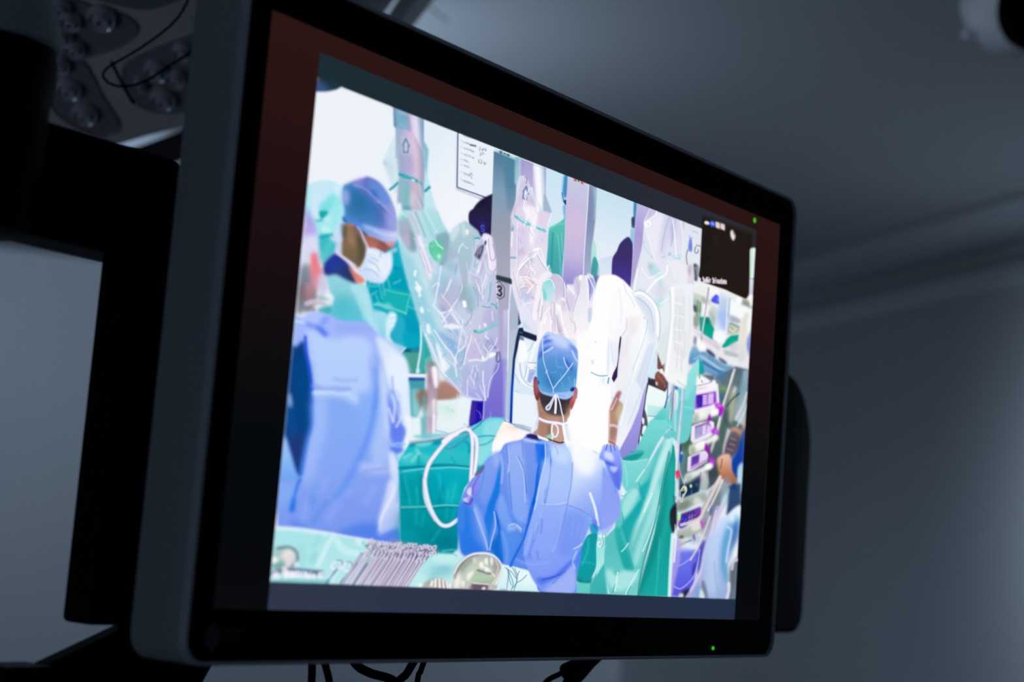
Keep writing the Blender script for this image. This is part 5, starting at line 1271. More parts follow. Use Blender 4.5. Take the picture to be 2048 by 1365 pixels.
L;dfe8fc;2139 1791 -15 -17 4 -18;.5 .52 1 .72
L;f4f4ff;1707 1782 14 -21 -9 -23;.5 .36 1 .82
L;f4f4ff;1889 1800 12 -17 29 -5;.5 .4 1 .66
L;8090c8;1924 1766 13 -7 4 -12;.5 .5 1 .97
L;8090c8;2207 1771 24 -13 29 -8;.5 .53 1 1.14
L;dfe8fc;2075 1767 -8 -17 -3 -18;.5 .5 1 .78
L;f4f4ff;1819 1704 16 -6 4 -12;.5 .47 1 1.25
L;ffffff;1998 1538 -14 -23 15 -21;.5 .5 1 1.4
L;ffffff;1875 1616 19 3 20 -1;.5 .35 1 1
L;ffffff;1886 1525 25 -16 17 -20;.5 .47 1 .78
L;ffffff;1838 1618 16 -21 -4 -24;.5 .37 1 1.5
L;ffffff;1855 1578 10 -19 -9 -21;.5 .53 1 1.51
L;ffffff;1895 1576 -6 -13 -17 -9;.5 .51 1 .95
L;8090c8;1984 1556 15 -12 5 -15;.5 .43 1 .82
L;8090c8;1857 1586 4 -27 34 -13;.5 .33 1 1.4
L;ffffff;2042 1596 12 -8 1 -11;.5 .38 1 .76
L;8090c8;2053 1584 0 -20 22 -13;.5 .35 1 1.34
L;8090c8;2037 1535 26 -19 -6 -28;.5 .41 1 1.11
L;8090c8;1848 1582 27 -13 2 -23;.5 .51 1 .93
L;8090c8;1999 1541 29 -11 7 -23;.5 .49 1 .69
L;ffffff;1906 1593 6 -21 -18 -20;.5 .4 1 1.37
L;ffffff;1878 1489 23 -17 18 -20;.5 .36 1 1.04
L;ffffff;2058 1608 -1 -19 24 -11;.5 .43 1 1.52
L;ffffff;1522 1896 14 -9 17 -5;.5 .49 1 1.65
L;ffffff;1351 2313 24 -14 6 -23;.5 .45 1 1.59
L;f0fcff;1333 2008 24 -19 29 -13;.5 .4 1 1.53
L;f0fcff;1349 1879 42 -2 40 -6;.5 .48 1 1.45
L;ffffff;1473 2295 -38 -25 -7 -33;.5 .53 1 1.62
L;f0fcff;1441 1981 -4 -29 20 -22;.5 .38 1 1.33
L;7cb8d0;1400 2135 15 -25 -9 -28;.5 .4 1 1.36
L;7cb8d0;1352 2055 10 -14 -5 -17;.5 .37 1 1.22
L;7cb8d0;1357 1965 37 -2 33 -8;.5 .36 1 1.09
L;ffffff;1520 2329 17 -17 29 -9;.5 .43 1 .81
L;ffffff;1475 2300 30 -8 34 5;.5 .44 1 1.48
L;7cb8d0;1434 1946 35 2 23 -14;.5 .43 1 1.37
L;f0fcff;1515 1814 -11 -19 4 -18;.5 .43 1 .97
L;7cb8d0;1516 2214 3 -22 25 -14;.5 .46 1 1.19
L;ffffff;1465 2071 24 -18 21 -19;.5 .54 1 1.35
L;ffffff;1524 2147 37 -3 30 -13;.5 .49 1 1.66
L;7cb8d0;1366 1867 50 2 39 -19;.5 .35 1 1.46
L;f0fcff;1472 2146 21 -29 45 -10;.5 .36 1 1.6
L;f0fcff;1338 2314 21 -18 -8 -27;.5 .41 1 .82
L;7cb8d0;1349 1976 40 8 33 -11;.5 .49 1 1.36
P;2c3840,303c44;2185 2233 164 5 15 -10 1 -27 -174 1;.8 1 0 2286 2252 2294 2189
L;586870;2192 2233 147 3;.4 .7 1 1.2
P;1c2830;2342 2230 25 2 0 -27 -19 0;.6 1 0
P;b8b8d4,c0c0dc;2346 2195 23 -8 94 -86 4 -195 -95 -15;1.5 .5 0 2385 2202 2423 1899
L;f4ecfc;2345 2189 3 -143 13 -157;.6 .9 1 2.2
P;a8b4cc,a8b8cc;2369 2193 73 -84 20 -204 -90 -14 -17 216;1.5 .8 0 2381 2195 2417 1898
L;30304c;2192 2181 33 15 58 -33 5 -59 -44 -27 -33 10;.4 .9 0 1.4
L;2c2c3c;2211 2155 22 9 16 -7 -5 -16 -16 -7 21 -7 6 -14 -14 -13 -27 5;.4 .95 1 3.6
P;a8a0cc,b0a8d8,b8b0dc;2347 3070 67 -1 80 -2 20 -160 -30 -7 -57 61 -68 -10;.8 1 0 2422 3088 2446 2892
P;c0b8e0,f4f0fc,fcfcff,d8dcf0,a0aed0;2489 3068 154 4 23 -255 -14 -47 -66 42 -44 27 -32 55;.8 1 0 2507 2918 2655 2952
L;8c84b4;2386 3056 251 4;.4 .5 1 1
L;8c84b4;2379 3048 10 -83;.4 .5 1 1
P;6c6494;2386 3036 7 -7 -7 -3;.4 .8 1
P;a8b4c8;2642 2887 64 -61 38 -55 -70 -21 -33 24;2 .7 1
P;9ab0c8;2641 2899 29 -31 73 -90 -91 -8;1.5 .6 0
P;e4dcf0,e0d4ec,e8e0f0,ece8f4,e4e4f4;2365 2947 63 8 58 -67 59 -73 46 -51 153 7 -24 -55 -23 -67 16 -46 11 -135 -3 -103 50 -74 96 -108 -211 -280 -179 93 -97 153 -47 145 -26 214 -5 120 -13 22 29 79 35 117;1.2 .95 0 2482 2974 2613 1896
P;c8c0dc;2373 2924 56 25 47 -63 -49 -85 -71 -64;5 .6 1
L;5c5c80;2414 2952 20 -2 -1 -37;.5 .7 1 1.6
P;ecdff0;2397 2868 63 27 6 -85 -63 -14;2 .5 0
L;6c88b0;2436 2892 -32 -47 8 -1 -5 -41 40 0 0 34 16 9 -27 46;.5 .85 0 3.6
P;ffffff;2425 2856 15 1 0 -22 -14 -3;1 .8 1
L;4c80a0;2438 2890 21 -45;.4 .7 1 2
P;dcd4ec,d8d0e8,e0d8ec;2300 2646 40 -10 29 -6 40 -322 -76 -14 -11 157 -1 102 -19 33;1.5 .8 0 2320 2650 2363 2299
P;4c90b4;2306 2575 35 13 -20 -35;1 .8 0
P;8cc0d8;2305 2605 35 -11 -26 -24;1.5 .7 1
P;4cbcc4,5cc8cc,6cc4d0;2325 2673 79 -8 81 -11 80 -7 81 4 52 -14 -8 -11 -82 2 -141 5 -130 21;.7 1 0 2513 2713 2528 2593
L;e8f8fc;2381 2660 54 -7 41 -10;.5 .9 1 1.8
L;eefcff;2557 2673 11 -50;.8 .9 1 2.2
L;ecf8fc;2586 2646 61 -2;.5 .9 1 1.6
L;5cb4bc;2323 2376 57 9;.8 .85 0 3.4
P;fbf8ff;2434 2748 46 28 89 7 19 -70 -15 -126 -12 -64 -49 -10 2 148 -52 13;4 .8 1
P;c8bce0;2446 2806 54 49 48 -64 -57 -25;4 .5 1
P;ffffff;2566 2481 67 25 -15 -40 -40 -4;1 .95 1
P;d4c8ec;2375 2583 96 20 15 -120 -63 -133 -26 55;7 .55 1
P;e4ccdc;2423 2434 82 53 -12 -63 -51 -65;7 .6 1
P;9c9ccc;2391 2453 78 9 -34 -49;6 .4 1
L;ffffff;2467 2884 -30 -80 -12 -64 33 -30;.6 .9 1 1.6
L;ffffff;2421 2727 55 -1 -12 -64 -25 -41;.6 .9 1 1.6
L;ffffff;2589 2782 -28 -99 -41 -70 17 -58;.6 .9 1 1.6
L;ffffff;2739 2384 -46 47 -38 61 -31 6;.6 .9 1 1.6
L;ffffff;2419 2309 41 60 72 62 74 45;.6 .9 1 3
L;ffffff;2321 2548 3 -97;.6 .9 1 2
L;ffffff;2369 2630 16 -167 15 -157;.6 .9 1 1.3
L;ffffff;2566 2808 27 -57;.6 .9 1 1.6
L;ffffff;2744 2771 -40 -95;.6 .9 1 1.4
L;a098c4;2606 2476 -94 -49 -71 -62;.5 .6 1 1.3
L;a098c4;2495 2816 56 -49;.5 .6 1 1.3
L;a098c4;2500 2609 45 -40;.5 .6 1 1.2
L;a098c4;2380 2584 34 -276;.5 .6 1 1
L;a098c4;2345 2747 -19 -77;.5 .6 1 1
L;a098c4;2497 2394 37 -63;.5 .6 1 1.2
P;e4e0f0,e8e0ec,e0e0f0;2390 2381 132 50 105 45 92 -94 39 20 37 -49 -86 -53 -55 -53 -8 -100 -5 -123 -60 3 -85 46 -66 62 -46 64 -20 81;2 .6 1 2555 2462 2609 2019
P;9ca4cc;2522 2431 49 9 -13 -63 -30 0;4 .5 1
P;dcc4dc;2433 2353 84 40 2 -103 -66 -18;5 .6 1
P;e8ccd4;2493 2261 118 15 27 -57 -77 -25 -82 22;5 .7 1
P;b0bce0;2445 2173 95 29 66 -49 -74 -49 -70 12;6 .6 1
P;e4dcf4;2532 2104 96 28 2 -97 -49 -8;4 .6 1
L;c47888;2596 2151 32 -13 -3 -19;1 .6 1 2
L;fdfaff;2419 2308 79 76 92 60 28 18;.6 .88 1 4
L;fdfaff;2525 2407 27 -56 53 -27;.6 .88 1 3.2
L;fdfaff;2444 2264 66 18 81 -10 63 -25;.6 .88 1 2.88
L;fdfaff;2455 2254 32 -25;.6 .88 1 2
L;fdfaff;2503 2263 94 -39;.6 .88 1 2.72
L;fdfaff;2534 2171 44 44 36 37;.6 .88 1 2.72
L;fdfaff;2424 2182 75 31 51 -9;.6 .88 1 1.6
L;fdfaff;2630 2452 66 -49 56 -40;.6 .88 1 2.4
L;fdfaff;2758 2402 -16 -40 63 -14;.6 .88 1 2.4
L;fdfaff;2375 2270 49 -88 70 -85 97 -69;.6 .88 1 1.28
L;fdfaff;2535 2323 34 -30 83 -22;.6 .88 1 2
L;fdfaff;2505 2087 114 37;.6 .88 1 1.28
L;fdfaff;2512 2429 -53 -47 -41 -68 -10 -75;.6 .88 1 1.6
L;8c8cbc;2429 2304 61 60 63 55;.5 .6 1 1.2
L;8c8cbc;2609 2454 67 -55 55 -33;.5 .6 1 1.2
L;8c8cbc;2453 2272 57 16 60 -7;.5 .6 1 1
L;8c8cbc;2545 2319 -6 -32;.5 .6 1 1.3
L;8c8cbc;2508 2221 32 -19;.5 .6 1 1.3
L;8c8cbc;2563 2261 72 -18;.5 .6 1 1
L;8c8cbc;2454 2181 56 22;.5 .6 1 1.1
L;8c8cbc;2364 2280 49 -88 58 -74;.5 .6 1 1
P;f4f0f8,faf4f8;2649 2289 55 53 58 23 44 -23 -57 -35 -35 -50 -38 -105 5 -121 -17 -28 -51 10 7 105 11 76;1 .97 1 2671 2348 2712 2011
P;e8e0ec,e4dcec,f0e8f0,f4eef6,fbf4f6;2694 2254 54 59 77 42 73 -2 58 -40 17 -60 18 -59 39 -57 81 -50 51 -68 10 -87 -192 3 -83 0 -156 -67 -55 -45 -12 182 12 149;1.5 .97 0 2864 2362 2925 1858
P;c4c0dc,d0c8e0,dccce0;2767 2329 79 30 63 -10 48 -48 22 -97 -10 -89 -35 31 -21 84 -43 -70 -31 82 -38 56;2.5 .8 1 2875 2364 2907 2104
L;f4f8ff;2767 2326 79 30 64 -14 42 -42 21 -85;.7 .9 1 2.4
L;8c88b4;2796 2340 60 19 53 -10 36 -32;.5 .6 1 1.6
P;fdfdff;2861 2147 62 4 4 -37 -38 -25 -13 23;1.5 .9 1
L;8c90b8;2934 2315 19 -65 -1 -38;.5 .6 1 1.4
P;ffffff;2926 2208 42 0 3 -18 -43 5;1.5 .9 1
P;90dcdc,b4e4ec,c8e8f0;2703 2268 26 29 50 12 38 -15 21 -46 -12 -70 -37 -31 -33 19 -30 -5 -27 51;1.2 .95 1 2757 2305 2776 2145
P;5cd0c8;2717 2233 23 -20 14 -35 -6 -32 -29 26 -14 35;2.5 .7 1
L;e8fcfc;2711 2282 58 26 43 -14 25 -39;.6 .9 1 2
P;e4d8ec;2669 2127 103 -8 -32 -79 -35 -42;4 .6 1
P;d0c0dc;2819 2152 52 -4 21 -170 -18 -22 -43 99;3 .65 1
P;c8b4d0;2878 2087 49 -54 51 -80 -62 -3;3 .75 1
P;e0ccd8;2665 2077 31 -7 -2 -62 -22 9;3 .6 1
L;ffffff;2793 2110 -54 -58 -21 -77 -1 -74;.7 .85 1 2
L;ffffff;2831 2141 1 -98 11 -85;.7 .85 1 2
L;ffffff;2870 2160 11 -97 25 -120;.7 .85 1 2
L;ffffff;2928 2108 43 -93 62 -78;.7 .85 1 3
L;ffffff;2700 2206 2 -98 -11 -76;.7 .85 1 2.5
L;ffffff;2821 2053 7 -61;.7 .85 1 2.5
L;ffffff;2760 2043 -14 -51;.7 .85 1 3
L;9c84ac;2815 2102 19 -72;.6 .6 1 1.3
L;9c84ac;2686 2154 -19 -89;.6 .6 1 1
L;9c84ac;2880 2075 32 -94 78 -38;.6 .6 1 1.1
L;9c84ac;2712 2109 1 -98;.6 .6 1 1
L;9c84ac;2837 2006 17 -59;.6 .6 1 1
P;e8e4f4,eeeaf6,f6f2f8,fcf8f8;2977 2311 83 14 16 48 61 30 64 11 30 25 56 -9 39 -51 -1 -78 -15 -66 -6 -130 -28 -132 -99 -78 -32 84 -44 94 -59 53 -52 80 -19 66;1.2 .97 0 3140 2422 3203 1899
P;d4cce4,c8c0dc;3057 2356 60 37 28 -59 -33 -82 -24 21;2.5 .8 1 3096 2389 3112 2252
P;d0c8e4;2994 2257 87 -10 6 -50 -45 -71 -39 57;3 .7 1
P;8c94e0,a8acd8;3225 2399 65 6 34 -52 -18 -80 -50 -47 -10 87;1.5 .8 1 3265 2407 3286 2231
P;b4bce8;3292 2386 34 -7 -3 -65 -20 -16;1.5 .8 1
L;5c58a0;3237 2389 27 -47 -4 -52;.5 .7 1 1.4
L;f4f4ff;3223 2412 61 -53 27 -41 -44 -91;.7 .9 1 2.5
L;ffffff;3202 2408 32 -84 17 -99;.7 .9 1 2.5
P;fffcf0;3121 2400 37 7 -7 -34 -26 -7;1 .95 1
L;a8a0c8;3077 2366 52 -73 -24 -68 -32 -93;.6 .6 1 1.5
L;ffffff;2989 2300 56 -22 24 -21;.8 .9 1 2.5
L;a8a4cc;2977 2307 5 -77 48 -93;.5 .6 1 1
L;c8b4b8;3092 2059 26 -34 -6 -39;1 .6 1 2
L;c8b4b8;3047 2083 25 -33;1 .6 1 2
P;b8c8e4;3257 2175 42 19 5 -89 -31 -17;2 .7 1
P;fffefd,fffdfd;3337 2381 28 50 75 30 99 22 82 -5 96 -29 100 -49 94 -91 136 -18 15 -132 -150 -156 -150 70 -10 -15 -67 -23 -28 -57 -148 -99 -321 -77 -33 90 66 86 83 127 3 155;1.5 1 1 3545 2484 3619 1862
P;fffdfd,fffdfc;3147 1960 125 45 215 58 227 22 -6 -53 -41 -137 9 -77 -32 -121 -29 -133 -8 -130 21 -171 -73 -52 -186 -18 -155 35 -96 90 59 131 12 164 -20 212;2 1 0 3390 2048 3491 1205
P;f4f0f8;3235 1859 52 21 -8 -116 -26 -54;3 .6 1
P;eef2fc;3470 1739 57 -6 -9 -117 -34 -93 -26 124;3 .6 1
L;d8e4f8;3534 2006 9 -128 10 -128;1.5 .7 1 2.4
L;d4dcf4;3507 1705 -18 -131 -11 -90;2.5 .5 1 4
P;d4e4fa;3556 1964 53 33 78 19 -19 -134 -58 -86 -39 -57 -28 139;5 .75 1
L;f8fcff;3608 2004 -9 -119 -20 -119;2 .8 1 5
L;58a8b8;3349 1732 67 -10 67 2 66 12;.5 .85 1 2
L;58a8b8;3340 1531 57 -15 66 -2 77 9;.5 .85 1 2.2
L;3c9ca8;3571 1720 -7 -37;.8 .85 1 3
L;98b4c8;3350 1736 -11 -15;.5 .5 1 1
P;a8d8e0;3338 1817 33 4 -8 -26 -22 3;2.5 .7 1
L;c8d0e0;3267 1686 -1 -88 40 -58 34 -9;.7 .6 1 1.3
L;c0ccdc;3545 1671 -4 -103;.7 .5 1 1.3
P;e4ecf8;3379 1295 67 -6 4 -31 -45 8;3 .7 1
L;c4c4d4;3492 1370 23 -7;1 .6 1 2
L;c4c0cc;3340 1304 17 -8;1 .6 1 1.6
P;d8dcec;3235 1948 45 -6 -7 -39 -33 2;3 .6 1
L;b8b4c4;3365 1961 18 -7;.8 .6 1 1.5
L;ffffff;2445 2691 12 -14 7 -16;.5 .38 1 1.33
L;ffffff;2386 2563 6 -12 10 -10;.5 .36 1 1.26
L;ffffff;2437 2483 -19 -15 2 -17;.5 .36 1 1.05
L;a098cc;2494 2531 11 -14 14 -14;.5 .46 1 .74
L;a098cc;2553 2617 12 -7 2 -10;.5 .5 1 1.03
L;ffffff;2528 2372 13 -11 1 -16;.5 .38 1 1.16
L;ffffff;2541 2548 -17 -14 3 -15;.5 .37 1 1.01
L;ffffff;2490 2360 11 -14 27 -2;.5 .46 1 1.21
L;ffffff;2625 2657 15 -13 11 -15;.5 .43 1 1.36
L;a098cc;2546 2752 21 -12 28 -6;.5 .39 1 1.26
L;ffffff;2490 2475 1 -13 -12 -12;.5 .39 1 .77
L;ffffff;2586 2612 6 -21 6 -23;.5 .45 1 .96
L;fbf8ff;2654 2441 3 -15 -4 -17;.5 .36 1 1.37
L;a098cc;2403 2646 12 -9 10 -9;.5 .39 1 .75
L;a098cc;2410 2517 4 -11 15 -5;.5 .49 1 1.12
L;a098cc;2522 2394 14 -21 25 -15;.5 .42 1 .91
L;fbf8ff;2401 2473 9 -11 -5 -14;.5 .35 1 1.08
L;ffffff;2539 2542 3 -23 11 -21;.5 .47 1 1.3
L;fbf8ff;2396 2636 3 -11 15 -6;.5 .4 1 .98
L;a098cc;2420 2427 -4 -21 -6 -21;.5 .34 1 .73
L;a098cc;2660 2570 -3 -10 -2 -11;.5 .48 1 1.29
L;a098cc;2436 2596 -10 -14 1 -12;.5 .44 1 1.03
L;fbf8ff;2566 2514 5 -11 -4 -14;.5 .38 1 1.19
L;fbf8ff;2515 2617 18 1 11 -7;.5 .37 1 .98
L;ffffff;2542 2627 -13 -17 11 -14;.5 .38 1 .78
L;ffffff;2408 2660 18 -14 32 1;.5 .47 1 .98
L;a098cc;2484 2094 -9 -9 -12 -6;.5 .47 1 .77
L;fbf8ff;2516 2245 -12 -15 -23 -10;.5 .38 1 .67
L;fbf8ff;2416 2280 19 -5 7 -13;.5 .51 1 .68
L;ffffff;2513 2137 -7 -11 -16 -5;.5 .44 1 1.15
L;fbf8ff;2572 2126 -7 -10 6 -8;.5 .36 1 1.16
L;a098cc;2602 2260 -1 -17 -5 -16;.5 .52 1 .89
L;fbf8ff;2458 2146 -29 -9 -13 -18;.5 .37 1 1
L;a098cc;2453 2212 -8 -17 -22 -10;.5 .45 1 1.33
L;fbf8ff;2507 2113 1 -9 -5 -8;.5 .53 1 1.27
L;ffffff;2454 2250 -12 -9 -7 -11;.5 .5 1 .76
L;ffffff;2467 2362 -4 -11 -6 -11;.5 .45 1 .71
L;ffffff;2493 2347 -1 -9 6 -8;.5 .35 1 .67
L;ffffff;2526 2274 -25 -16 0 -19;.5 .53 1 .75
L;fbf8ff;2498 2183 8 -8 1 -10;.5 .33 1 1.37
L;a098cc;2588 2328 -19 -20 -3 -22;.5 .4 1 .74
L;fbf8ff;2499 2337 1 -12 -7 -11;.5 .41 1 1.23
L;fbf8ff;2451 2157 15 -11 -5 -17;.5 .51 1 1.05
L;ffffff;2501 2357 11 -5 0 -10;.5 .49 1 1.18
L;a098cc;2534 2371 -6 -11 8 -8;.5 .49 1 1
L;a098cc;2453 2297 -19 -12 -10 -15;.5 .39 1 .76
L;ffffff;2898 2097 -8 -11 -8 -11;.5 .54 1 .87
L;c4b0cc;3008 2026 -22 -11 -3 -15;.5 .38 1 .73
L;ffffff;2756 2041 -11 -24 -19 -23;.5 .38 1 1.34
L;ffffff;2811 1979 10 -25 31 -16;.5 .41 1 .92
L;ffffff;2735 1988 -28 -25 0 -27;.5 .42 1 .62
L;ffffff;3079 2193 19 -18 -7 -23;.5 .37 1 1.32
L;ffffff;2701 2136 7 -11 5 -11;.5 .42 1 .94
L;ffffff;2964 2178 18 -17 -3 -22;.5 .45 1 .64
L;c4b0cc;2952 2162 33 -18 1 -30;.5 .38 1 1.36
L;ffffff;2951 2189 -30 -4 -27 -9;.5 .35 1 1.29
L;c4b0cc;3076 2128 -8 -29 17 -24;.5 .4 1 1.24
L;ffffff;2881 2134 1 -19 -9 -19;.5 .39 1 .85
L;ffffff;2911 2179 22 -10 16 -15;.5 .34 1 1.05
L;c4b0cc;2968 2178 -11 -25 -8 -24;.5 .39 1 .71
L;ffffff;3010 1990 -29 -22 -40 -14;.5 .46 1 1.39
L;ffffff;2703 2142 1 -14 -3 -15;.5 .41 1 1.37
L;ffffff;2770 2030 -4 -22 8 -19;.5 .36 1 .94
L;c4b0cc;2952 2001 -9 -22 11 -20;.5 .52 1 1.22
L;ffffff;2903 2166 -12 -14 -6 -14;.5 .5 1 .73
L;c4b0cc;3060 2167 -3 -20 4 -19;.5 .45 1 .67
P;fefcfd;3125 1970 166 63 102 -853 -213 -21 -71 146 15 138 65 170 -28 274;5 .97 0
P;fffefe;3215 1579 99 76 282 -29 37 -408 -262 -40 -172 86 -27 135;6 1 1
P;f4f0f6,ece8ee,e4e4ea;4202 2562 441 79 963 47 83 -875 -1381 -164;1 1 0 4818 2673 4928 1723
P;c4c0ec,a49ce4,8c84d4;3868 1558 143 96 21 -381 -30 -49 -91 -28;1.5 1 0 3933 1645 3986 1203
L;d8d4f4;3987 1506 -12 -252;1.2 .8 1 3
P;c8dcf0;3965 1635 80 37 -9 -227 -16 -173 -44 -31 1 197;2 .5 0
P;f0fbfb,e4f6f4;4094 1771 285 -4 46 -69 -70 -151 -234 -106 -74 -193 -27 129 48 204;1 1 0 4160 1780 4221 1264
P;c4ecec,b8e4e4;4109 1589 240 5 -77 -83 -159 -5;1.2 .9 0 4204 1600 4215 1504
L;5c8890;4113 1503 134 8;.5 .7 1 1.4
P;3c3c54,343848;4078 1756 24 -4 -24 -103 -11 -108 -35 -163 -10 -119 -18 50 29 162 20 135;.8 1 0 4025 1749 4082 1264
P;34384c;4037 1538 29 10 35 -43 27 -77 -25 -42 -31 -43 -37 9 -23 90;1 .85 1
P;ecf4f6;4037 1485 37 -10 -1 -39 -25 10;.8 1 1
P;ecf4f6;4063 1421 47 5 -6 -54 -46 -11;.8 1 1
P;ecf4f6;4036 1339 26 -11 -22 -22;.8 1 1
P;d4ecf4;4070 1875 118 30 -2 -82 -94 -32;1 .9 0
P;2c2c3c,38303c;4085 1797 43 -5 249 -5 -42 -73 -25 4 -219 23;.8 .98 0 4214 1813 4227 1701
L;8c98ac;4098 1788 31 -6;.4 .8 1 1.5
P;7c5c60,6c4c50,7c5450;4308 2237 -13 -43 -89 -95 -12 -56 13 -167 75 -4 39 -15 -1 177 -10 135;1.2 1 0 4250 2228 4293 1854
P;5c4040;4249 2160 46 34 14 -230 -29 -72 -28 132;4 .5 1
P;8c5850,7c4c44,6c403c;4182 1825 52 34 78 -30 54 -34 -17 -63 -100 1 -52 20;1.2 1 1 4261 1863 4277 1723
P;f0c8cc;4195 1773 24 3 9 -22 -25 -3;.8 .9 1
L;b08078;4220 1823 72 -37 42 -36;1 .6 1 2
P;f4f4f0;4242 1877 39 9 9 -29 -36 -9;1 .95 1
L;3c3034;4232 1879 48 13;.6 .7 1 1.5
P;fefdfd,fbfafc,f4f6fb;3501 2436 169 30 160 -65 146 -15 176 -37 36 -97 -5 -170 -57 -143 -44 -147 -39 -175 -371 -44 -76 65;1.5 1 0 3864 2501 3970 1608
P;fcf4f4,f0e4ec,ece0ec,e8e4f0;3749 2189 148 50 98 -11 -3 -81 -89 -160 -119 -188 -97 -59 6 138 8 132;3 .85 0 3798 2223 3852 1762
P;fffaf0;3758 2217 117 5 -39 -72 -72 15;5 .7 1
P;e8d8e8;3759 2111 85 -26 -25 -189 -84 -77 -18 154;5 .6 1
L;ffffff;3759 2105 107 -4 67 37;1.2 .9 1 4
P;e4ecf8,d4e0f4,c4d4ec,d4e4f4;3998 2202 115 59 84 -82 -14 -97 -57 -143 -44 -147 -39 -175 -269 -32 41 146 94 204;2 .9 0 4044 2223 3896 1642
P;a8bcdc;4011 2191 78 66 66 -44 8 -66 -80 -53 -88 27;6 .75 1
L;ffffff;4030 2234 -47 -115 -117 -217 -87 -156 -52 -59;2.5 .9 1 7
L;f8fcff;3985 2106 103 -52 47 21;.8 .8 1 2.5
L;f4f8ff;4015 2057 -51 -181 -95 -197;1 .7 1 2
L;a4b8dc;3912 1909 -50 -172 -58 -106;1.5 .5 1 2
P;f0f4f8;4063 2064 61 -4 -80 -253 -81 -24;5 .7 1
L;ffffff;4106 2003 -68 -143 -71 -110;1.5 .7 1 4
L;5c6890;4071 2217 0 -20;.6 .8 1 1.6
P;b4c8e8;3772 1699 97 -20 -37 -87 -69 -8;3 .7 1
L;e4e8f4;3819 2393 69 25 86 -12 89 -32 78 -41 35 -83 11 -100 5 -39;1.5 .7 1 9
L;ffffff;3819 2393 69 25 86 -12 89 -32 78 -41 35 -83 11 -100 5 -39;.8 .97 1 6
L;a8aec8;3847 2364 109 -15 87 -19 56 -58 52 -127 31 -50;.8 .5 1 1.5
L;5c6078;4003 2283 4 -3;.5 .7 1 1.6
L;5c6078;3992 2253 4 -3;.5 .7 1 1.6
L;5c6078;3982 2230 4 -4;.5 .7 1 1.6
L;5c6078;4051 2318 4 -3;.5 .7 1 1.6
P;b4b0e8,a098e0,8c88d8;4064 1741 -163 -346 -149 -193 73 -63 164 82 41 169 36 268;.8 1 0 3906 1721 3974 1152
P;fafbfe,f0f4fa,e8eef8,f2f2f8;3612 2157 449 72 128 -134 -85 -227 -53 -140 -59 -188 -90 -156 -137 -180 -64 -14 -32 162 12 222;1.2 .97 0 3864 2160 3772 1252
P;d4e2f4,c8daf0;4056 2037 107 39 -71 -225 -77 -162 -89 64;1.5 .8 0 4029 2056 4072 1696
L;ffffff;4002 2143 -67 -238 -106 -239 -74 -268;1.5 .9 1 4
L;d0dcf0;3890 1824 -92 -236 -65 -229;1.2 .7 1 2
L;c4d4ec;4083 1812 -113 -203 -111 -200;1 .7 1 1.6
L;e4e8f4;4088 2003 -105 -280;1 .8 1 2
P;f4ecec;3690 1946 152 -53 -57 -195 -69 -83;5 .5 1
P;2c1c44,3c2c5c,2c1c4c;3682 2047 17 -4 -1 -59 -9 -74 -11 -99 2 -65 -40 -47 -29 25 15 41 39 57 10 67 -4 78;.8 1 0 3647 2042 3687 1705
P;f4e8e4,ece4f0;3703 2043 27 11 -3 -171 -29 -141 -12 5 7 131;1.5 .8 0 3688 2048 3723 1745
P;d6d4ec,e6e6f4,e8f0f6,e6f0f2;3967 3075 74 -1 143 3 153 -9 117 -3 250 9 27 -58 -22 -332 -56 -88 9 -192 -251 -409 -141 -88 -256 300 -200 167 -19 64 94 319 43 144 -36 47;1.2 .95 0 4191 3124 4333 1916
P;c4b8e0;3967 3071 80 1 -2 -38 -132 -76;1.5 .7 0
P;f4f0fa;4038 3039 122 26 -48 -230 -36 -116 -85 92 -60 96;5 .7 1
P;b0b4dc;4262 3059 75 9 -15 -94 -26 -102 -31 49;5 .65 1
P;c8cce8;4186 3057 76 2 -28 -200 -61 -122 -37 103;6 .5 1
P;fcfcff;3896 2948 75 36 17 -38 -57 -32;1.2 .95 1
L;7c7c98;3948 2952 6 -13;.4 .7 1 1
L;f8f8ff;3919 2912 72 -101 75 -108 63 -15;.7 .8 1 2
L;a4dce4;3908 2801 28 -35 53 -37 52 -24;.9 .85 1 3
L;eafaff;3915 2789 34 -27 66 -45;.4 .8 1 1.4
P;a8dce4;4320 2773 126 27 3 -24 -75 -21 -46 5;1.5 .9 1
L;74c4cc;4260 2764 20 25 9 -19;.8 .8 1 2
L;f0fcff;4340 2766 94 20;.3 .8 1 1.2
P;bce4ea,b8e0e4;3998 2649 85 10 78 -34 -19 -44 -73 -13 -63 15;3 .9 1 4070 2663 4081 2570
P;a8b0cc;3997 2663 63 -16 -21 -31 -36 -6;4 .5 1
P;b4e0e8;4146 2541 48 22 5 -47 -47 -22;3 .8 1
P;d8e0f0;3853 2448 168 9 -33 -32 -71 -13;4 .5 1
P;d8dcec;4078 2488 194 48 -15 -85 -143 -52;6 .6 1
P;b4e4e4;4115 2386 120 40 -42 -75 -60 -10;4 .7 1
L;8ccfd4;4315 2495 20 -65;1 .7 1 2
L;fdfdff;3908 2592 103 -49 152 69;.9 .85 1 2
L;fdfdff;4255 2684 -17 -72 -140 -80 -99 -99;.9 .85 1 4
L;fdfdff;4288 3051 38 -104 45 -172;.9 .85 1 2.5
L;fdfdff;4418 3036 42 -132 -10 -141;.9 .85 1 2
L;fdfdff;4250 2724 82 -53 33 -63;.9 .85 1 2
L;fdfdff;3849 2581 -12 -96 -16 -69;.9 .85 1 2.5
L;fdfdff;4191 2371 94 57 33 40;.9 .85 1 2
L;fdfdff;4059 3071 -20 -39 -103 -62;.9 .85 1 2
L;fdfdff;4414 3070 -9 -30;.9 .85 1 1.5
L;8c94bc;4280 3007 22 -79 -15 -86;1 .5 1 1.6
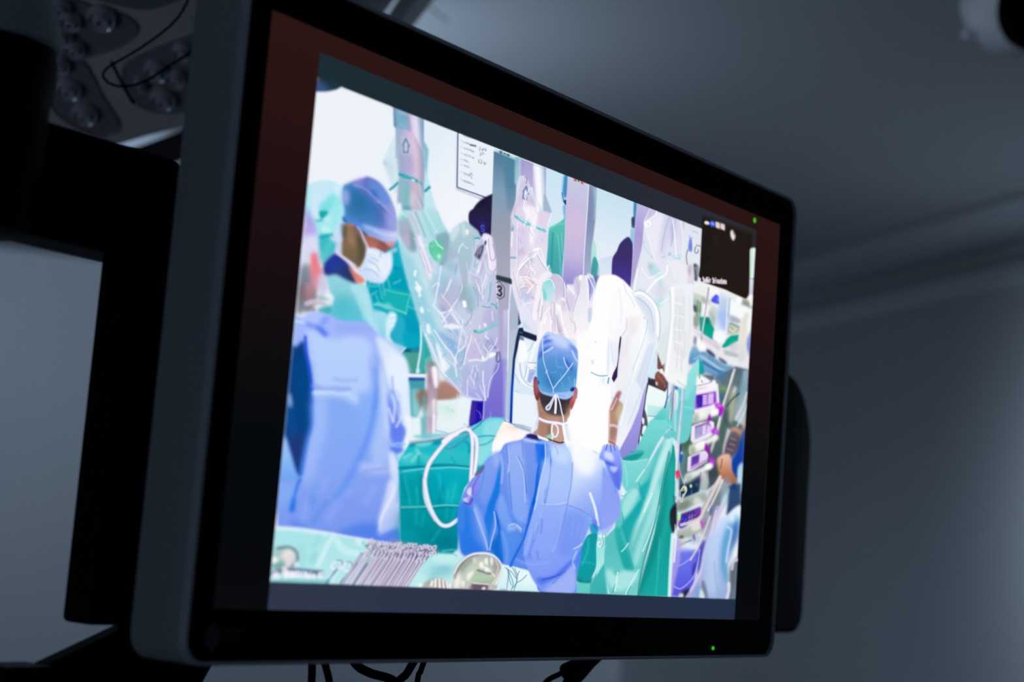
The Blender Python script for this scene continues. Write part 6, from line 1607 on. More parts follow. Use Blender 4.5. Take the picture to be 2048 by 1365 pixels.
L;8c94bc;4448 3063 -2 -42 14 -4;1 .5 1 1.6
L;8c94bc;4235 3067 -56 -164 -23 -128;1 .5 1 1.2
L;8c94bc;4161 2735 37 0 11 16;1 .5 1 1
P;f0f0f6,eceef4;4324 2739 128 10 79 -13 77 14 26 -108 -58 -66 -98 -52 -88 88 -53 18;5 .75 1 4468 2766 4496 2527
P;e0e8f0,e8ecf2;4454 3065 263 12 2 -192 -6 -115 -105 -20 -82 27 -77 -1 7 156;3 .8 0 4556 3086 4595 2748
L;98a8b4;4590 3024 73 -2;.5 .7 1 1.6
P;4c60d8,5c78e4;4552 2951 27 -2 16 -81 -45 -9 -11 33;1.4 .95 1 4557 2952 4568 2862
L;6c88e8;4543 2974 16 -29 24 26;1 .7 1 2
L;a0bcf0;4559 2952 -2 -99;1 .5 1 2
L;44485c;4655 2922 53 3;.7 .7 1 2
L;54586c;4644 2906 -10 -31 15 -18 32 13 4 22;.7 .7 1 2
L;4c5068;4530 2862 -10 -30 -2 -36 19 -52;.8 .7 1 1.8
P;3c4858,5c7078;4634 2762 65 5 15 -68 -25 -75 -30 -27 0 64;2 .9 1 4666 2768 4685 2602
P;b4c4cc;4675 2749 32 13 2 -78 -18 -17;2.5 .6 1
L;e0e4ec;4655 2745 9 -13;.6 .8 1 1.6
L;2c3048;4640 2763 12 -47 20 -53 -7 -57;1.2 .7 1 3
P;ece0ec,dcd0dc;4569 2750 51 17 27 -66 -11 -72 -74 -49 3 92;2.5 .85 1 4591 2761 4611 2589
P;6c6480;4559 2727 36 28 -4 -78 -26 -5;4 .5 1
L;c0a8b8;4621 2753 23 -81 -7 -57;1 .7 1 2
L;b4c0dc;3836 2403 63 24 98 -10 102 -37 67 -49 34 -77 9 -100 -15 -63;.8 .75 1 2
L;ffffff;3844 2390 69 19 86 -12 76 -27 61 -44 28 -77 13 -114;.8 .9 1 6
P;c8d4ec;3858 2373 97 -10 88 -33 58 -71 23 -91 -30 -59 -42 48 -22 77 -67 56 -77 41;5 .5 1
L;9cacd0;3858 2370 98 -21 90 -38 44 -67 37 -103;.6 .7 1 1.5
P;dce4f4;4041 2249 73 -2 39 -115 -38 -100 -64 30 -23 91;5 .55 1
L;a8b8dc;4032 2221 -23 -111 -66 -157 -68 -129;.7 .5 1 1.5
P;ece0e8;3762 2184 114 32 42 -53 -61 -90 -72 16;6 .6 1
P;e8dcea;3742 2056 69 10 -9 -120 -63 -61;5 .5 1
L;c4b8d0;3749 2189 4 -79 -57 -61;.8 .6 1 1.6
L;d0d4ec;3671 2460 42 -66 77 -53 53 -44;1 .6 1 2
L;dcdcf0;3621 2391 49 -123 4 -131;1.5 .5 1 2
L;b8c4e0;3565 1990 38 -124 41 -60;.8 .5 1 1.5
P;dce8f8;3578 1979 66 23 35 -100 -38 -70 -49 32;5 .5 1
P;f4f4f4,e8ecec,dce4e0;4643 2641 120 -6 845 31 4 -164 -215 -49 -144 6 -186 -88 -155 33 -171 -42 -83 29;1.5 1 0 5032 2711 5071 2372
P;fafafa;4886 2628 166 -7 -8 -52 -123 -7;2 1 0
P;f8fafc;5211 2583 408 -12 -20 -85 -202 -33 -172 2;2.5 1 0
P;ffffff;5321 2617 86 7 5 -43 -72 -5;1.5 .95 1
P;a8b8ac,849c90;4659 2496 78 21 59 -47 -7 -58 -105 -17;3 .85 1 4726 2515 4739 2404
P;3c4454;4659 2440 60 3 17 -39 -52 -9;2 .8 1
L;6c9c74;4726 2494 1 -120;1 .8 1 3
L;6c9c74;4767 2486 -1 -106;1 .8 1 3
P;c4ccc4,d0d4cc;4654 2545 202 -8 70 -17 -22 -46 -178 20 -67 9;2 .8 0 4780 2567 4793 2455
P;a4a8a0;4775 2530 69 -9 4 -35 -41 0;2.5 .7 1
P;f8faf8;4796 2470 121 6 -5 -72 -93 -15;2.5 .9 1
P;6c7c74;4687 2367 79 13 -4 -85 -63 -24 -31 37;4 .7 1
P;a4a884;4704 2335 54 1 -9 -43 -40 1;3 .6 1
P;10907c,06a48c,04a890;4765 2367 149 16 91 -79 -23 -96 -133 30 -63 25;1.5 1 0 4873 2385 4894 2195
P;0c7868;4861 2374 53 9 33 -45 -55 -1;2.5 .8 1
P;3cb09c;4781 2361 40 7 -1 -106 -27 2;1.5 .5 0
P;a4b4ac;4907 2446 99 -27 10 -84 -69 3 -34 52;4 .8 1
P;c4d0cc;4930 2478 97 -5 -8 -52 -82 1;3 .8 1
P;06a890,04a088;5272 2295 126 26 -9 -52 -108 -53 -95 -35 -55 -5 49 62;1.5 1 0 5255 2300 5267 2193
P;0c9884,3c8c7c;5232 2398 173 -10 -6 -12 -165 4;1.8 .9 0 5314 2411 5319 2364
P;a4ac90,b4b4a0;5234 2383 157 -4 -9 -45 -153 -38 -31 24;3 .85 1 5281 2391 5291 2305
L;ececd8;5238 2341 59 -13 40 28;1.2 .8 1 3
L;f0ece0;5263 2373 88 -15;1 .7 1 2
P;b0b0c0,9ca4b0;5239 2457 159 -11 -11 -31 -142 -8;3 .85 1 5313 2469 5320 2404
P;dce8f8,c0d4f4,b4ccf4,dce8fa,f4f8fc;5066 2623 128 -14 43 -7 -24 -164 -13 -132 -32 -92 -166 -3 12 138 38 150 -10 84;2.5 .93 0 5122 2619 5057 2212
P;a4bcf0;5059 2442 134 51 4 -159 -83 -13;6 .7 1
L;f8fcff;5185 2564 -1 -116 2 -144;1.2 .8 1 2.5
L;7c98d4;5217 2592 -18 -156;1 .5 1 2
P;fcfcff;5008 2276 149 37 10 -85 -138 -13;4 .9 1
P;b4cccc;5099 2579 84 -1 -6 -73 -84 0;5 .5 1
P;5058f4,4450f0;4994 2586 42 -7 11 -38 -4 -24 -110 1 10 30;1.3 1 1 4995 2586 5003 2511
P;8c94fc;5017 2565 25 -3 1 -29 -30 2;1.5 .7 1
P;e0dccc,e8e4d8,d4d8e0;5464 2508 71 19 38 -75 -17 -107 -48 -95 13 -116 -97 -43 -40 97 27 150 18 91;3 .95 0 5459 2515 5505 2102
P;f4fafa;5549 2537 72 12 -12 -151 -79 -86 -15 131;3 .9 0
P;6c84dc,5878d4;5594 2396 25 -26 -15 -195 -47 23 -24 85;3 .9 1 5569 2392 5594 2174
P;98a4a4,b0b4b4;5381 2597 114 20 121 -24 -55 -32 -89 7 -73 3;2.5 .8 0 5483 2615 5491 2549
L;707c64;5469 2590 89 -7 30 -3;1.2 .7 1 3
P;fafafa;5521 2651 85 37 10 -95 -73 -5;2 .9 1
P;e8e4e8,dcd4dc,d4ccd4;4679 2268 75 -17 276 -43 87 -30 -24 -39 -85 23 -303 54;1.5 .95 0 4899 2302 4921 2114
L;9c90a0;4699 2267 136 -17 223 -45;.8 .5 1 1.5
P;9c90a0,bcb4c4,a8a0b0;4870 2625 19 0 -19 -157 -20 -117 -24 -145 -13 -94 -19 -2 18 164 25 132 20 117;.8 1 0 4813 2615 4870 2121
L;f0ecf4;4876 2505 -29 -126 -29 -160;.4 .7 1 1.5
P;fafcfc;4759 2210 42 -22 100 -42 -24 -31 -51 -22 -68 4;2 1 0
P;f4f4f8;4697 2229 62 -19 -7 -57 -52 -8;3 .8 1
P;48546c;4707 2195 33 5 -6 -64 -28 10;2.5 .7 1
P;90bcd8,6ca4cc,5c90c4;4646 2039 69 94 98 -42 93 6 -124 -88 -102 -35 -40 9;3 1 1 4729 2135 4747 1984
P;5c94c8,74a4cc,4c80bc;4839 2095 179 -17 170 -34 141 5 -22 -61 -100 -114 -172 50 -165 20 -49 78;3 1 1 5052 2125 5082 1858
L;c4d8e8;4831 2051 123 -18 155 -35 127 -5;2 .75 1 5
L;2c64a4;4862 2013 138 -23 140 -17;2.5 .7 1 5
L;a8c8e0;4727 2023 102 42 81 -2;1.5 .7 1 3
P;b4b4c8,9c9cb8;4883 1946 181 -33 142 -32 -54 -14 -196 32 -83 17;2.5 .9 1 5015 1963 5027 1851
P;4c88bc;5111 1983 168 1 -22 -53 -110 -21;5 .6 1
P;2c3c5c;4903 2125 54 1 86 -30 -25 -18 -99 21;2.5 .9 1
P;3c5468;5099 2089 128 -18 -12 -23 -85 10;2.5 .85 1
P;c0c4c8,a4acb0;5174 2165 214 -6 -11 -31 -170 -9;3 .85 1 5282 2180 5289 2116
P;e8ecf0;5193 2117 184 4 -8 -52 -127 -3;3 .85 1
P;c8ccd0;5253 2212 109 45 10 -86 -100 0;4 .7 1
P;586878,6c8080,54706c,485864,405060;5047 1908 320 144 232 2 16 -395 -21 -75 -94 -199 -182 -146 -175 -170 -102 -53 -418 -31 -44 381 102 10 45 518 318 42;2 1 0 5071 2011 5184 1026
P;4c7898;5098 1943 175 67 -86 -112 -67 -23;5 .8 1
P;7cb45c,5c8c50;5164 1852 82 17 -9 -44 -68 -15;3 .9 1 5201 1864 5207 1814
P;345c84;5130 1790 94 26 -18 -88 -70 6;5 .7 1
P;8c9ca0;5047 1908 114 -28 -48 -63;4 .6 1
P;9cb4c8,84a4b4,a4b8bc,c8d0d4;5499 2040 108 15 -5 -222 -3 -161 -34 -92 -89 20 -88 19 35 193;3 .95 0 5490 2039 5542 1578
L;dce4ea;5577 1860 -58 -124 -103 -114;2 .8 1 4
L;e8ecf0;5600 1789 -48 -93 -101 -128;1.5 .7 1 3
L;7c94b0;5494 1952 -61 -226 -45 -107;3 .6 1 4
P;507470;5283 1795 129 117 17 104 59 -7 -63 -212 -104 -84;5 .7 1
P;a4ac90,b8bca0;5308 1827 65 51 39 -97 -27 -133 -36 -62 -45 24 -1 130;4 .9 1 5331 1873 5363 1588
P;e4e8e8;5371 1892 46 -23 -66 -52;3 .7 1
L;2c3848;5265 1706 77 67 107 64;1.2 .8 1 2.5
P;344048;5214 1658 82 23 1 -129 -73 21;6 .6 1
P;446854;5172 1539 67 21 8 -185 -54 -19;5 .8 1
P;344450;5044 1582 98 -18 -24 -31 -56 8;4 .6 1
P;e4dce4,b4a8b4,d4ccd4,bcb4b4;5341 2033 36 2 -73 -180 -68 -138 -62 -192 -66 -149 -39 -74 -18 41 80 191 75 194 80 168;1.5 1 0 5167 2010 5246 1318
L;fcfaf8;5332 1989 -68 -153 -68 -138 -51 -162;.9 .75 1 2.4
P;1c4cb0,1440a4,103c90;5594 1584 34 -41 -34 -222 -7 -58 -70 -21 -30 -118 -75 37 -27 113 62 77 60 107;3 1 1 5488 1572 5538 1128
P;103878;5426 1163 69 20 8 -133 -92 -7;3 1 0
P;e0a8a0,c88c7c,b47c74;5328 1527 96 31 102 -18 25 39 40 33 -10 -44 -65 -65 18 -28 -76 29 -101 11;3 1 1 5479 1600 5494 1471
P;c8a098;5548 1608 54 35 -9 -52 -41 -19;3 .8 1
P;6c6470,584c5c,5c5464;5320 1468 79 52 89 -20 20 -56 -59 -107 -125 -26 -59 23;3.5 1 1 5381 1518 5404 1319
L;a898a8;5364 1458 72 -7;1.5 .6 1 2.5
L;a898a8;5341 1413 85 -6;1.5 .6 1 2.5
L;a898a8;5318 1368 85 -6;1.5 .6 1 2.5
P;d8d0d8,c0b8c8;5298 1538 58 -16 -59 -99 -30 -103 -29 5 7 65;2 .9 0 5270 1535 5295 1323
P;f0c4a8,d49c80,b87858,9c6850;5162 1268 64 42 124 18 33 -40 24 -84 93 -64 19 -42 -99 -7 -142 10 -61 45 -47 52;3 1 1 5315 1325 5342 1085
P;e8b8a0;5241 1304 54 12 -34 -67 -28 4;3 .8 1
L;7c4838;5244 1276 -19 -73;1.2 .7 1 2.5
P;a4d0f0,bcdcf4;5516 1249 70 21 24 -212 -100 -7 1 119;3 .95 1 5534 1265 5558 1054
P;3c4444;5048 1188 103 51 39 -96 -132 -38;5 .8 1
P;38703c;4682 1363 75 35 -7 -56 -44 -73 -61 -33;5 .8 1
P;6c9090,5c8888;4591 1258 112 38 1 -124 -13 -110 -78 7;6 .8 1 4647 1291 4673 1060
P;fcfafc,f4f0fa,f0ecf8;4780 1825 282 78 32 -46 30 -139 -49 -48 -288 -75 -31 38 12 127;1.5 1 0 4913 1884 4944 1613
P;fdfdf8,f4f4e8;4778 1901 190 -17 -25 -18 -156 -41;2.5 1 1 4863 1913 4872 1836
L;a03cb0;4814 1822 156 41 39 19;1 .7 1 2
P;ccc0d8;4790 1798 157 34 -12 -16 -144 -32;2 .7 0
L;9c7cb4;4781 1814 137 35;.8 .7 1 2
L;3c3c48;4817 1906 10 -26;.5 .7 1 1.8
L;4c4450;4861 1877 15 -19;.5 .6 1 1.5
P;9040d0,8c34cc,a468d8;4763 1739 323 74 17 -90 -112 -41 -221 -54;1.8 1 0 4932 1795 4949 1649
P;3c1cac,2c20a4;4796 1741 85 16 4 -95 -71 -15;1.5 1 0 4838 1751 4850 1651
P;c8a0e8,b890e0;4888 1757 66 12 -4 -85 -52 -13;1.5 .95 0 4917 1765 4928 1674
P;e4d0f4;4967 1778 86 17 3 -85 -86 -20;1.8 .95 0
L;fbf2fe;4900 1748 10 2;.5 .9 1 2
L;fbf2fe;4932 1752 10 2;.5 .9 1 2
L;fbf2fe;4902 1728 11 1;.5 .9 1 2
L;fbf2fe;4934 1731 11 2;.5 .9 1 2
L;fbf2fe;4905 1707 10 2;.5 .9 1 2
L;fbf2fe;4936 1711 11 1;.5 .9 1 2
L;fbf2fe;4906 1689 11 2;.5 .9 1 2
L;fbf2fe;4938 1693 11 2;.5 .9 1 2
L;c8a0e4;4975 1764 66 15;.8 .7 1 1.6
L;c8a0e4;4978 1740 66 14;.8 .7 1 1.6
L;c8a0e4;4981 1716 66 14;.8 .7 1 1.6
P;6c78f0;4822 1718 20 7 -6 -14;1.2 .7 1
P;6c78f0;4838 1692 21 6 -7 -13;1.2 .7 1
P;6c78f0;4821 1669 20 6 -6 -13;1.2 .7 1
L;fcfaff;5094 1864 23 -82 8 -71 -79 -30;1.5 .9 1 4
P;b4a0d4;4771 1733 19 2 -2 -98 -20 5;2 .6 1
P;f8f8f4,d4d8d0;4754 1592 240 69 80 16 69 -6 18 -34 -106 -33 -79 -30 -207 -57 -29 24;3 .97 1 4955 1663 4969 1538
P;8c9c90;4775 1580 65 14 -7 -56 -65 -14;4 .6 1
P;fdfdfd;4851 1616 92 18 4 -35 -78 -23;4 .8 1
P;ffffff;5035 1658 95 11 17 -26 -93 -32;2.5 .9 1
P;c81ce0,a414c4;5071 1698 53 24 78 -16 24 -26 -36 -54 -41 -4 -6 56;2 .97 1 5152 1725 5164 1623
P;e87cf0;5104 1713 47 9 30 -18 -39 -19;2 .8 1
P;a010c0;5005 1620 24 -26 24 -33 -45 -26 -23 26;1.8 .95 1
P;f8f4fa,ece4f4;4746 1494 127 41 172 33 42 -10 3 -84 -70 -43 -233 -72 -42 24;1.5 1 0 4914 1553 4935 1374
P;a070d0,b48cd8;4798 1499 208 57 44 -30 -9 -43 -155 -58 -76 -29;1.8 1 0 4923 1547 4939 1409
P;a8b4d0,98a4c8,b4bcdc;4815 1487 81 23 -3 -85 -65 -17;1.5 1 0 4852 1505 4863 1412
P;dcc8f0;4910 1511 57 27 -3 -91 -53 -9;1.8 .9 0
P;e8d8f4;4982 1526 81 1 -46 -68 -41 3;2 .9 0
L;6c3c94;4805 1489 97 32 104 32;.8 .7 1 1.6
L;fbf2fe;4918 1498 32 9;.6 .9 1 2
L;fbf2fe;4920 1477 33 9;.6 .9 1 2
L;fbf2fe;4923 1456 32 9;.6 .9 1 2
P;b828dc,c040e0;5053 1498 53 16 57 -19 11 -34 -76 6 -42 3;2 .95 1 5105 1514 5112 1454
P;f0c0f8;5095 1495 40 4 -11 -22;2 .6 1
P;fbfbf8,e0e4dc;4762 1350 206 62 131 48 69 -7 -24 -31 -144 -49 -23 -37 -180 -59 -51 -11 -19 46;3 .97 1 4928 1443 4946 1284
P;7c8c74;4752 1328 64 13 6 -55 -64 -12;4 .6 1
P;ffffff;4839 1371 117 33 5 -49 -116 -32;4 .8 1
P;9c10b8;4978 1385 37 -32 34 -53 -41 4 -44 30;1.8 .95 1
L;503858;5000 1605 -20 -58;1 .4 1 2
P;f8f4fa,e4dcec;4721 1250 179 57 78 15 44 -24 -7 -57 -229 -96 -64 -12;1.5 1 0 4869 1312 4888 1147
P;8c50c0,9860cc;4773 1254 128 40 -4 -77 -127 -46;1.6 1 0 4829 1287 4842 1177
P;44288c,5c48a4;4787 1249 89 28 0 -55 -88 -36;1.8 .85 0 4827 1273 4837 1191
P;e0ccf0,d4b8e8;4901 1294 92 15 7 -55 -103 -37;1.8 1 0 4943 1305 4953 1222
L;a840c0;4771 1158 140 53 128 53;1 .7 1 2
L;f8f0fc;4910 1277 58 15;.6 .8 1 2
L;f8f0fc;4912 1260 58 15;.6 .8 1 2
L;f8f0fc;4914 1243 58 15;.6 .8 1 2
P;b420d8,d060ec;5027 1256 38 25 63 -16 -8 -50 -32 -17 -19 41;2 .95 1 5078 1282 5088 1198
P;fafaf8,dce0dc;4736 1127 179 50 102 43 67 13 17 -34 -91 -35 -90 -36 -226 -87 -6 48;3 .97 1 4898 1217 4916 1059
P;ffffff;4991 1211 80 14 4 -35 -66 -12;2.5 .9 1
P;8ca49c;4713 1098 76 20 6 -48 -77 -13;4 .6 1
P;700c84;4924 1150 30 -26 39 -45 -32 -10 -32 39;1.8 .95 1
L;b0b8c0;5024 1158 25 -96;2 .6 1 3
P;1c3454,14304c,102c50;4738 1030 192 71 -4 -106 -221 -72 -77 11 5 88;2 1 0 4749 1086 4767 928
P;e4ece8,b8c8c0;4925 1141 93 8 31 -136 -121 -34 3 106;3 .8 1 4962 1144 4981 983
P;a8b8b4,8c9c90;4616 909 132 33 256 51 23 -63 -136 -34 -132 -49 -117 -31 -47 21;3 .95 1 4774 976 4792 825
P;e4e8e0;4869 951 95 -18 5 -40 -124 0;3 .7 1
P;6c7c6c;4635 879 147 34 -24 -58 -118 -23;4 .7 1
L;f0f8e4;4653 983 41 35 33 -29 -39 -51;1 .9 1 3
L;d8c890;4624 973 88 15;.8 .8 1 2
P;f8fcc8;4775 1036 30 3 3 -20 -26 -4;1.2 .95 1
P;f4f890;4687 1014 37 2 3 -23 -30 -6;1.5 .9 1
L;e8e8e0;4640 966 7 -63 31 -5 1 55;.8 .8 1 2
P;5c6488;4857 1055 46 3 -5 -24 -30 -3;2 .7 1
L;8c98b0;4803 994 5 -39;1 .5 1 2
P;3c2c84,4c2c8c,783ca4;4674 802 281 74 23 -63 -87 -46 -219 -76 -33 22;2 1 0 4790 865 4809 699
P;2430c0;4677 771 89 13 8 -63 -102 -30;2 .8 1
P;98a0fc;4686 763 16 4 -8 -10;.8 .85 1
P;98a0fc;4725 750 16 4 -8 -11;.8 .85 1
P;98a0fc;4698 724 16 4 -8 -10;.8 .85 1
P;98a0fc;4738 766 16 5 -8 -11;.8 .85 1
P;98a0fc;4735 726 16 5 -7 -11;.8 .85 1
L;a890cc;4795 802 0 -72;.8 .7 1 1.6
L;a890cc;4832 812 0 -72;.8 .7 1 1.6
L;a890cc;4782 777 104 30;.8 .7 1 1.6
L;a890cc;4785 753 104 30;.8 .7 1 1.6
P;9c44b4;4881 847 75 21 5 -40 -74 -29;3 .6 1
P;c0c8bc,a0a898;4644 674 132 31 117 39 125 -1 -25 -58 -119 -39 -208 -34 -48 29;3 .95 1 4802 738 4816 619
P;e8e8e4;4833 732 121 23 35 -38 -119 -39;3 .8 1
P;d418c8;4967 772 76 21 19 -24 -11 -41 -44 -26 -37 46;2 .95 1
P;f8b8f4;4982 781 78 5 -14 -17 -62 -4;1.5 .8 1
P;a010b0;4860 638 28 17 20 -39 -22 -9;1.6 .95 1
P;303838;4664 628 59 10 3 -23 -60 -3;2 .7 1
L;202828;4672 557 87 28 89 20;1 .7 1 2
P;8cb4c8;4783 642 183 9 21 -47 -136 -23;4 .5 1
P;d4d4d0,b0b4ac;4667 604 120 -2 -41 -34 -73 -19;3 .8 1 4715 606 4722 551
P;7078e8,6064e0,5c60e4,5450d0;4618 515 330 23 64 -14 -74 -163 -19 -104 -81 -89 -239 2 14 259;2 1 0 4790 531 4832 168
P;a4acf4;4704 543 213 -7 74 36 21 -48 -154 -6 -150 -7;3 .8 1
P;2c2c9c;4886 407 42 34 8 -64 -25 -49 -27 31;2.5 .8 1
P;6c80f0;4680 494 180 8 16 -143 -180 -6;10 .4 1
P;2c30a8;4975 571 88 53 16 -145 -51 -99 -58 -34 -11 96;4 .8 1
P;1c2838;4744 197 86 34 63 -14 -54 -57 -90 -2;2.5 .9 1
P;e4dcd4;4715 189 59 5 4 -35 -59 -2;2 .9 1
L;c4c0f4;4979 539 -18 -113 -64 -114 -157 -83 -105 13;.7 .85 1 2
L;dcd8f8;4864 470 -145 -61 -102 -12;.9 .6 1 2
P;b4b0ec,a89ce8,b4a4e4;4602 648 96 -58 4 -158 -58 -143 -30 -126 -58 -1 42 266;3 .85 0 4600 648 4656 164
L;f0f0fc;4595 711 24 -78 -2 -110 -4 -94;1.2 .8 1 3.5
P;fafcff;4592 632 27 1 2 -23 -23 -2;1 .9 1
P;8c90a0,808c98,a0a8b4;5081 1015 274 137 77 -94 -56 -88 -146 -141 -134 -220 -99 44 -24 208 82 103;4 .8 0 5148 1135 5208 615
P;4850c4;5092 918 31 2 10 -81 -30 -18;2.5 .8 1
P;687078;5149 971 124 42 -47 -152 -86 -87;6 .7 1
P;70d4c8,8ce0dc;5277 980 107 66 -8 -76 -91 -56;3 .85 1 5323 1041 5337 918
P;f4f4fa;5367 1049 42 -10 -28 -43;1.5 .8 1
L;e4d4cc;5227 1133 -111 -148 -110 -138 -56 -60 -119 -39 -147 -32;1.6 .92 1 6
L;f0ece4;5270 1112 -104 -148 -98 -113;1.6 .92 1 3
L;e8dcdc;5105 805 -79 -135 -80 -116 -96 -100;1.6 .92 1 3
L;b4acdc;5224 877 -75 -184 -75 -166 -44 -163 -135 -163 -55 -49;1.6 .92 1 12
L;d0d0e8;5342 984 -112 -155 -76 -176;1.6 .92 1 7
L;e8e4fc;5194 859 -60 -167 -74 -182 -45 -146 -137 -148;1.5 .7 1 3
L;8c80c0;5157 628 -46 -148 -72 -196;1.5 .6 1 2
P;a8c0e4;5096 609 57 52 -7 -212 -79 -132 -82 -98 -25 -56 93 1;6 .5 1
P;1c3c6c,16305c;5380 1079 180 30 28 -174 -135 -59 -93 -48 16 142;3 .9 0 5437 1100 5467 835
P;dcecfc,b8ccf4,a0b8e4,98b0dc;5264 814 97 6 92 56 144 51 -2 -59 -28 -119 -88 -105 -45 -184 19 -164 0 -140 -336 -2 -68 179 -1 145 77 149 100 103;3 1 1 5310 908 5396 155
P;e4f4fe;5453 876 136 50 4 -109 -112 -40 -79 -37;4 .9 1
P;3c98d0,4c9cc8;5399 773 65 3 -20 -117 -46 -167 55 -196 -69 31 -79 128 13 165;6 .75 1 5370 771 5424 295
P;1c5cb0;5468 743 91 72 16 -132 -86 -121 -55 -102;5 .75 1
P;6cb4e0;5473 844 119 -18 -25 -77;4 .5 1
P;c8d8f8;5127 611 118 87 28 -244 -4 -244 -127 -3 -53 192;10 .6 1
L;e0ecfe;5386 739 69 -29 -34 -135 -19 -116;2 .7 1 4
L;8cb0d8;5209 452 50 -161 78 -121;2 .5 1 3
P;585c6c,4c5c6c;5471 429 108 70 13 -116 -8 -224 -115 -2 0 140;3 .9 1 5507 496 5545 158
L;e0e4f4;5581 483 -65 -19 -18 -59;2 .8 1 5
L;e4e8fa;5462 288 7 -57 -25 -71;1.8 .85 1 6
P;6c84a0;5524 249 62 34 -2 -124 -82 -2;4 .6 0
P;3c4454;5037 300 49 -14 61 -120 -63 -1 -53 55;2.5 .5 1
P;5c8cd0;4925 202 83 82 30 -120 -139 -3;4 .7 1
P;e8f0f4;5029 236 51 -31 20 -40 -78 -1;2.5 .8 1
P;8cdce0,70d0d4,6ccccc;4423 1718 12 111 71 -60 123 50 157 125 0 -174 -25 -178 -22 -154 -33 -59 -49 -25 -75 -15 -108 44 -84 73 -37 104;1.2 1 0 4550 1913 4616 1343
P;b0ecec;4605 1809 157 118 -2 -98 -122 -85;5 .5 0
P;5cc4cc;4498 1727 86 38 16 -136 -70 -63;6 .6 1
L;9ce8e8;4600 1629 64 1 79 2;1.2 .6 1 3
L;58c4c8;4631 1578 102 25;1.5 .5 1 3
P;8ce0dc,58c8c4,44b8b8;4267 1550 149 119 30 -153 -79 -76 -110 -119 -221 -180 -117 -10 -8 65 68 19 62 85 92 142;1.2 1 0 4125 1635 4182 1154
P;3cb4bc;4237 1493 113 94 -66 -183 -145 -121;10 .5 1
P;0ca8a4,0c9c98;4799 2033 49 -14 49 -78 -37 -26 -53 -7;2 .95 0 4833 2038 4848 1913
P;98e4e0,88dcdc;4791 2046 10 -83 -50 -146 -90 -126 -128 -15 79 95 26 114 70 79;1.2 .97 0 4666 2028 4704 1696
P;f4f8f8;4795 1899 66 9 125 -33 -183 -52 -27 11;2 .95 1
L;4c4c54;4814 1902 9 -20;.6 .8 1 1.8
L;4c4c54;4852 1864 15 -8;.6 .7 1 1.8
P;7cdcd8,6cd0cc,50c0bc,54c4bc;4159 1479 220 24 60 -34 -102 -92 -66 -67 -158 -214 -92 -125 -118 -48 -81 91 -23 124 191 95 91 138;1 1 0 4079 1470 4141 940
P;84dcd8,70d0d0;3808 1139 191 17 177 25 -125 -169 -131 -88 -93 51;2 .95 1 3951 1161 3978 928
P;149498;3814 1154 109 39 104 24 71 7 -83 -57 -121 -21;1.5 .9 1
L;b4ece8;3808 1137 157 8 175 33;.8 .7 1 2
L;2ca4a0;3922 1207 104 20 53 5;1.5 .6 1 4
L;a4ecec;3845 1113 44 -75 9 -77;1.5 .5 1 3
P;18a098,109890,149c98,18a8a4;4411 1385 104 -72 30 -99 28 -404 0 -162 0 -482 -439 -5 69 173 110 300 96 447 49 227;1 1 0 4361 1379 4503 164
P;28b8b0;4409 1081 117 132 21 -344 -82 -267 -87 -203 -24 198;10 .55 1
P;0c8480;4345 676 53 183 65 246 -21 -304 -76 -303 -151 -262 -64 -70 -11 97 117 230;6 .7 1
L;e0f8f4;4565 637 -2 -231 10 -240;1.6 .9 1 6
L;4cc4bc;4391 598 -2 -298 -3 -133;2 .5 1 3
P;88d8d6,6cccca,58c0be,74d0cc;4392 1393 98 -31 -6 -113 -75 -168 -73 -326 -86 -203 -85 -200 -48 -196 -347 2 -89 177 -27 226 126 83 14 174 45 52 81 54 131 88 128 140 130 152;1 1 0 4020 1355 4161 157
P;1cb0b4,10a8ac;4091 976 102 57 31 53 -18 -161 -65 -64 -80 73;3 .85 1 4139 1079 4165 863
P;10a4ac,1cacac;4070 856 69 25 -9 -80 -110 -124 -54 -139 -79 74 -24 56 79 73 64 52;3 .95 1 3985 870 4024 541
P;2cb0b0,14a4a0;3781 635 67 13 44 -75 81 -92 86 -133 -105 -3 -81 93 -65 112;3 .95 1 3881 650 3917 343
P;1cacb0;4278 1250 156 106 22 -28 -102 -91 -58 -145 -122 -209 -66 -44 19 140 92 146;4 .4 1
P;d8f8f8;4413 1375 78 -23 -63 -108 -122 -232 -91 -165 -122 -185 -88 -161 52 159 86 182 58 123 86 206;4 .75 1
P;c8f4f4;4306 1012 55 -156 -152 -267 -86 -180 -69 -22 19 137 118 222;6 .6 1
P;bcf0ec;3860 842 128 107 75 -34 -92 -124 -97 -64;4 .7 1
P;c4f0f0;3698 336 154 -4 172 15 110 -35 -97 -81 -134 -42 -141 35;5 .7 1
P;5cc4c0;3799 339 85 13 -29 -49 -52 8;2.5 .8 1
L;2c98a0;4054 993 85 -112;.8 .6 1 2
L;2c98a0;3852 764 46 -94 46 -94 23 -47;.8 .6 1 2
L;2c98a0;3970 500 88 -142;.8 .6 1 2
L;2c98a0;3829 235 -27 -57;.8 .6 1 2
L;2c98a0;4037 231 -45 -59;.8 .6 1 2
L;2c98a0;3901 497 67 22;.8 .6 1 2
L;e8fcfc;4113 1096 -96 -96;1 .75 1 2.6
L;e8fcfc;4242 928 -92 -145;1 .75 1 2.6
L;e8fcfc;4331 794 -88 -183 -76 -122;1 .75 1 2.6
L;e8fcfc;3966 538 -48 -41 -32 -20;1 .75 1 2.6
L;e8fcfc;4129 351 -124 -140 -30 -49;1 .75 1 2.6
L;e8fcfc;3853 322 -19 -134;1 .75 1 2.6
L;18807c;4444 1266 -65 -248 -61 -264 -84 -223 -68 -189 -32 -181;1 .75 1 2.2
L;086c68;4465 1248 -53 -187 -51 -205;2 .4 1 4
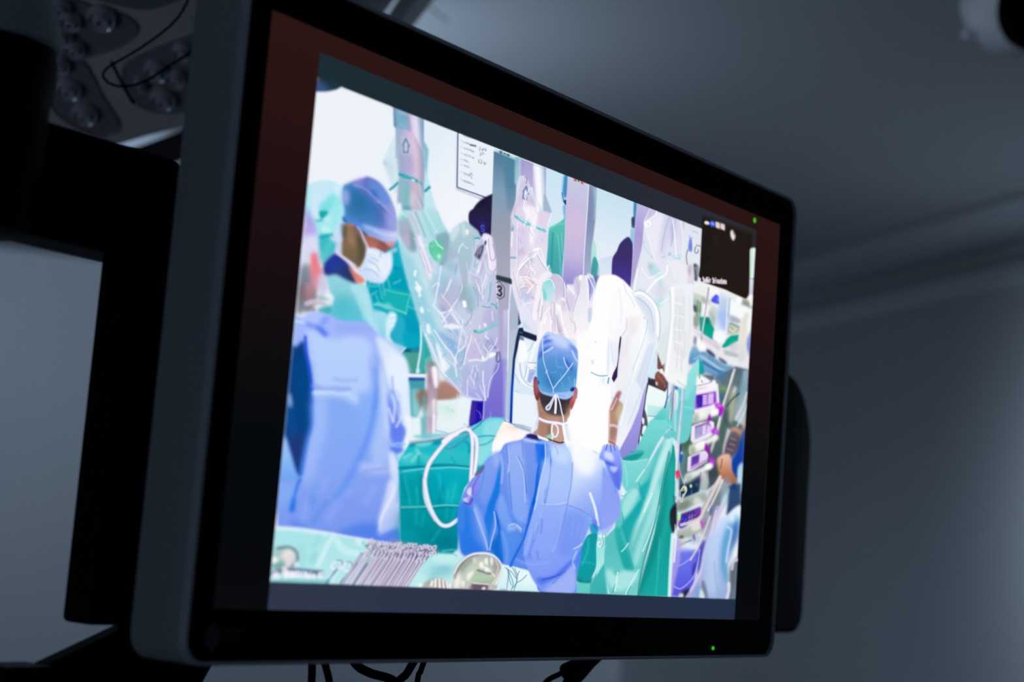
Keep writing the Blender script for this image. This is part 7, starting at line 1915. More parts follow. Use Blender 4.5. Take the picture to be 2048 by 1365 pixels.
P;10989c,0ca0a8,149898;3438 569 112 25 21 -37 -10 -57 16 -131 -54 -95 -59 -58 -117 34 -28 36 10 111 26 57;1.2 1 1 3435 588 3480 216
P;0c7c7c;3319 286 142 -42 77 39 -11 -47 -47 -15 -115 15;2 .8 1
L;3cc4c8;3457 552 -6 -94 -53 -96;2 .5 1 4
L;30b8bc;3380 380 97 -1 84 -10;1.5 .5 1 3
P;6cd0d0,60c8c4;3316 240 211 -4 83 134 65 22 79 -244 -428 14;1 1 0 3517 386 3546 143
P;30b0b0,2ca8a8;3527 236 148 156 11 -94 51 -146 -216 0;2 .75 0 3611 389 3640 150
P;8ce0e0,b0ecec;3567 595 96 33 15 -122 -3 -114 -89 -98 -25 206;1.2 1 0 3605 625 3644 296
L;58b8b4;3664 619 5 -114 6 -113;1 .7 1 2
L;2ca0a0;3519 236 5 -84;.6 .6 1 1.3
L;f4f4fc;3577 576 76 0 -66 -8;.5 .95 1 2.6
L;f8f8ff;3600 597 32 -56 -13 -38 -33 -2 -11 23 24 11;.4 .95 1 2.2
L;584c6c;3619 579 22 -47 -16 -34;.5 .6 1 1.2
P;e4fafa;3813 945 53 -6 -8 -78 -27 8;2 .8 1
L;2c6484;3829 883 27 -3;.5 .7 1 1.4
P;8cdcdc,5cc0c8;4342 1418 79 49 58 -14 26 -59 -73 -28 -75 3;2 .9 1 4416 1466 4428 1366
L;2c94a0;4404 1445 78 -13;1 .6 1 2
L;a8ecec;4372 1401 70 48;1 .7 1 3
P;e0d4e4,a898b4,dcd4e4;4423 1807 27 3 10 -135 -14 -159 -30 -10 8 144;.9 .97 0 4419 1806 4454 1510
L;5c4c70;4451 1803 5 -149 -15 -145;.5 .7 1 1.5
L;4c5ca8;4362 1785 8 -101 -17 -70 -10 -21;1 .85 1 3
L;c4ccec;4375 1801 6 -102;.7 .8 1 2
L;5870c4;4423 1718 -78 -91;.6 .6 1 1.6
P;f4f4f8,e4e4f0;4469 1737 39 12 24 -38 -7 -104 -37 -11 -17 32;2 .9 1 4490 1747 4507 1598
L;b8b8cc;4480 1718 12 -101;.6 .6 1 1.6
P;3040b8;4469 1778 43 -1 5 -17 -41 -5;1.6 .9 1
P;c4dce8,b8d8e4;4474 1601 38 5 14 -177 -31 -3;1.5 .5 0 4492 1603 4512 1428
L;dcd8ec;4583 1772 4 -144 -10 -139 -11 -124 9 -136;1 .85 1 5
L;9c94b8;4603 1768 -3 -139 -9 -152;.5 .6 1 1.3
L;d0dcf0;4493 1603 13 -108 14 -66;1 .6 1 3
L;f0ecf8;4548 1295 16 -135 -1 -102;1 .8 1 3
P;f02c5c,e8488c;4566 1120 40 7 6 -31 -15 -21 -25 18;1.5 .95 1 4588 1125 4594 1074
L;c4d0e4;4582 1230 20 -66 33 -66 59 -63;.9 .7 1 2.5
P;1c50c8,1848c0;4600 1273 40 3 -4 -68 -32 -3;2 .9 1 4616 1274 4624 1207
L;342c7c;4603 1321 6 -48;1 .8 1 3
P;b4d8f0;4608 1280 38 0 -4 -17 -28 -1;1 .8 1
P;f0f4fa,eef0f4,f0f0f2,f4f4f6,ecf4f2;4330 2543 303 68 54 -356 -42 -202 -10 -251 -36 -25 -52 0 -130 18 -77 10 -32 57 5 171 23 243;2 .93 0 4420 2573 4514 1766
P;e4e4ea;4408 2530 101 17 64 -546 -127 -17;8 .6 0
L;ffffff;4345 2519 19 -273 -18 -276 -11 -125;2 .9 1 6
L;c8d8e4;4313 2472 31 -160 -21 -250 -19 -166;2 .55 1 4
L;dce8f4;4594 2492 37 -204 -23 -254;2 .7 1 4
L;ccd0d8;4416 2462 11 -206;2 .5 1 2.4
L;ccd0d8;4474 2402 19 -274;2 .5 1 2.4
L;ccd0d8;4517 2479 19 -275;2 .5 1 2.4
L;ccd0d8;4473 2084 6 -165;2 .5 1 2.4
L;ccd0d8;4539 2066 6 -165;2 .5 1 2.4
L;ccd0d8;4402 2252 36 -201;2 .5 1 2.4
L;ccd0d8;4574 2210 -1 -209;2 .5 1 2.4
L;ffffff;4395 2417 103 3;1.2 .7 1 2
L;ffffff;4406 2322 129 0;1.2 .7 1 2
L;ffffff;4407 2212 115 4;1.2 .7 1 2
L;ffffff;4418 2117 128 -2;1.2 .7 1 2
L;ffffff;4443 2011 77 -3;1.2 .7 1 2
L;ffffff;4488 1838 78 -4;1.2 .7 1 2
P;f8faf8;4334 1859 126 3 156 -7 6 -55 -75 -23 -129 11;5 .6 1
L;b8ccc8;4503 1820 80 -25 52 0;1.5 .5 1 3
P;a4c4c8;4161 2486 57 38 -1 -96 -58 -31;8 .2 1
P;1c1c28,28303c;4562 866 28 18 25 -93 2 -79 -30 -57 -31 6 -38 77 -2 78;2 1 1 4556 881 4583 655
L;384050;4547 928 30 -61;1 .8 1 2
L;6c7078;4555 929 23 -7 -6 -16;.8 .7 1 2.4
P;b8fcb8;4622 799 36 6 9 -51 -33 2;1.8 .95 1
P;48c84c;4618 791 11 8 4 -31 -12 -1;1.2 .8 1
P;f87858;4632 751 26 3 0 -20 -21 1;1.4 .9 1
P;e8284c,f04868;4554 1122 59 9 5 -39 -27 -26 -23 6;2 .8 1 4585 1129 4592 1066
L;e8ecf8;4595 711 20 -172 -2 -110;.6 .8 1 1.8
P;7c98f0,7094ec,5c8cec,4c84e8,6088f0;2656 1220 78 -32 91 0 245 10 45 18 257 -669 -31 -279 -18 -111 -388 0 -57 97 -65 42 -237 31 -87 10 -162 63 -242 -27 -66 106 -28 117 12 119 77 133 112 87 58 83 120 54 50 58 168 43;.8 1 1 2527 1194 2654 159
P;98b4fa,a4c0fa,88a8f8,7c98f4;2824 1197 246 5 110 2 182 -30 153 -42 63 -385 -92 -62 -107 -193 -67 -114 10 -212 -373 0 -240 259 79 326 82 313;1 1 1 3131 1218 3127 216
P;f8fcff,e8f2fe,c4d8fc,a8c0f8;3068 1221 127 -6 198 -28 173 -60 179 -81 82 -109 -13 -175 -118 -160 -135 11 -112 107 -166 27 -99 30 21 224 -31 128;2 1 1 3329 1171 3356 677
P;f4faff,d0e0fc,a0b8f8,84a0f4;3137 1200 146 -14 185 -40 122 -46 152 -131 84 -129 -21 -117 -143 -85 -99 -15 -57 63 -153 47 -180 34 29 160 -5 167;1.5 1 1 3252 1173 3473 684
P;8498f4,98a8f6;3577 1070 90 -50 96 -88 72 -169 -28 -59 -162 -67 -63 110 -6 190;3 .8 1 3654 1077 3706 640
P;fdfeff;3186 1186 162 -3 138 -54 -51 -127 -131 8 -87 57;9 .8 1
L;f4faff;3435 869 79 -107 46 -111;1.5 .9 1 5
L;90b0f0;3174 763 163 -31 135 -39;.8 .6 1 3
L;5c84e8;3723 977 36 -84;1 .5 1 2
P;6c80f0;3473 684 66 4 26 -74 -52 16;1.5 .9 1
P;0c8cc0;3461 655 83 -5 23 -55 -82 -5;2 .8 1
P;a0b4fc,7c90f4,5c78f0;3574 1233 152 14 59 -62 41 -132 -19 -128 -63 25 -96 88 -59 72 -70 22 26 60;1.5 1 1 3660 1241 3698 917
P;e4ecff;3596 1187 87 -11 22 -47 -68 4 -53 14;3 .8 1
P;4860e8;3604 1121 122 -19 2 -19 -104 11;1.5 .8 1
P;5068e8;3696 1061 85 7 14 -115 -53 16;4 .6 1
P;dce4fe;3676 1088 86 -2 -30 -41 -53 15;2 .7 1
L;4454c8;3608 1236 -13 -40;.5 .8 1 1.8
L;4454c8;3650 1235 14 -42;.5 .8 1 1.8
L;4454c8;3692 1239 22 -36;.5 .8 1 1.8
P;1c6ce8,1060dc,0c58d8;2758 1181 89 9 18 -62 5 -64 -32 -111 -21 -74 -19 -92 -10 -36 -26 -92 -29 -73 -10 -36 8 54 4 90 44 128 7 127 9 109;1 1 1 2750 1180 2827 556
P;2c74ec;2750 1180 60 2 11 -86 -37 -66 -23 61;2 .7 1
P;4c84e8;2856 1182 64 -22 19 -34 -40 -50 -28 43;2 .6 1
L;0c5cd8;2786 769 -44 -129 -44 -127 -74 -109 -48 -81;1.5 .85 1 5
L;1c64e0;2924 1124 19 -90 -8 -128 -28 -147;1 .85 1 3
P;1464e0;2896 849 34 38 1 -72 -30 -66;1.5 .8 1
L;90b4fa;2940 1116 17 -71 2 -82;1 .7 1 3
L;e8f0fe;2860 1173 13 -108 -33 -130 -27 -147 -21 -73;.7 .6 1 2.2
P;a4bcf8,8cb0f8;2463 1125 127 31 39 -77 30 -123 32 -140 38 -69 -15 -126 -88 4 -80 65 -47 147 -34 156;5 .75 1 2567 1153 2632 616
L;2c60c0;2566 1055 58 -57 39 -77 28 -105;.4 .7 1 1.3
L;c4d8fe;2552 1054 58 -57 36 -60 37 -175;.7 .7 1 2
L;3c70d4;2486 942 20 -105 38 -138;.5 .8 1 1.4
L;b0c8fc;2450 1115 28 -112 -6 -62;1.2 .7 1 3
L;4c74d8;2436 1114 28 -112;1.2 .5 1 2.5
L;4878d8;2603 1148 21 -88;.4 .6 1 1.2
P;1478e0,1074e0,2c80e0;2376 1020 20 -103 1 -123 -33 -72 -8 -104 -27 -123 -5 -69 -36 67 -27 102 27 122 54 126 17 88;2 .9 1 2303 1014 2375 428
L;a4c0fa;2380 1047 31 -76 -1 -106;1.5 .7 1 4
P;88a8f4,7498f0;2250 1018 120 54 10 -78 -42 -117 -41 -125 -51 -38 -65 82 -1 120;4 .75 1 2259 1062 2301 718
L;5080e4;2221 920 -17 -88 -27 -54;1 .6 1 2
P;a8bcf8;2302 1049 55 13 16 -68 -46 -30;5 .6 1
P;9cb4f8,6c98f0;2138 707 74 -46 84 -125 28 -110 -44 15 -85 133;2.5 .8 1 2221 713 2257 423
L;b8ccfc;2149 674 73 -99 68 -99 27 -55;1 .8 1 3
P;1c74e4,2474e4;1994 681 90 23 40 -100 55 -117 106 -80 -200 -34 -66 106;6 .85 1 2088 704 2129 375
P;4c8cec;2005 698 37 20 21 -169 -37 -19;4 .6 1
P;3484e8;2084 704 60 -48 35 -169 -58 31;6 .5 1
P;9c94f0,7c74e4;2094 841 75 57 -3 -86 -42 -106 -39 -11 -46 48 19 61;1.5 .85 1 2092 892 2116 697
P;eaf0ff;2060 787 37 28 12 -41 -22 -36;1.5 .8 1
P;e0e4ff;2027 734 39 11 16 -25 -40 -2;1.5 .8 1
L;3c40c8;2043 709 55 -5 22 36;.8 .8 1 2.5
L;4850cc;2170 890 -47 -64 -7 -52;.8 .7 1 2
L;5458d0;2064 762 43 -23 -10 -26;.6 .8 1 1.8
P;5c6088;2127 903 75 63 22 -11 -30 -37 -52 -26;1.2 .9 1
P;8cb0f8,70a0f4;2418 796 84 -100 53 -84 21 -52 -55 -20 -63 49 -67 83;4 .8 1 2469 800 2501 539
L;2c68d0;2369 679 45 -75 19 -43 -9 -44;.8 .85 1 2
P;1060d8;2362 679 40 -41 30 -68 56 -224 -75 32 -22 68 33 71 -22 68;2 .9 1
P;0c68c8;2335 443 49 55 52 37 53 -198 -92 57;3 .8 1
L;c8d8fe;2356 670 25 -86 -24 -88 -18 -78;.8 .8 1 2.4
P;5494f0;2464 537 143 7 89 -13 -74 -109 -77 -74 -66 67;9 .6 1
L;7cacf8;2464 537 56 -102 10 -87;4 .5 1 7
P;98b8f8;2528 601 100 6 63 -32 -12 -27 -74 14 -86 -5;3 .8 1
L;2c6cdc;2599 605 69 -22 12 -44;.8 .8 1 2
L;cfe0ff;2529 593 71 8 61 -27;1 .7 1 3
L;3c78e0;2604 570 46 -24 42 -42;1 .7 1 2
L;4c80e4;2535 602 23 -16 41 19;.6 .6 1 1.6
L;8cacf4;2560 691 65 -58 95 60;2 .5 1 3
L;6c94ec;2546 690 50 -58;.8 .6 1 2
L;5080e0;2699 745 60 -5 -9 -45;1 .5 1 2
P;b8d0fc,a8c0fa;2840 1062 95 -28 176 89 67 -31 29 -109 -25 -187 -153 -29 -122 -8 -54 68;7 .7 1 3004 1113 3046 768
P;cfe4fe;2920 1160 214 30 40 -61 -55 -70 -158 14;7 .75 1
L;6894e8;3197 1066 1 -140 -29 -150 -30 -149 -48 -112;1 .7 1 2.2
L;7ca0ec;2878 748 183 7 107 26;1.2 .6 1 3
L;c4d8fc;2877 757 153 5 122 22;1 .7 1 3
L;7c9ce8;2999 1140 19 -26;.6 .7 1 1.6
L;7c9ce8;2981 1166 17 -17;.6 .6 1 1.6
P;90a8f8;2852 719 242 25 -10 -175 -77 -131 -235 -46 -15 124;12 .5 1
L;507ce8;2812 555 -19 -90 -34 -91;1.8 .45 1 3.5
L;507ce8;2860 647 -42 -145;1.8 .45 1 3.5
L;507ce8;2769 419 35 -43;1.8 .45 1 3.5
L;507ce8;2857 432 21 -53;1.8 .45 1 3.5
L;507ce8;2890 649 -4 -90;1.8 .45 1 3.5
L;a8bcfa;2833 628 -17 -109;2 .5 1 4
L;a8bcfa;2780 571 -33 -100 -35 -72;2 .5 1 4
L;a8bcfa;2869 702 -19 -91;2 .5 1 4
L;a8bcfa;3113 717 -14 -147 -61 -130;2 .5 1 4
P;6c8cf0;3160 720 125 18 167 -46 -76 -182 -87 -78 -123 -23 -71 70;10 .55 1
L;9cb4f8;3186 759 162 -17 136 -39;1 .6 1 3
L;5078d8;3185 768 147 -23 160 -46;.5 .6 1 1.6
L;88a4f4;3326 656 -18 -112;2 .5 1 4
L;88a4f4;3407 661 -51 -115;2 .5 1 4
L;88a4f4;3258 690 -16 -131;2 .5 1 4
P;4068e8,4c70e8;2878 254 180 23 175 98 61 21 4 -37 -118 -69 -149 -50 -102 -30;3 .75 1 3100 388 3121 216
L;3054dc;2940 242 149 27 105 40;1.2 .8 1 3
P;a8b8fa;2979 167 202 114 116 87 25 -202;5 .8 1
L;5c7cec;3064 223 115 77 57 47;1 .7 1 2.4
L;d8e4ff;3285 469 61 21 30 20;1 .8 1 2.4
L;c0d0fe;3319 452 -39 -75 37 -45;1 .7 1 2.5
P;88a0f8;2587 350 187 25 243 -18 -81 -84 -94 33;6 .45 1
L;a0b4f8;2628 369 180 -28 208 25;1.5 .5 1 2.5
P;e4ecfc;2697 1243 61 158 17 -83 -21 -51 -36 -34;1 .9 1
L;fbfcff;2753 1394 -26 -69 -25 -81;.4 1 1 1.5
P;b48c7c,b08470,bc9484,c09888;2723 1518 64 -28 328 27 9 -74 -4 -50 -26 -47 -28 -34 4 -117 -124 -6 -144 17 -84 27 46 35 6 74 -25 82;.8 1 1 2911 1480 2946 1189
P;c8a090;2882 1379 121 25 26 -46 -101 -17 -63 11;5 .6 1
P;9c705c;2759 1310 130 8 -10 -86 -78 -20 -27 51;5 .5 1
P;c8a494;2952 1313 82 2 23 -102 -94 3;4 .6 1
P;7c6450;2881 1305 42 -8 -4 -55 -40 -4;3 .7 1
L;90604c;3001 1417 19 -72;1 .4 1 2
P;a47868;2739 1472 58 -66 28 -58 -52 6 -22 58;4 .6 1
P;403838,38303c,4c4448;2742 1527 83 -15 124 -3 125 -3 80 40 -34 -66 -37 -42 -17 -39 -81 -15 -104 1 -64 23 -47 55;1.5 1 1 2943 1552 2964 1382
P;584848;2792 1454 86 -39 105 -19 82 15 -39 -29 -143 -10 -66 36;4 .6 1
P;645048;3059 1460 59 32 -4 -50 -38 -36;4 .7 1
P;a83c48,94404c,7c3840;2678 1598 13 16 26 -5 27 -52 15 -46 -9 -44 -20 -9 -22 22 -21 46;.8 1 1 2708 1617 2728 1458
P;d88c84;2696 1576 20 2 17 -59 -12 -25;3 .5 1
L;3c1c6c;2692 1613 31 -10 18 -28;.6 .8 1 2
L;4c2430;2744 1509 -4 -49;1 .6 1 2
P;c06468,b04c50;3153 1600 27 3 10 -40 -10 -51 -26 -53 -19 -18 -19 26 1 37 32 42;.8 1 1 3143 1598 3162 1444
P;e0a09c;3162 1572 17 -35 -19 -40 -8 24;2.5 .6 1
L;6c2c54;3169 1598 22 -16 -2 -56;.6 .5 1 2
P;b8d0fa,8cacf0,6498dc,4890cc,5ca4d8,8cbcec;2793 1944 82 0 83 0 87 -18 78 -32 41 -32 9 -74 2 -101 -7 -76 -15 -52 -49 -37 -61 -17 -94 4 -104 3 -72 12 -46 43 -15 84 -8 108 10 81 24 52;.8 1 1 2895 1947 2930 1494
P;5490d0,3c84c0;2720 1712 78 23 83 -13 100 39 85 -13 55 -18 -22 -78 -76 -72 -79 -34 -103 -1 -85 38 -28 58;12 .75 1 2901 1750 2926 1543
P;4c94d4;2858 1744 118 53 50 -67 -35 -55 -105 11;9 .6 1
P;1868a8;2812 1615 78 35 29 -71 -59 -19;9 .5 1
P;4868d8;2752 1858 37 30 92 10 -59 -24 -59 -21;2 .9 1
P;5870d8;2757 1901 69 26 -29 -20 -29 -13;1.5 .85 1
P;3c64d4;2714 1754 16 39 56 39 60 15 -56 -45 -46 -43 -28 -17;2.5 .85 1
P;3c64d4;3008 1790 55 -18 58 -42 -8 -20 -66 23;2.5 .8 1
P;6c84e0;3048 1895 65 -9 46 -25 -20 -9 -67 22;2 .7 1
P;d4e0fe;2816 1923 143 15 98 -29 -25 -54 -85 13 -86 24;7 .8 1
P;c0d4fc;2861 1892 105 -9 23 -21 -83 0;4 .5 1
P;8cb0ec;3108 1841 61 -16 4 -75 -21 -3 -38 45;3 .7 1
L;88acf0;2919 1839 -4 -50 6 -49;1 .5 1 2.4
L;88acf0;3013 1840 35 -32;1 .5 1 2.4
L;88acf0;2890 1822 -17 -27;1 .5 1 2.4
L;88acf0;2981 1674 13 -23;1 .5 1 2.4
L;dfe8fe;3003 1789 26 -40 41 -32;1 .8 1 2.8
L;dfe8fe;3096 1852 37 -39 35 -26;1 .8 1 2.8
L;dfe8fe;2770 1793 58 27 39 24;1 .8 1 2.8
L;78b0e4;2922 1728 23 -16;1.5 .5 1 3
L;78b0e4;2868 1665 60 14;1.5 .5 1 3
L;78b0e4;2964 1721 42 0;1.5 .5 1 3
L;78b0e4;2998 1614 24 -22;1.5 .5 1 3
L;78b0e4;3077 1662 25 -35;1.5 .5 1 3
P;98b8f0,a8c8f8;2737 1569 35 -39 92 -7 61 11 123 18 92 24 13 -17 -39 -33 -61 -20 -104 0 -103 3 -72 9;1.2 .95 1 2939 1594 2951 1494
L;4c88d4;2771 1536 92 -3 81 13 123 21;1.2 .6 1 2
L;5c98dc;2865 1520 82 -2 104 4;1 .5 1 2
P;1c2c7c;3108 1578 19 18 32 4 -8 -23 -26 -9;.8 1 1
P;1c3c80;2724 1597 22 -15 -9 -13 -11 10;.8 .8 1
L;b8d4fa;3151 1659 1 -50;.8 .7 1 2
L;cfe0fc;2739 1886 12 -59 11 -48 17 -52 37 -56 37 -51 48 -55;.4 .95 1 2
L;5c84cc;2767 1780 22 -58 38 -56 36 -45;.4 .5 1 1
L;cfe0fc;3117 1767 -47 -50 -56 -57 -57 -51 -46 -46;.4 .95 1 2
L;c4dcfc;2906 1565 3 -30;.4 .9 1 2
L;b8d0f8;2762 1779 37 30 38 24;.6 .7 1 1.6
L;cfe0fc;2807 1657 19 18;.6 .8 1 2
L;d4dcf8;2927 1513 -24 -52 -25 -46 -30 -7 -2 15 37 29 27 34 18 24;.5 1 1 4
L;eef2ff;2939 1517 10 -57 1 -65;.4 1 1 4.6
L;e4eafe;2958 1519 37 -48 28 -58 25 -41 10 -36;.4 1 1 2.6
L;b8b4d8;2774 1333 54 -9 61 -1 82 4 83 0 56 15;.8 .8 1 6.5
L;f4f4ff;2774 1336 53 -9 62 -3 82 4 83 0 56 17;.5 1 1 4.5
L;f2f2fe;2930 1323 -6 -38 6 -48 10 -39;.5 1 1 3.6
L;eeeefc;2930 1323 54 -19 15 -36 -17 -32 -30 -9 -13 23;.5 1 1 3.4
L;fafaff;3054 1324 17 -48 26 -47 26 -41;.8 1 1 6
P;ffffff;3101 1372 71 27 20 -73 -74 -8;3 1 1
P;8ce0c0;2879 1232 50 11 -5 -37 -47 1;1.2 .85 1
L;383848;2882 1208 84 -10 62 -4 41 8;.5 1 1 2.6
L;f4f8ff;2765 1214 46 -7 72 -8;.5 1 1 4.5
P;20207c,301c58;2643 1199 36 24 81 -3 22 -22 41 -5 -80 -5 -69 2;1 1 1 2726 1228 2731 1183
P;9cb4f8;2607 1174 56 18 101 -8 80 8 23 -22 -121 -6 -98 -4;1.2 .85 1
L;dfe8fe;2616 1178 70 -5 79 -1;.6 .7 1 1.8
P;d4a0a0,c09484,b48c74,b08c80,c89c94;3611 1499 18 41 39 56 30 39 33 11 18 -8 -7 -33 -26 -29 47 -8 11 -38 -33 -68 -15 -67 1 -52 -18 -92 -80 -1 -2 70 -5 83;1.8 1 1 3679 1640 3725 1253
P;8c5c6c;3668 1596 35 40 34 7 -12 -40 -38 -70 -42 -30;3 .75 1
P;c8c49c;3711 1523 54 33 -4 -66 -38 -69 -27 36;4 .8 1
P;e8ecf8;3735 1611 45 12 6 -52 -33 -10;3 .7 1
L;f4e0e4;3692 1586 -29 -49 -29 -42;1 .7 1 2.5
L;9c6c6c;3625 1475 54 32 40 43;1.2 .6 1 2
L;f4e4e4;3626 1378 56 6 47 -8;2 .7 1 5
P;947870;3639 1360 68 1 -14 -73 -45 -4;3 .6 1
L;8c3444;3628 1263 58 -8 24 -10;1 .6 1 2.5
L;e0a0a0;3607 1485 7 -102 13 -114;1.5 .6 1 3
P;b4b0b8,9cac9c,a8b8a8,b8b0b0;1993 247 7 45 47 46 67 37 70 20 90 7 84 -8 68 -23 47 -33 16 -34 -6 -47 -36 -53 -33 -41 -397 -7 -23 46;1.2 1 1 2232 400 2261 159
P;e4ecdc,d0d8c4;2026 226 27 68 49 35 105 27 109 4 78 -31 26 -57 -12 -58 -13 -46 -343 -9;10 .6 1 2225 357 2248 164
P;f4f0ec;2047 271 19 -10 1 -79 -24 -23 -35 -1 -10 50 19 23;4 .95 1
P;ffffff;2081 211 27 -5 -4 -34 -20 11;2.5 .9 1
L;f8f8fc;2000 258 25 46 57 44 85 35 108 12 93 -7 64 -26 38 -30 14 -34 -15 -47 -40 -53;1.2 .9 1 3.5
L;786c88;2022 259 38 52 74 48 88 20;1.4 .7 1 1.8
L;6c6478;2009 225 12 45 55 53;1.8 .6 1 2.2
P;7c8478;2068 317 84 43 36 -5 -66 -47 -47 -47 -34 -12;6 .6 1
P;a08c98;2390 363 60 -32 15 -46 -43 -36 -35 57;6 .65 1
P;a8c4ac,b4ccb4,a0b8a0;2183 253 51 30 73 -3 41 -27 65 -4 -4 -40 -73 -14 -129 8 -48 27;3 .9 1 2282 285 2293 194
L;4c4454;2234 283 56 -9 56 -10 36 7;2 .7 1 3
P;fcfcf8;2129 251 42 24 28 -4 -48 -53 -18 5;2.5 .8 1
P;f8f8f0;2293 360 35 12 10 -45 -36 -1;1.6 .95 0
P;f8f4f4;2350 379 34 -10 6 -46 -34 10;2 .9 0
P;fffcfc;2246 335 35 7 10 -40 -37 -1;2 .95 0
P;ffffff;2304 303 38 -5 2 -17 -32 -1;2 .9 1
L;a09cb0;2340 373 10 -63;1 .7 1 2
P;dce4e0;2179 361 27 1 -1 -29 -23 -1;2 .8 1
L;ffffff;2276 307 48 -9 58 -27 31 -22;1.5 .8 1 2.4
L;e0dce0;2410 353 33 -45 -13 -47;1.5 .7 1 3
P;6c4c64,5c4858;2199 197 146 -2 14 -31 -173 -6 -11 19;2 .9 1 2250 198 2254 160
P;a880c8;2161 176 32 -2 2 -16 -36 1;2 .7 1
P;fcf8fc;2293 174 36 4 -7 -18 -27 0;1.2 .9 1
P;cac8d0;2355 196 37 1 -5 -35 -33 -1;2 .8 0
L;f4f0f4;2199 199 82 -3 64 -1;1 .8 1 2.5
L;fcfcfc;2400 203 42 41 32 47;1.5 .6 1 3
P;1c2c34,1e2a32,232a33,282c37,2b2d38;400 3080 5184 -12 16 172 -5220 0;0 1 0 400 3100 5584 3100
P;1e1a18,221a17,241a17,221815;4718 3191 834 20 -23 -123 -33 -37 34 -366 -32 -46 -27 -13 -333 24 -371 -2 -50 23 11 102 -5 255;.6 1 0 4739 2889 5543 2896
P;282220;4881 3075 116 9 -2 -44 -27 -63 -38 28;4 .5 0
P;2a2728;4711 3191 877 36 14 -125 -80 -16 -13 87 -799 -5;1 .9 0
P;1d1917;4720 3174 790 18 16 -105 -37 52 -769 -29;1 .6 0
P;eafaf4,dcf0ea,e8f4ee;5523 3071 44 13 43 -11 5 -89 -2 -150 -88 -16 -5 148;1.2 1 0 5556 3082 5584 2829
L;64e07c;5529 3065 -4 -113 3 -134;.5 .6 1 1.6
P;e0e0ec,c8c8e0;5526 2811 85 11 -1 -123 -86 -30;1.5 1 0 5560 2817 5576 2678
L;4c4c58;5529 2810 79 8;.6 .6 1 1.5
P;3c4050;5596 2756 19 33 -5 -90 -24 11;1.2 .8 0
P;f8f8f4;5485 2633 54 39 72 19 3 -96 -98 21;2 .95 1
P;8c9084;5413 2620 86 11 48 -32 -101 -17;2.5 .7 1
P;fcfcff;5341 2619 64 4 -2 -41 -50 -9;1.8 .9 1
P;fbf0f2;4754 3133 30 14 42 -4 0 -16 -39 -8 -27 1;1 1 1
P;3a68f8;4838 3147 26 18 45 -1 3 -29 -29 -17 -38 6;1 1 1
L;a8c4ff;4866 3144 24 -4;.8 .8 1 3
P;fbecee;4922 3172 69 1 6 -48 -70 0;1.4 .95 0
P;c8a8a8;4948 3159 20 2 1 -16 -19 -1;1.2 .6 1
P;fbecee;4999 3175 70 2 6 -49 -70 1;1.4 .95 0
P;c8a8a8;5026 3163 19 2 2 -16 -19 -1;1.2 .6 1
P;f6eef0;5169 3145 27 13 28 -20 22 -18 -15 -38 -28 -7 -28 23 -12 27;1.4 .95 1
L;3c3434;5203 3141 24 -25;.7 .6 1 1.4
L;f4e8f2;4716 2678 4 -38 8 1 2 17 -6 18 -8 2;.3 .95 0 2
L;f4e8f2;4738 2668 3 -25;.3 .95 0 2
L;f4e8f2;4739 2662 8 5;.3 .95 0 2
L;f4e8f2;4792 2683 -9 4 -3 -9 14 -16 0 -13 -11 2;.3 .95 0 2
L;f4e8f2;4802 2677 2 -21 9 -4 4 3 -3 21;.3 .95 0 2
L;f4e8f2;4834 2693 4 -38 -10 0 -4 15 5 10 7 -4;.3 .95 0 2
L;f4e8f2;4843 2697 4 -39;.3 .95 0 2
L;f4e8f2;4845 2677 8 4 5 -8 2 -15;.3 .95 0 2
L;f4e8f2;4868 2684 3 -23;.3 .95 0 2
L;f4e8f2;4866 2700 1 -4;.3 .95 0 2
L;f4e8f2;4887 2690 3 -26;.3 .95 0 2
L;f4e8f2;4888 2684 8 5;.3 .95 0 2
L;f4e8f2;4942 2705 -9 4 -3 -9 14 -16 0 -14 -11 3;.3 .95 0 2
L;f4e8f2;4952 2699 3 -25;.3 .95 0 2
L;f4e8f2;4953 2693 8 6;.3 .95 0 2
L;f4e8f2;4976 2700 3 -23;.3 .95 0 2
L;f4e8f2;4974 2716 1 -4;.3 .95 0 2
L;f4e8f2;4996 2705 9 -25 3 25;.3 .95 0 2
L;f4e8f2;5020 2707 10 -1 3 -23 -11 0 -3 10 12 3;.3 .95 0 2
L;f4e8f2;5052 2709 -10 1 1 -10 10 -2 0 -12 -11 1;.3 .95 0 2
L;f4e8f2;5066 2725 4 -36 7 0;.3 .95 0 2
L;f4e8f2;5061 2713 13 0;.3 .95 0 2
L;f4e8f2;5085 2716 11 0 3 -24 -11 1 -3 10 12 3;.3 .95 0 2
L;f4e8f2;5105 2722 10 -26 3 25;.3 .95 0 2
L;f4e8f2;5130 2723 10 -1 3 -23 -11 0 -3 10 12 4;.3 .95 0 2
L;fbfbfb;4767 2645 372 -6 346 -14;.6 .6 1 1.6
P;30374a,2b3447,273145,24324a;390 0 5210 0 0 165 -5210 -8;.6 1 0 400 100 5584 100
P;34507c,1e3440;381 3038 14 30 98 34 119 1 -38 -40 -43 -22 -49 -20 -71 -20 -23 -14;1.2 1 1 475 3017 497 3071
P;1d2c34;394 3105 249 -4 -3 -12 -48 0 -23 2 -74 -5 -93 -16;3 .9 0
"""

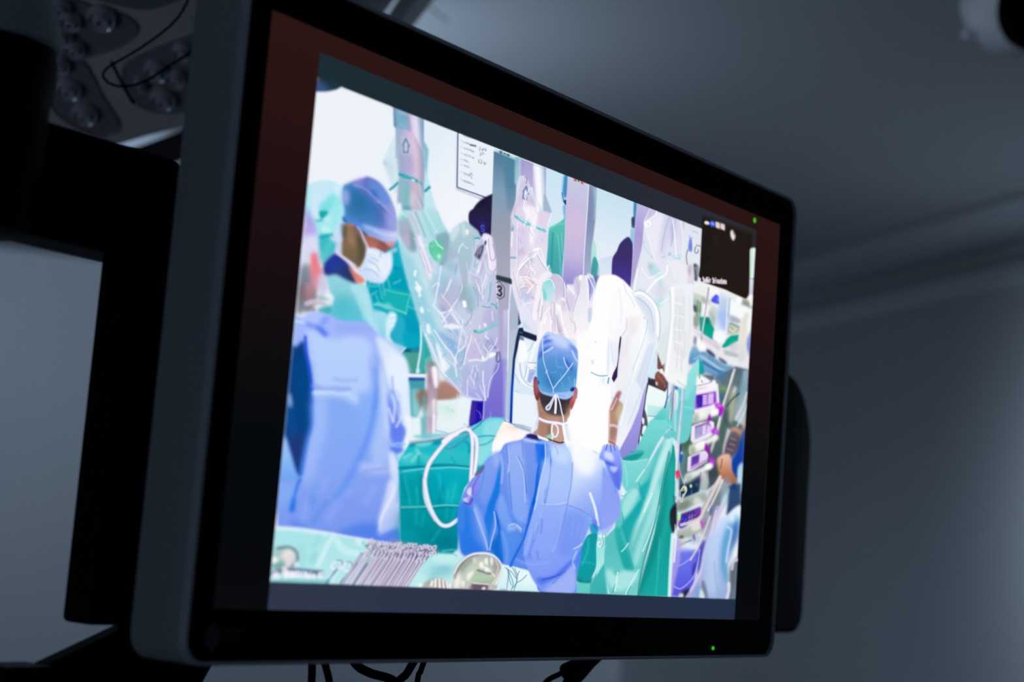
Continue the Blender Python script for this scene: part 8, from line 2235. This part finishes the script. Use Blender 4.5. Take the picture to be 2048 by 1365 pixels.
# ------------------------------------------------------------------ room
def structure(name, bm, mat):
    o = finish(name, bm, mat); o['kind'] = 'structure'; return o
CORNER = Vector((6.1376, 3.8402))
DR = Vector((0.5398, 0.8418))              # along the right wall, towards the corner
DL = Vector((-0.8418, 0.5398))             # along the left wall, away from the corner
CZ = 1.2+UP
def wall(name, a, b, outward, z0=0, z1=CZ+.1, t=.12):
    bm = bmesh.new(); o = Vector(outward)*t
    q = [(a.x, a.y), (b.x, b.y), (b.x+o.x, b.y+o.y), (a.x+o.x, a.y+o.y)]
    loft(bm, [[(x, y, z0) for x, y in q], [(x, y, z1) for x, y in q]])
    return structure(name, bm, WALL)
A = CORNER-DR*7.5; B = CORNER+DL*9.5
wall('wall_right', A, CORNER+DR*.12, Vector((DR.y, -DR.x)))
wall('wall_left', CORNER, B, DR)
bm = bmesh.new()
C3 = B-DR*7.5
quad = [(A.x, A.y), (CORNER.x, CORNER.y), (B.x, B.y), (C3.x, C3.y)]
m_ = Vector((sum(q[0] for q in quad)/4, sum(q[1] for q in quad)/4))
quad = [tuple(m_+(Vector(q)-m_)*1.03) for q in quad]
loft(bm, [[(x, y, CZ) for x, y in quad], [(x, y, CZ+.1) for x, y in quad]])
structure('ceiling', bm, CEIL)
bm = bmesh.new()
loft(bm, [[(x, y, -.1) for x, y in quad], [(x, y, 0) for x, y in quad]])
structure('floor', bm, FLOOR)
# stepped cornice along the right wall: a ledge under the ceiling, a round rail under it
def run(bm, prof, n_=Vector((-DR.y, DR.x))):
    rings = []
    for base in (A, CORNER):
        rings.append([(base.x+n_.x*d, base.y+n_.y*d, z) for d, z in prof])
    loft(bm, rings)
bm = bmesh.new(); run(bm, [(0, CZ), (.34, CZ), (.34, CZ-.012), (.26, CZ-.035), (.0, CZ-.035)])
structure('trim_1', bm, TRIM)
bm = bmesh.new(); run(bm, [(0, CZ-.10), (.03, CZ-.10), (.045, CZ-.115), (.045, CZ-.165), (.03, CZ-.18), (0, CZ-.18)])
structure('trim_2', bm, RAIL)

# ------------------------------------------------------------------ monitor
mon = thing('monitor', 'large flat medical monitor with black bezel showing a live operating theatre video', 'monitor', (0.301, 0.03, UP-.030))
def ring(x0, x1, z0, z1, r, y): return [(x, y, z+UP) for x, z in rounded(x0, x1, z0, z1, r)]
def frame_ring(inset, y, r): return ring(-.020+inset, .6225-inset, -.0305+inset, .3625-inset, r, y)
bm = bmesh.new()
loft(bm, [frame_ring(.0022, 0, .012), frame_ring(.0022, -.0024, .0125), frame_ring(.0012, -.0032, .013), frame_ring(.0002, -.0026, .0142), frame_ring(0, -.001, .0145),
          frame_ring(0, .003, .0145)], False, False)
local(finish('front_rim', bm, RIM, smooth_angle=50), mon)
bm = bmesh.new()
loft(bm, [frame_ring(0, .003, .0145), frame_ring(0, .042, .0145), frame_ring(.003, .046, .013), frame_ring(.05, .050, .02), frame_ring(.07, .072, .03)], False, True)
hs = local(finish('housing', bm, HOUSING, smooth_angle=40), mon)
bm = bmesh.new()
for i in range(28):                         # ventilation slots on the back
    x = .12+i*.013; box(bm, x, x+.006, .0715, .0735, .24+UP, .27+UP)
local(finish('vent', bm, BLACKRUB), hs)
# bezel: black glass with a window for the display
bm = bmesh.new()
outer = [bm.verts.new(p) for p in frame_ring(.0021, -.0001, .0125)]
W_, H_ = .5976, .3361
hole = [bm.verts.new(p) for p in ((W_, -.0001, H_+UP), (0, -.0001, H_+UP), (0, -.0001, UP), (W_, -.0001, UP))]
n = len(outer); q = n//4
for k in range(4):
    seg = outer[k*q:(k+1)*q]
    for i in range(q-1): bm.faces.new((seg[i], seg[i+1], hole[k]))
    nx = outer[((k+1)*q) % n]
    bm.faces.new((seg[-1], nx, hole[(k+1) % 4], hole[k]))
bz = local(finish('bezel', bm, BLACKGLASS), mon)
# maker's mark on the lower left of the bezel
MARK = material('dim_mark_ink', (0.09, 0.11, 0.15), .6, .1)
bm = bmesh.new()
def flat(pts, y=-.0009, t=.0002): extrude_poly(bm, [(x, y, z+UP) for x, z in pts], (0, t, 0))
mx_, mz_ = .0005, -.0145
for k in range(3):                          # a diamond of three slanted bars
    s = (k-1)*.0034
    flat([(mx_-.0012+s, mz_+.0075-abs(s)*.9-(.001 if k == 1 else 0)), (mx_+.0014+s, mz_+.0075-abs(s)*.9), (mx_+.0014+s, mz_-.0085+abs(s)*.9), (mx_-.0012+s, mz_-.0085+abs(s)*.9)])
local(finish('mark', bm, MARK), bz)
bm = bmesh.new()
def bar(x0, z0, x1, z1, w=.0009):
    a, b = Vector((x0, z0)), Vector((x1, z1)); d = (b-a).normalized()*w/2; p = Vector((-d.y, d.x))
    flat([tuple(a-d+p), tuple(b+d+p), tuple(b+d-p), tuple(a-d-p)])
lx, lz, lh = .0085, -.0165, .0048
for x0, x1, z in ((0, .0038, 0), (0, .0038, lh/2), (0, .0038, lh)): bar(lx+x0, lz+z, lx+x1, lz+z)          # E
bar(lx, lz, lx, lz+lh)
bar(lx+.0062, lz, lx+.0062, lz+lh)                                                                       # I
bar(lx+.0085, lz+lh, lx+.0125, lz+lh); bar(lx+.0125, lz+lh, lx+.0085, lz); bar(lx+.0085, lz, lx+.0125, lz)   # Z
cx = lx+.0172
for k in range(16):                                                                                      # O
    a0, a1 = 2*math.pi*k/16, 2*math.pi*(k+1)/16
    bar(cx+.0024*math.cos(a0), lz+lh/2+.0024*math.sin(a0), cx+.0024*math.cos(a1), lz+lh/2+.0024*math.sin(a1))
local(finish('lettering', bm, MARK), bz)
bm = bmesh.new()
lathe(bm, [(.0014, -.0014), (.0014, -.0006)], (.5255, 0, -.0228+UP), (0, 1, 0), 16)
o = local(finish('power_light', bm, glow('green_led', (0.02, .55, 0.03), 1.0)), bz); o['label'] = 'small green power light'
bm = bmesh.new()
for i in range(6):
    x = .455+i*.011; lathe(bm, [(.0009, -.0008), (.0009, -.0006)], (x, 0, -.0226+UP), (0, 1, 0), 10)
local(finish('touch_button', bm, MARK), bz)

# ------------------------------------------------------------------ what the display shows
panel_mat = bpy.data.materials.new('display_desktop'); panel_mat.use_nodes = True
nt = panel_mat.node_tree; nt.nodes.clear()
out = nt.nodes.new('ShaderNodeOutputMaterial'); em = nt.nodes.new('ShaderNodeEmission'); cr = nt.nodes.new('ShaderNodeValToRGB')
geo = nt.nodes.new('ShaderNodeTexCoord'); sp = nt.nodes.new('ShaderNodeSeparateXYZ'); mp = nt.nodes.new('ShaderNodeMapRange')
mp.inputs['From Min'].default_value = -.1681; mp.inputs['From Max'].default_value = .1681
nt.links.new(geo.outputs['Object'], sp.inputs[0]); nt.links.new(sp.outputs['Z'], mp.inputs['Value'])
nt.links.new(mp.outputs['Result'], cr.inputs['Fac']); nt.links.new(cr.outputs['Color'], em.inputs['Color']); nt.links.new(em.outputs[0], out.inputs['Surface'])
def lin(h): return tuple(((int(h[i:i+2], 16)/255+.055)/1.055)**2.4 if int(h[i:i+2], 16) > 10 else int(h[i:i+2], 16)/255/12.92 for i in (0, 2, 4))
stops = [(0, '090a0e'), (.12, '05080c'), (.30, '070a0d'), (.46, '110d10'), (.66, '1e0f12'), (.85, '281413'), (1, '2b1614')]
while len(cr.color_ramp.elements) < len(stops): cr.color_ramp.elements.new(.5)
for e_, (p_, c_) in zip(cr.color_ramp.elements, stops): e_.position = p_; e_.color = (*lin(c_), 1)
bm = bmesh.new()
xs = [0, X0/1e3, X1/1e3, W_]; zs = [0, .3232, H_]
def cell(x0, x1, z0, z1):
    v = [bm.verts.new(p) for p in ((x0, 0, z0), (x1, 0, z0), (x1, 0, z1), (x0, 0, z1))]; bm.faces.new(v)
cell(0, X0/1e3, 0, H_); cell(X1/1e3, W_, 0, H_); cell(X0/1e3, X1/1e3, Z1/1e3, H_)
bmesh.ops.remove_doubles(bm, verts=bm.verts, dist=1e-6)
for v in bm.verts: v.co.x -= W_/2; v.co.z -= H_/2
bmesh.ops.reverse_faces(bm, faces=[])
me = bpy.data.meshes.new('display_panel'); bm.to_mesh(me); bm.free(); me.materials.append(panel_mat)
panel = bpy.data.objects.new('display_panel', me); COL.objects.link(panel); panel.location = (W_/2, 0, UP+H_/2)
bpy.context.view_layer.update(); local(panel, mon); panel['label'] = 'lit display with dark red desktop behind the call window'

img = np.zeros((NZ, NX, 3), np.float32)
ops = []
for line in PICTURE.strip().split('\n'):
    k, c, d, r = line.split(';')
    d = [int(v) for v in d.split()]
    for i in range(2, len(d)): d[i] += d[i-2]
    ops.append((k, c.split(','), d, [float(v) for v in r.split()]))
paint(ops, img)
lum = np.where(img <= .04045, img/12.92, ((img+.055)/1.055)**2.4).astype(np.float32)
feed_mat = bpy.data.materials.new('display_video'); feed_mat.use_nodes = True
nt = feed_mat.node_tree; nt.nodes.clear()
out = nt.nodes.new('ShaderNodeOutputMaterial'); em = nt.nodes.new('ShaderNodeEmission'); at = nt.nodes.new('ShaderNodeAttribute'); at.attribute_name = 'pixels'
nt.links.new(at.outputs['Color'], em.inputs['Color']); nt.links.new(em.outputs[0], out.inputs['Surface'])
def screen_region(name, i0, i1, j0, j1, parent, keep=None, label=None):
    """The cells i0..i1 by j0..j1 of the picture as one flat mesh on the display."""
    I, J = np.meshgrid(np.arange(i0, i1+1), np.arange(j0, j1+1))
    h, w = I.shape
    co = np.stack([(X0+I/PX)/1e3, np.zeros(I.shape), (Z0+J/PX)/1e3+UP], -1).reshape(-1, 3).astype(np.float32)
    base = (np.arange(h-1)[:, None]*w+np.arange(w-1)[None, :]); f = np.stack([base, base+1, base+w+1, base+w], -1)
    if keep is not None: f = f[keep(I[:-1, :-1], J[:-1, :-1])]
    f = f.reshape(-1, 4).astype(np.int32)
    used = np.unique(f); mp_ = np.full(len(co), -1, np.int32); mp_[used] = np.arange(len(used)); f = mp_[f]
    col = np.concatenate([lum[J, I].reshape(-1, 3), np.ones((h*w, 1), np.float32)], 1)[used]
    co = co[used]
    me = bpy.data.meshes.new(name)
    me.vertices.add(len(co)); me.vertices.foreach_set('co', co.ravel())
    me.loops.add(f.size); me.loops.foreach_set('vertex_index', f.ravel())
    me.polygons.add(len(f)); me.polygons.foreach_set('loop_start', np.arange(0, f.size, 4, dtype=np.int32))
    me.update(calc_edges=True)
    ca = me.color_attributes.new('pixels', 'FLOAT_COLOR', 'POINT'); ca.data.foreach_set('color', col.astype(np.float32).ravel())
    me.materials.append(feed_mat)
    o = bpy.data.objects.new(name, me); COL.objects.link(o); local(o, parent)
    if label: o['label'] = label
    return o
ti, tj = int((471.2-X0)*PX), int((265.5-Z0)*PX)       # the participant tile's lower left corner
vi1, vj0, vj1 = NX-3, int((16.3-Z0)*PX), int((307.6-Z0)*PX)
in_tile = lambda I, J: (I >= ti) & (J >= tj) & (J < int(317.5*PX)) & (I < int((553.0-X0)*PX))
in_feed = lambda I, J: (I < vi1) & (J >= vj0) & (J < vj1) & ~in_tile(I, J)
screen_region('call_window', 0, NX-1, 0, NZ-1, panel, lambda I, J: ~in_tile(I, J) & ~in_feed(I, J), 'dark blue grey frame of the video call window')
screen_region('video_feed', 0, NX-1, vj0, vj1, panel, in_feed, 'bright video of gowned surgeons operating with draped robotic arms')
screen_region('participant_tile', ti, int((553.0-X0)*PX)+1, tj, int(317.5*PX)+1, panel, in_tile, 'black participant tile with small white icons and a name')
bm = bmesh.new()
lathe(bm, [(.0021, -.0003), (.0021, -.0001)], (.5541, 0, .3310+UP), (0, 1, 0), 20)
o = local(finish('camera_light', bm, glow('green_dot', (0.045, .52, 0.015), 1.0)), panel); o['label'] = 'green dot at the top right of the display'

# ------------------------------------------------------------------ suspension arm that carries the monitor
arm = thing('suspension_arm', 'black ceiling arm with round hub and square bracket behind the monitor', 'monitor arm', (-.088, .13, UP+.19))
bm = bmesh.new()
cxy = (-.0905, .135)
lathe(bm, [(0, .1985), (.030, .1985), (.0345, .200), (.036, .204), (.036, .2065), (.0345, .208), (.0345, .211), (.0362, .2125), (.0362, .2165), (.0345, .218), (.0345, .228), (.0375, .233), (.039, .240), (.039, .262),
           (.0376, .268), (.0376, .274), (.039, .280), (.0392, .300), (.0375, .306), (.0, .306)], (*cxy, UP), n=64)
local(finish('hub', bm, BLACK, smooth_angle=35), arm)
bm = bmesh.new()
lathe(bm, [(.0, .3065), (.0385, .3065), (.0405, .3085), (.0405, .3115), (.0395, .3125), (.0385, .320), (.0350, .331), (.0315, .338), (.0305, .350), (.0302, .42), (.0302, 1.2), (0, 1.2)], (*cxy, UP), n=64)
o = local(finish('collar', bm, WHITEMETAL, smooth_angle=35), arm); o['label'] = 'white tube and collar above the black hub'
bm = bmesh.new()
P = rounded(-.100, .036, .1995, .2665, .006, 4)
loft(bm, [[(x, .108, z+UP) for x, z in P], [(x, .145, z+UP) for x, z in P]])
local(finish('cross_beam', bm, BLACK, bevel=.003), arm)
bm = bmesh.new()
P = rounded(0.000, .060, -.0185, .215, .004, 4)
loft(bm, [[(x, .1065, z+UP) for x, z in P], [(x, .131, z+UP) for x, z in P]])
local(finish('drop_bar', bm, BLACK, bevel=.002), arm)
bm = bmesh.new()
box(bm, .058, .40, .074, .112, .03+UP, .16+UP)
local(finish('mounting_plate', bm, BLACK, bevel=.003), arm)
bm = bmesh.new()
P = [(.049, -.016), (-.0165, -.0425), (-.0180, -.085), (.085, -.085), (.112, -.040), (.16, -.016)]
extrude_poly(bm, [(x, .118, z+UP) for x, z in P], (0, .014, 0))
local(finish('lower_bracket', bm, BLACK, bevel=.0015), arm)
bm = bmesh.new()
P = rounded(-.0480, -.0135, -.090, -.0425, .0022, 4)
loft(bm, [[(x, .112, z+UP) for x, z in P], [(x, .140, z+UP) for x, z in P]])
local(finish('handle', bm, BLACK), arm)

# black housing that shows behind the right edge of the monitor
eq = thing('equipment_case', 'black case with rounded upper corner showing behind right edge of monitor', 'equipment case', (.72, .13, UP-.02))
bm = bmesh.new()
def case_ring(ins, y):
    out = []
    x0, x1, z0, z1 = .52+ins, .9125-ins, -.0215+ins, .243-ins
    for cx_, cz_, a0, r in ((x1-.062, z1-.075, 0, (.062, .075)), (x0+.02, z1-.02, 90, (.02, .02)), (x0+.012, z0+.012, 180, (.012, .012)), (x1-.022, z0+.018, 270, (.022, .018))):
        for i in range(9):
            a = math.radians(a0+90*i/8); out.append((cx_+r[0]*math.cos(a), y, cz_+r[1]*math.sin(a)+UP))
    return out
loft(bm, [case_ring(.004, .122), case_ring(.001, .124), case_ring(0, .129), case_ring(.003, .150)])
local(finish('shell', bm, BLACK, smooth_angle=40), eq)
bm = bmesh.new(); box(bm, .40, .53, .1125, .14, .05+UP, .11+UP)
local(finish('bracket', bm, BLACK), eq)

# cables under the monitor
def cable(pts, r, label, group='black cables hanging below the monitor'):
    bm = bmesh.new(); tube(bm, [(x, y, z+UP) for x, y, z in pts], r)
    return tag(finish('cable', bm, BLACKRUB, smooth_angle=60), label, 'cable', group)
cable([(.160, .078, -.022), (.1600, .08, -.038), (.1608, .08, -.052), (.162, .082, -.09), (.18, .09, -.15)], .0026, 'black cable hanging straight down, leftmost below the monitor')
cable([(.158, .074, -.022), (.166, .076, -.036), (.1735, .078, -.047), (.1835, .082, -.060), (.21, .09, -.085)], .0025, 'black cable curving away just right of the straight leftmost cable')
cable([(.180, .076, -.022), (.2000, .08, -.0395), (.2150, .08, -.0460), (.243, .08, -.0535), (.262, .086, -.075), (.27, .09, -.12)], .0031, 'thick black cable slanting right under the middle of the monitor')
cable([(.262, .07, -.022), (.2545, .0755, -.038), (.2485, .0765, -.047), (.240, .078, -.056), (.228, .08, -.09)], .0029, 'black cable leaning left, crossing the thick slanting cable')
cable([(.274, .078, -.022), (.2705, .08, -.038), (.2672, .08, -.046), (.2645, .08, -.055), (.26, .08, -.12)], .0020, 'thin black cable right beside the crossing cables')
pl = thing('cable_plug', 'black plug and lead hanging right of centre below the monitor', 'plug', (.45, .08, UP-.045))
bm = bmesh.new(); tube(bm, [(.486, .080, -.026+UP), (.478, .08, -.0365+UP), (.456, .08, -.0445+UP), (.4400, .08, -.0490+UP)], lambda t: .0068 if t < .97 else .0050, 16)
local(finish('plug_body', bm, BLACKRUB, smooth_angle=40), pl)
bm = bmesh.new(); tube(bm, [(.443, .0805, -.0480+UP), (.432, .08, -.0505+UP), (.415, .08, -.0565+UP), (.40, .082, -.075+UP)], .0022, 10)
local(finish('lead', bm, BLACKRUB, smooth_angle=60), pl)
bm = bmesh.new(); tube(bm, [(.478, .083, -.040+UP), (.463, .083, -.0505+UP), (.450, .083, -.060+UP), (.44, .085, -.09+UP)], .0060, 12)
local(finish('strain_relief', bm, BLACKRUB, smooth_angle=60), pl)


# ------------------------------------------------------------------ surgical light head, upper left
LO = Vector((0.4038, 0.7111, 0.5050)); LN = Vector((-0.2892, -0.3998, -0.8698)); LX = Vector((-0.8102, 0.5861, 0.0000)); LY = Vector((0.5098, 0.7048, -0.4934))
def lp(p, off=0): return LO+LX*p[0]+LY*p[1]+LN*off+Vector((0, 0, UP))
sl = thing('surgical_light', 'dark unlit surgical ceiling light with round lenses in recessed panels', 'surgical light', tuple(lp((0, 0), -.09)))
def smooth_loop(pts, k=6):
    return [tuple(v) for v in smooth(np.array(pts), True, k)]
bm = bmesh.new()
outline = smooth_loop([[0.1742, -0.1201], [-0.0048, -0.2347], [-0.154, -0.2197], [-0.2035, -0.11], [-0.1587, 0.0041], [-0.1105, 0.0476], [-0.0881, 0.0645], [-0.0602, 0.0825], [-0.0255, 0.1063], [0.009, 0.1301], [0.0446, 0.1193], [0.0775, 0.0938], [0.1504, 0.0105]])
cen = Vector((sum(p[0] for p in outline)/len(outline), sum(p[1] for p in outline)/len(outline)))
def scaled(s): return [tuple(cen+(Vector(p)-cen)*s) for p in outline]
loft(bm, [[lp(p, 0) for p in scaled(.985)], [lp(p, -.004) for p in scaled(1.0)], [lp(p, -.02) for p in scaled(1.0)], [lp(p, -.055) for p in scaled(.93)], [lp(p, -.07) for p in scaled(.6)]])
local(finish('lamp_body', bm, LAMPWHITE, smooth_angle=45), sl)
PODS = {'A': [[0.0762, -0.1163], [0.0472, -0.1095], [0.0173, -0.0974], [-0.0125, -0.0931], [-0.0272, -0.0852], [-0.0322, -0.0738], [-0.0266, -0.0584], [-0.0119, -0.0422], [0.017, -0.0229], [0.0414, -0.0088], [0.0565, -0.0099], [0.0773, -0.0271], [0.0889, -0.0733]], 'B': [[0.0531, -0.0019], [0.0316, -0.0153], [0.0176, -0.0169], [0.0071, 0.0015], [-0.0054, 0.0292], [-0.0213, 0.057], [-0.0269, 0.0717], [-0.0236, 0.0837], [-0.0104, 0.093], [0.0092, 0.089], [0.0312, 0.076], [0.0457, 0.0594], [0.0547, 0.0268]], 'C': [[-0.0239, -0.0215], [-0.0423, -0.0431], [-0.0658, -0.0626], [-0.0942, -0.0817], [-0.1145, -0.0833], [-0.1274, -0.0275], [-0.1164, 0.0093], [-0.0977, 0.0313], [-0.0721, 0.0415], [-0.0505, 0.0397], [-0.0346, 0.0275], [-0.0239, 0.0023]], 'D': [[0.0498, -0.1545], [-0.0462, -0.1952], [-0.139, -0.1907], [-0.0957, -0.1481], [-0.062, -0.1191], [-0.0412, -0.1049], [-0.0166, -0.1035], [0.0133, -0.1091], [0.0385, -0.1247]]}
pod_objs = {}
for key, pts in PODS.items():
    bm = bmesh.new(); o_ = smooth_loop(pts); c_ = Vector((sum(p[0] for p in o_)/len(o_), sum(p[1] for p in o_)/len(o_)))
    sc = lambda s: [tuple(c_+(Vector(p)-c_)*s) for p in o_]
    loft(bm, [[lp(p, .0005) for p in sc(1.02)], [lp(p, .003) for p in sc(1.0)], [lp(p, .003) for p in sc(.985)], [lp(p, .0015) for p in sc(.96)]], False, True)
    pod_objs[key] = local(finish('lens_panel', bm, DARKPANEL, smooth_angle=30), sl)
for key, x, y, r in [('A', 0.0051, -0.085, 0.0154), ('A', 0.0349, -0.0743, 0.0114), ('A', 0.0428, -0.0516, 0.013), ('A', 0.0281, -0.0378, 0.0111), ('A', 0.0452, -0.0912, 0.0108), ('B', 0.0424, -0.0101, 0.0122), ('B', 0.0303, 0.0231, 0.014), ('B', 0.0114, 0.0576, 0.0143), ('C', -0.0558, -0.0218, 0.013), ('C', -0.0673, 0.0175, 0.0143), ('C', -0.0799, -0.0556, 0.0113), ('C', -0.0772, -0.0167, 0.0115), ('C', -0.0416, 0.0023, 0.0073)]:
    bm = bmesh.new()
    lathe(bm, [(r, 0), (r, .003), (r*.96, .007), (r*.88, .0095), (r*.80, .0085), (r*.74, .004), (r*.62, .003), (r*.56, .007), (r*.46, .012), (r*.34, .0125), (r*.26, .009), (r*.2, .003), (0, .003)], lp((x, y), .0015), LN, 28)
    local(finish('lens', bm, LENS, smooth_angle=35), pod_objs[key])
bm = bmesh.new()
tube(bm, [Vector(p)+Vector((0, 0, UP)) for p in ((0.3041, 0.4482, 0.5317), (0.3043, 0.4565, 0.5119), (0.3008, 0.4663, 0.4948), (0.2914, 0.4802, 0.4779), (0.2789, 0.4959, 0.4613), (0.2673, 0.5090, 0.4483), (0.2643, 0.5139, 0.4406), (0.2706, 0.5170, 0.4367), (0.2776, 0.5186, 0.4356), (0.2843, 0.5140, 0.4346), (0.2936, 0.5061, 0.4376), (0.3031, 0.4962, 0.4452), (0.3138, 0.4830, 0.4590), (0.3244, 0.4696, 0.4722), (0.3381, 0.4529, 0.4864))], .0013, 8)
lw = finish('wire_loop', bm, BLACKRUB, smooth_angle=60); tag(lw, 'thin black cable looping in front of the surgical light', 'cable')
bm = bmesh.new()
tube(bm, [Vector(p)+Vector((0, 0, UP)) for p in ((0.3237, 0.5855, 0.4799), (0.3297, 0.5840, 0.4714), (0.3380, 0.5819, 0.4595), (0.3443, 0.5800, 0.4510), (0.3503, 0.5779, 0.4434))], .0016, 8)
local(finish('shadow_gap', bm, BLACKRUB, smooth_angle=60), sl)  # dark rod standing in for the shaded gap on the lamp

yk = thing('lamp_yoke', 'pale grey twin tube yoke above the top edge of the monitor', 'lamp arm', (0.9284, 0.8268, 2.2990))
bm = bmesh.new(); extrude_poly(bm, [Vector(p)+Vector((0, 0, UP)) for p in ((0.8154, 0.8674, 0.7888), (0.9199, 0.7554, 0.8055), (0.9054, 0.8108, 0.7250), (0.8381, 0.8808, 0.7143))], (0.0416, 0.0407, 0.0201))
local(finish('yoke_tube', bm, GREYMETAL, bevel=.003), yk)
bm = bmesh.new(); loft(bm, [[Vector(p)+Vector((0, 0, UP)) for p in ((0.9373, 0.7605, 0.8194), (0.9189, 0.7100, 0.8043), (0.9719, 0.7196, 0.8243), (1.0070, 0.7530, 0.8411), (0.9723, 0.7939, 0.8362))], [Vector(p)+Vector((0, 0, UP)) for p in ((0.9209, 0.8289, 0.7161), (0.9027, 0.7783, 0.7034), (0.9490, 0.7989, 0.7183), (0.9840, 0.8324, 0.7351), (0.9560, 0.8623, 0.7329))]])
local(finish('yoke_tube', bm, GREYMETAL, bevel=.001), yk)
bm = bmesh.new(); tube(bm, [Vector(p)+Vector((0, 0, UP)) for p in ((0.6633, 1.0356, 0.4892), (0.7033, 0.9979, 0.5162), (0.7469, 0.9537, 0.5471), (0.8142, 0.8788, 0.5962))], .018, 16)
local(finish('spring_arm', bm, TUBEGREY, smooth_angle=60), sl)

# ------------------------------------------------------------------ things on the ceiling
cp = thing('ceiling_panel', 'flat ceiling fixture with dark olive edge above the monitor', 'ceiling fixture', (1.6791, 1.2914, 2.6400))
bm = bmesh.new(); P = [Vector(p)+Vector((0, 0, UP)) for p in ((1.8537, 1.5222, 1.1400), (1.6429, 1.4706, 1.1400), (1.5045, 1.0606, 1.1400), (1.7154, 1.1123, 1.1400))]
extrude_poly(bm, P, (0, 0, .06))
local(finish('edge_frame', bm, material('olive_edge', (0.035, 0.032, 0.012), .6, .2), bevel=.004), cp)
bm = bmesh.new(); c_ = sum(P, Vector())/4
extrude_poly(bm, [c_+(p-c_)*.93+Vector((0, 0, -.003)) for p in P], (0, 0, .003))
local(finish('diffuser', bm, WHITEMETAL), cp)

dl = thing('spherical_spotlight', 'white ball shaped ceiling spotlight with black opening at top right', 'spotlight', (1.9401, 0.3060, 2.5300))
SC = Vector((1.9401, 0.3060, 1.0300))+Vector((0, 0, UP)); SA = Vector((-0.5615, -0.6753, -0.4783)); SR = 0.1040
bm = bmesh.new()
prof = [(SR*math.sin(math.radians(a)), -SR*math.cos(math.radians(a))) for a in range(0, 131, 10)]
lathe(bm, prof+[(SR*.74, SR*.66), (SR*.70, SR*.60)], SC, SA, 40)
local(finish('ball_shell', bm, WHITEMETAL, smooth_angle=50), dl)
bm = bmesh.new()
lathe(bm, [(SR*.745, SR*.67), (SR*.70, SR*.68), (SR*.66, SR*.60), (SR*.5, SR*.2), (SR*.3, SR*.1), (0, SR*.1)], SC, SA, 40)
local(finish('black_opening', bm, BLACK, smooth_angle=50), dl)
bm = bmesh.new()
lathe(bm, [(0, 0), (SR*.30, 0), (SR*.30, 0.1400), (SR*.95, 0.1450), (SR*1.0, 0.1550), (SR*1.0, 0.1700), (0, 0.1700)], SC+Vector((-.02, .06, 0)), (0, 0, 1), 40)
local(finish('mounting_flange', bm, WHITEMETAL, smooth_angle=40), dl)
bm = bmesh.new()
lathe(bm, [(.0, 0), (.007, 0), (.009, .006), (.007, .012), (0, .012)], SC-Vector((0.6129, -0.7866, 0.0753))*SR*.93+Vector((0.1472, 0.0201, -0.9889))*SR*.60, SA, 16)
local(finish('clamp_screw', bm, WHITEMETAL), dl)
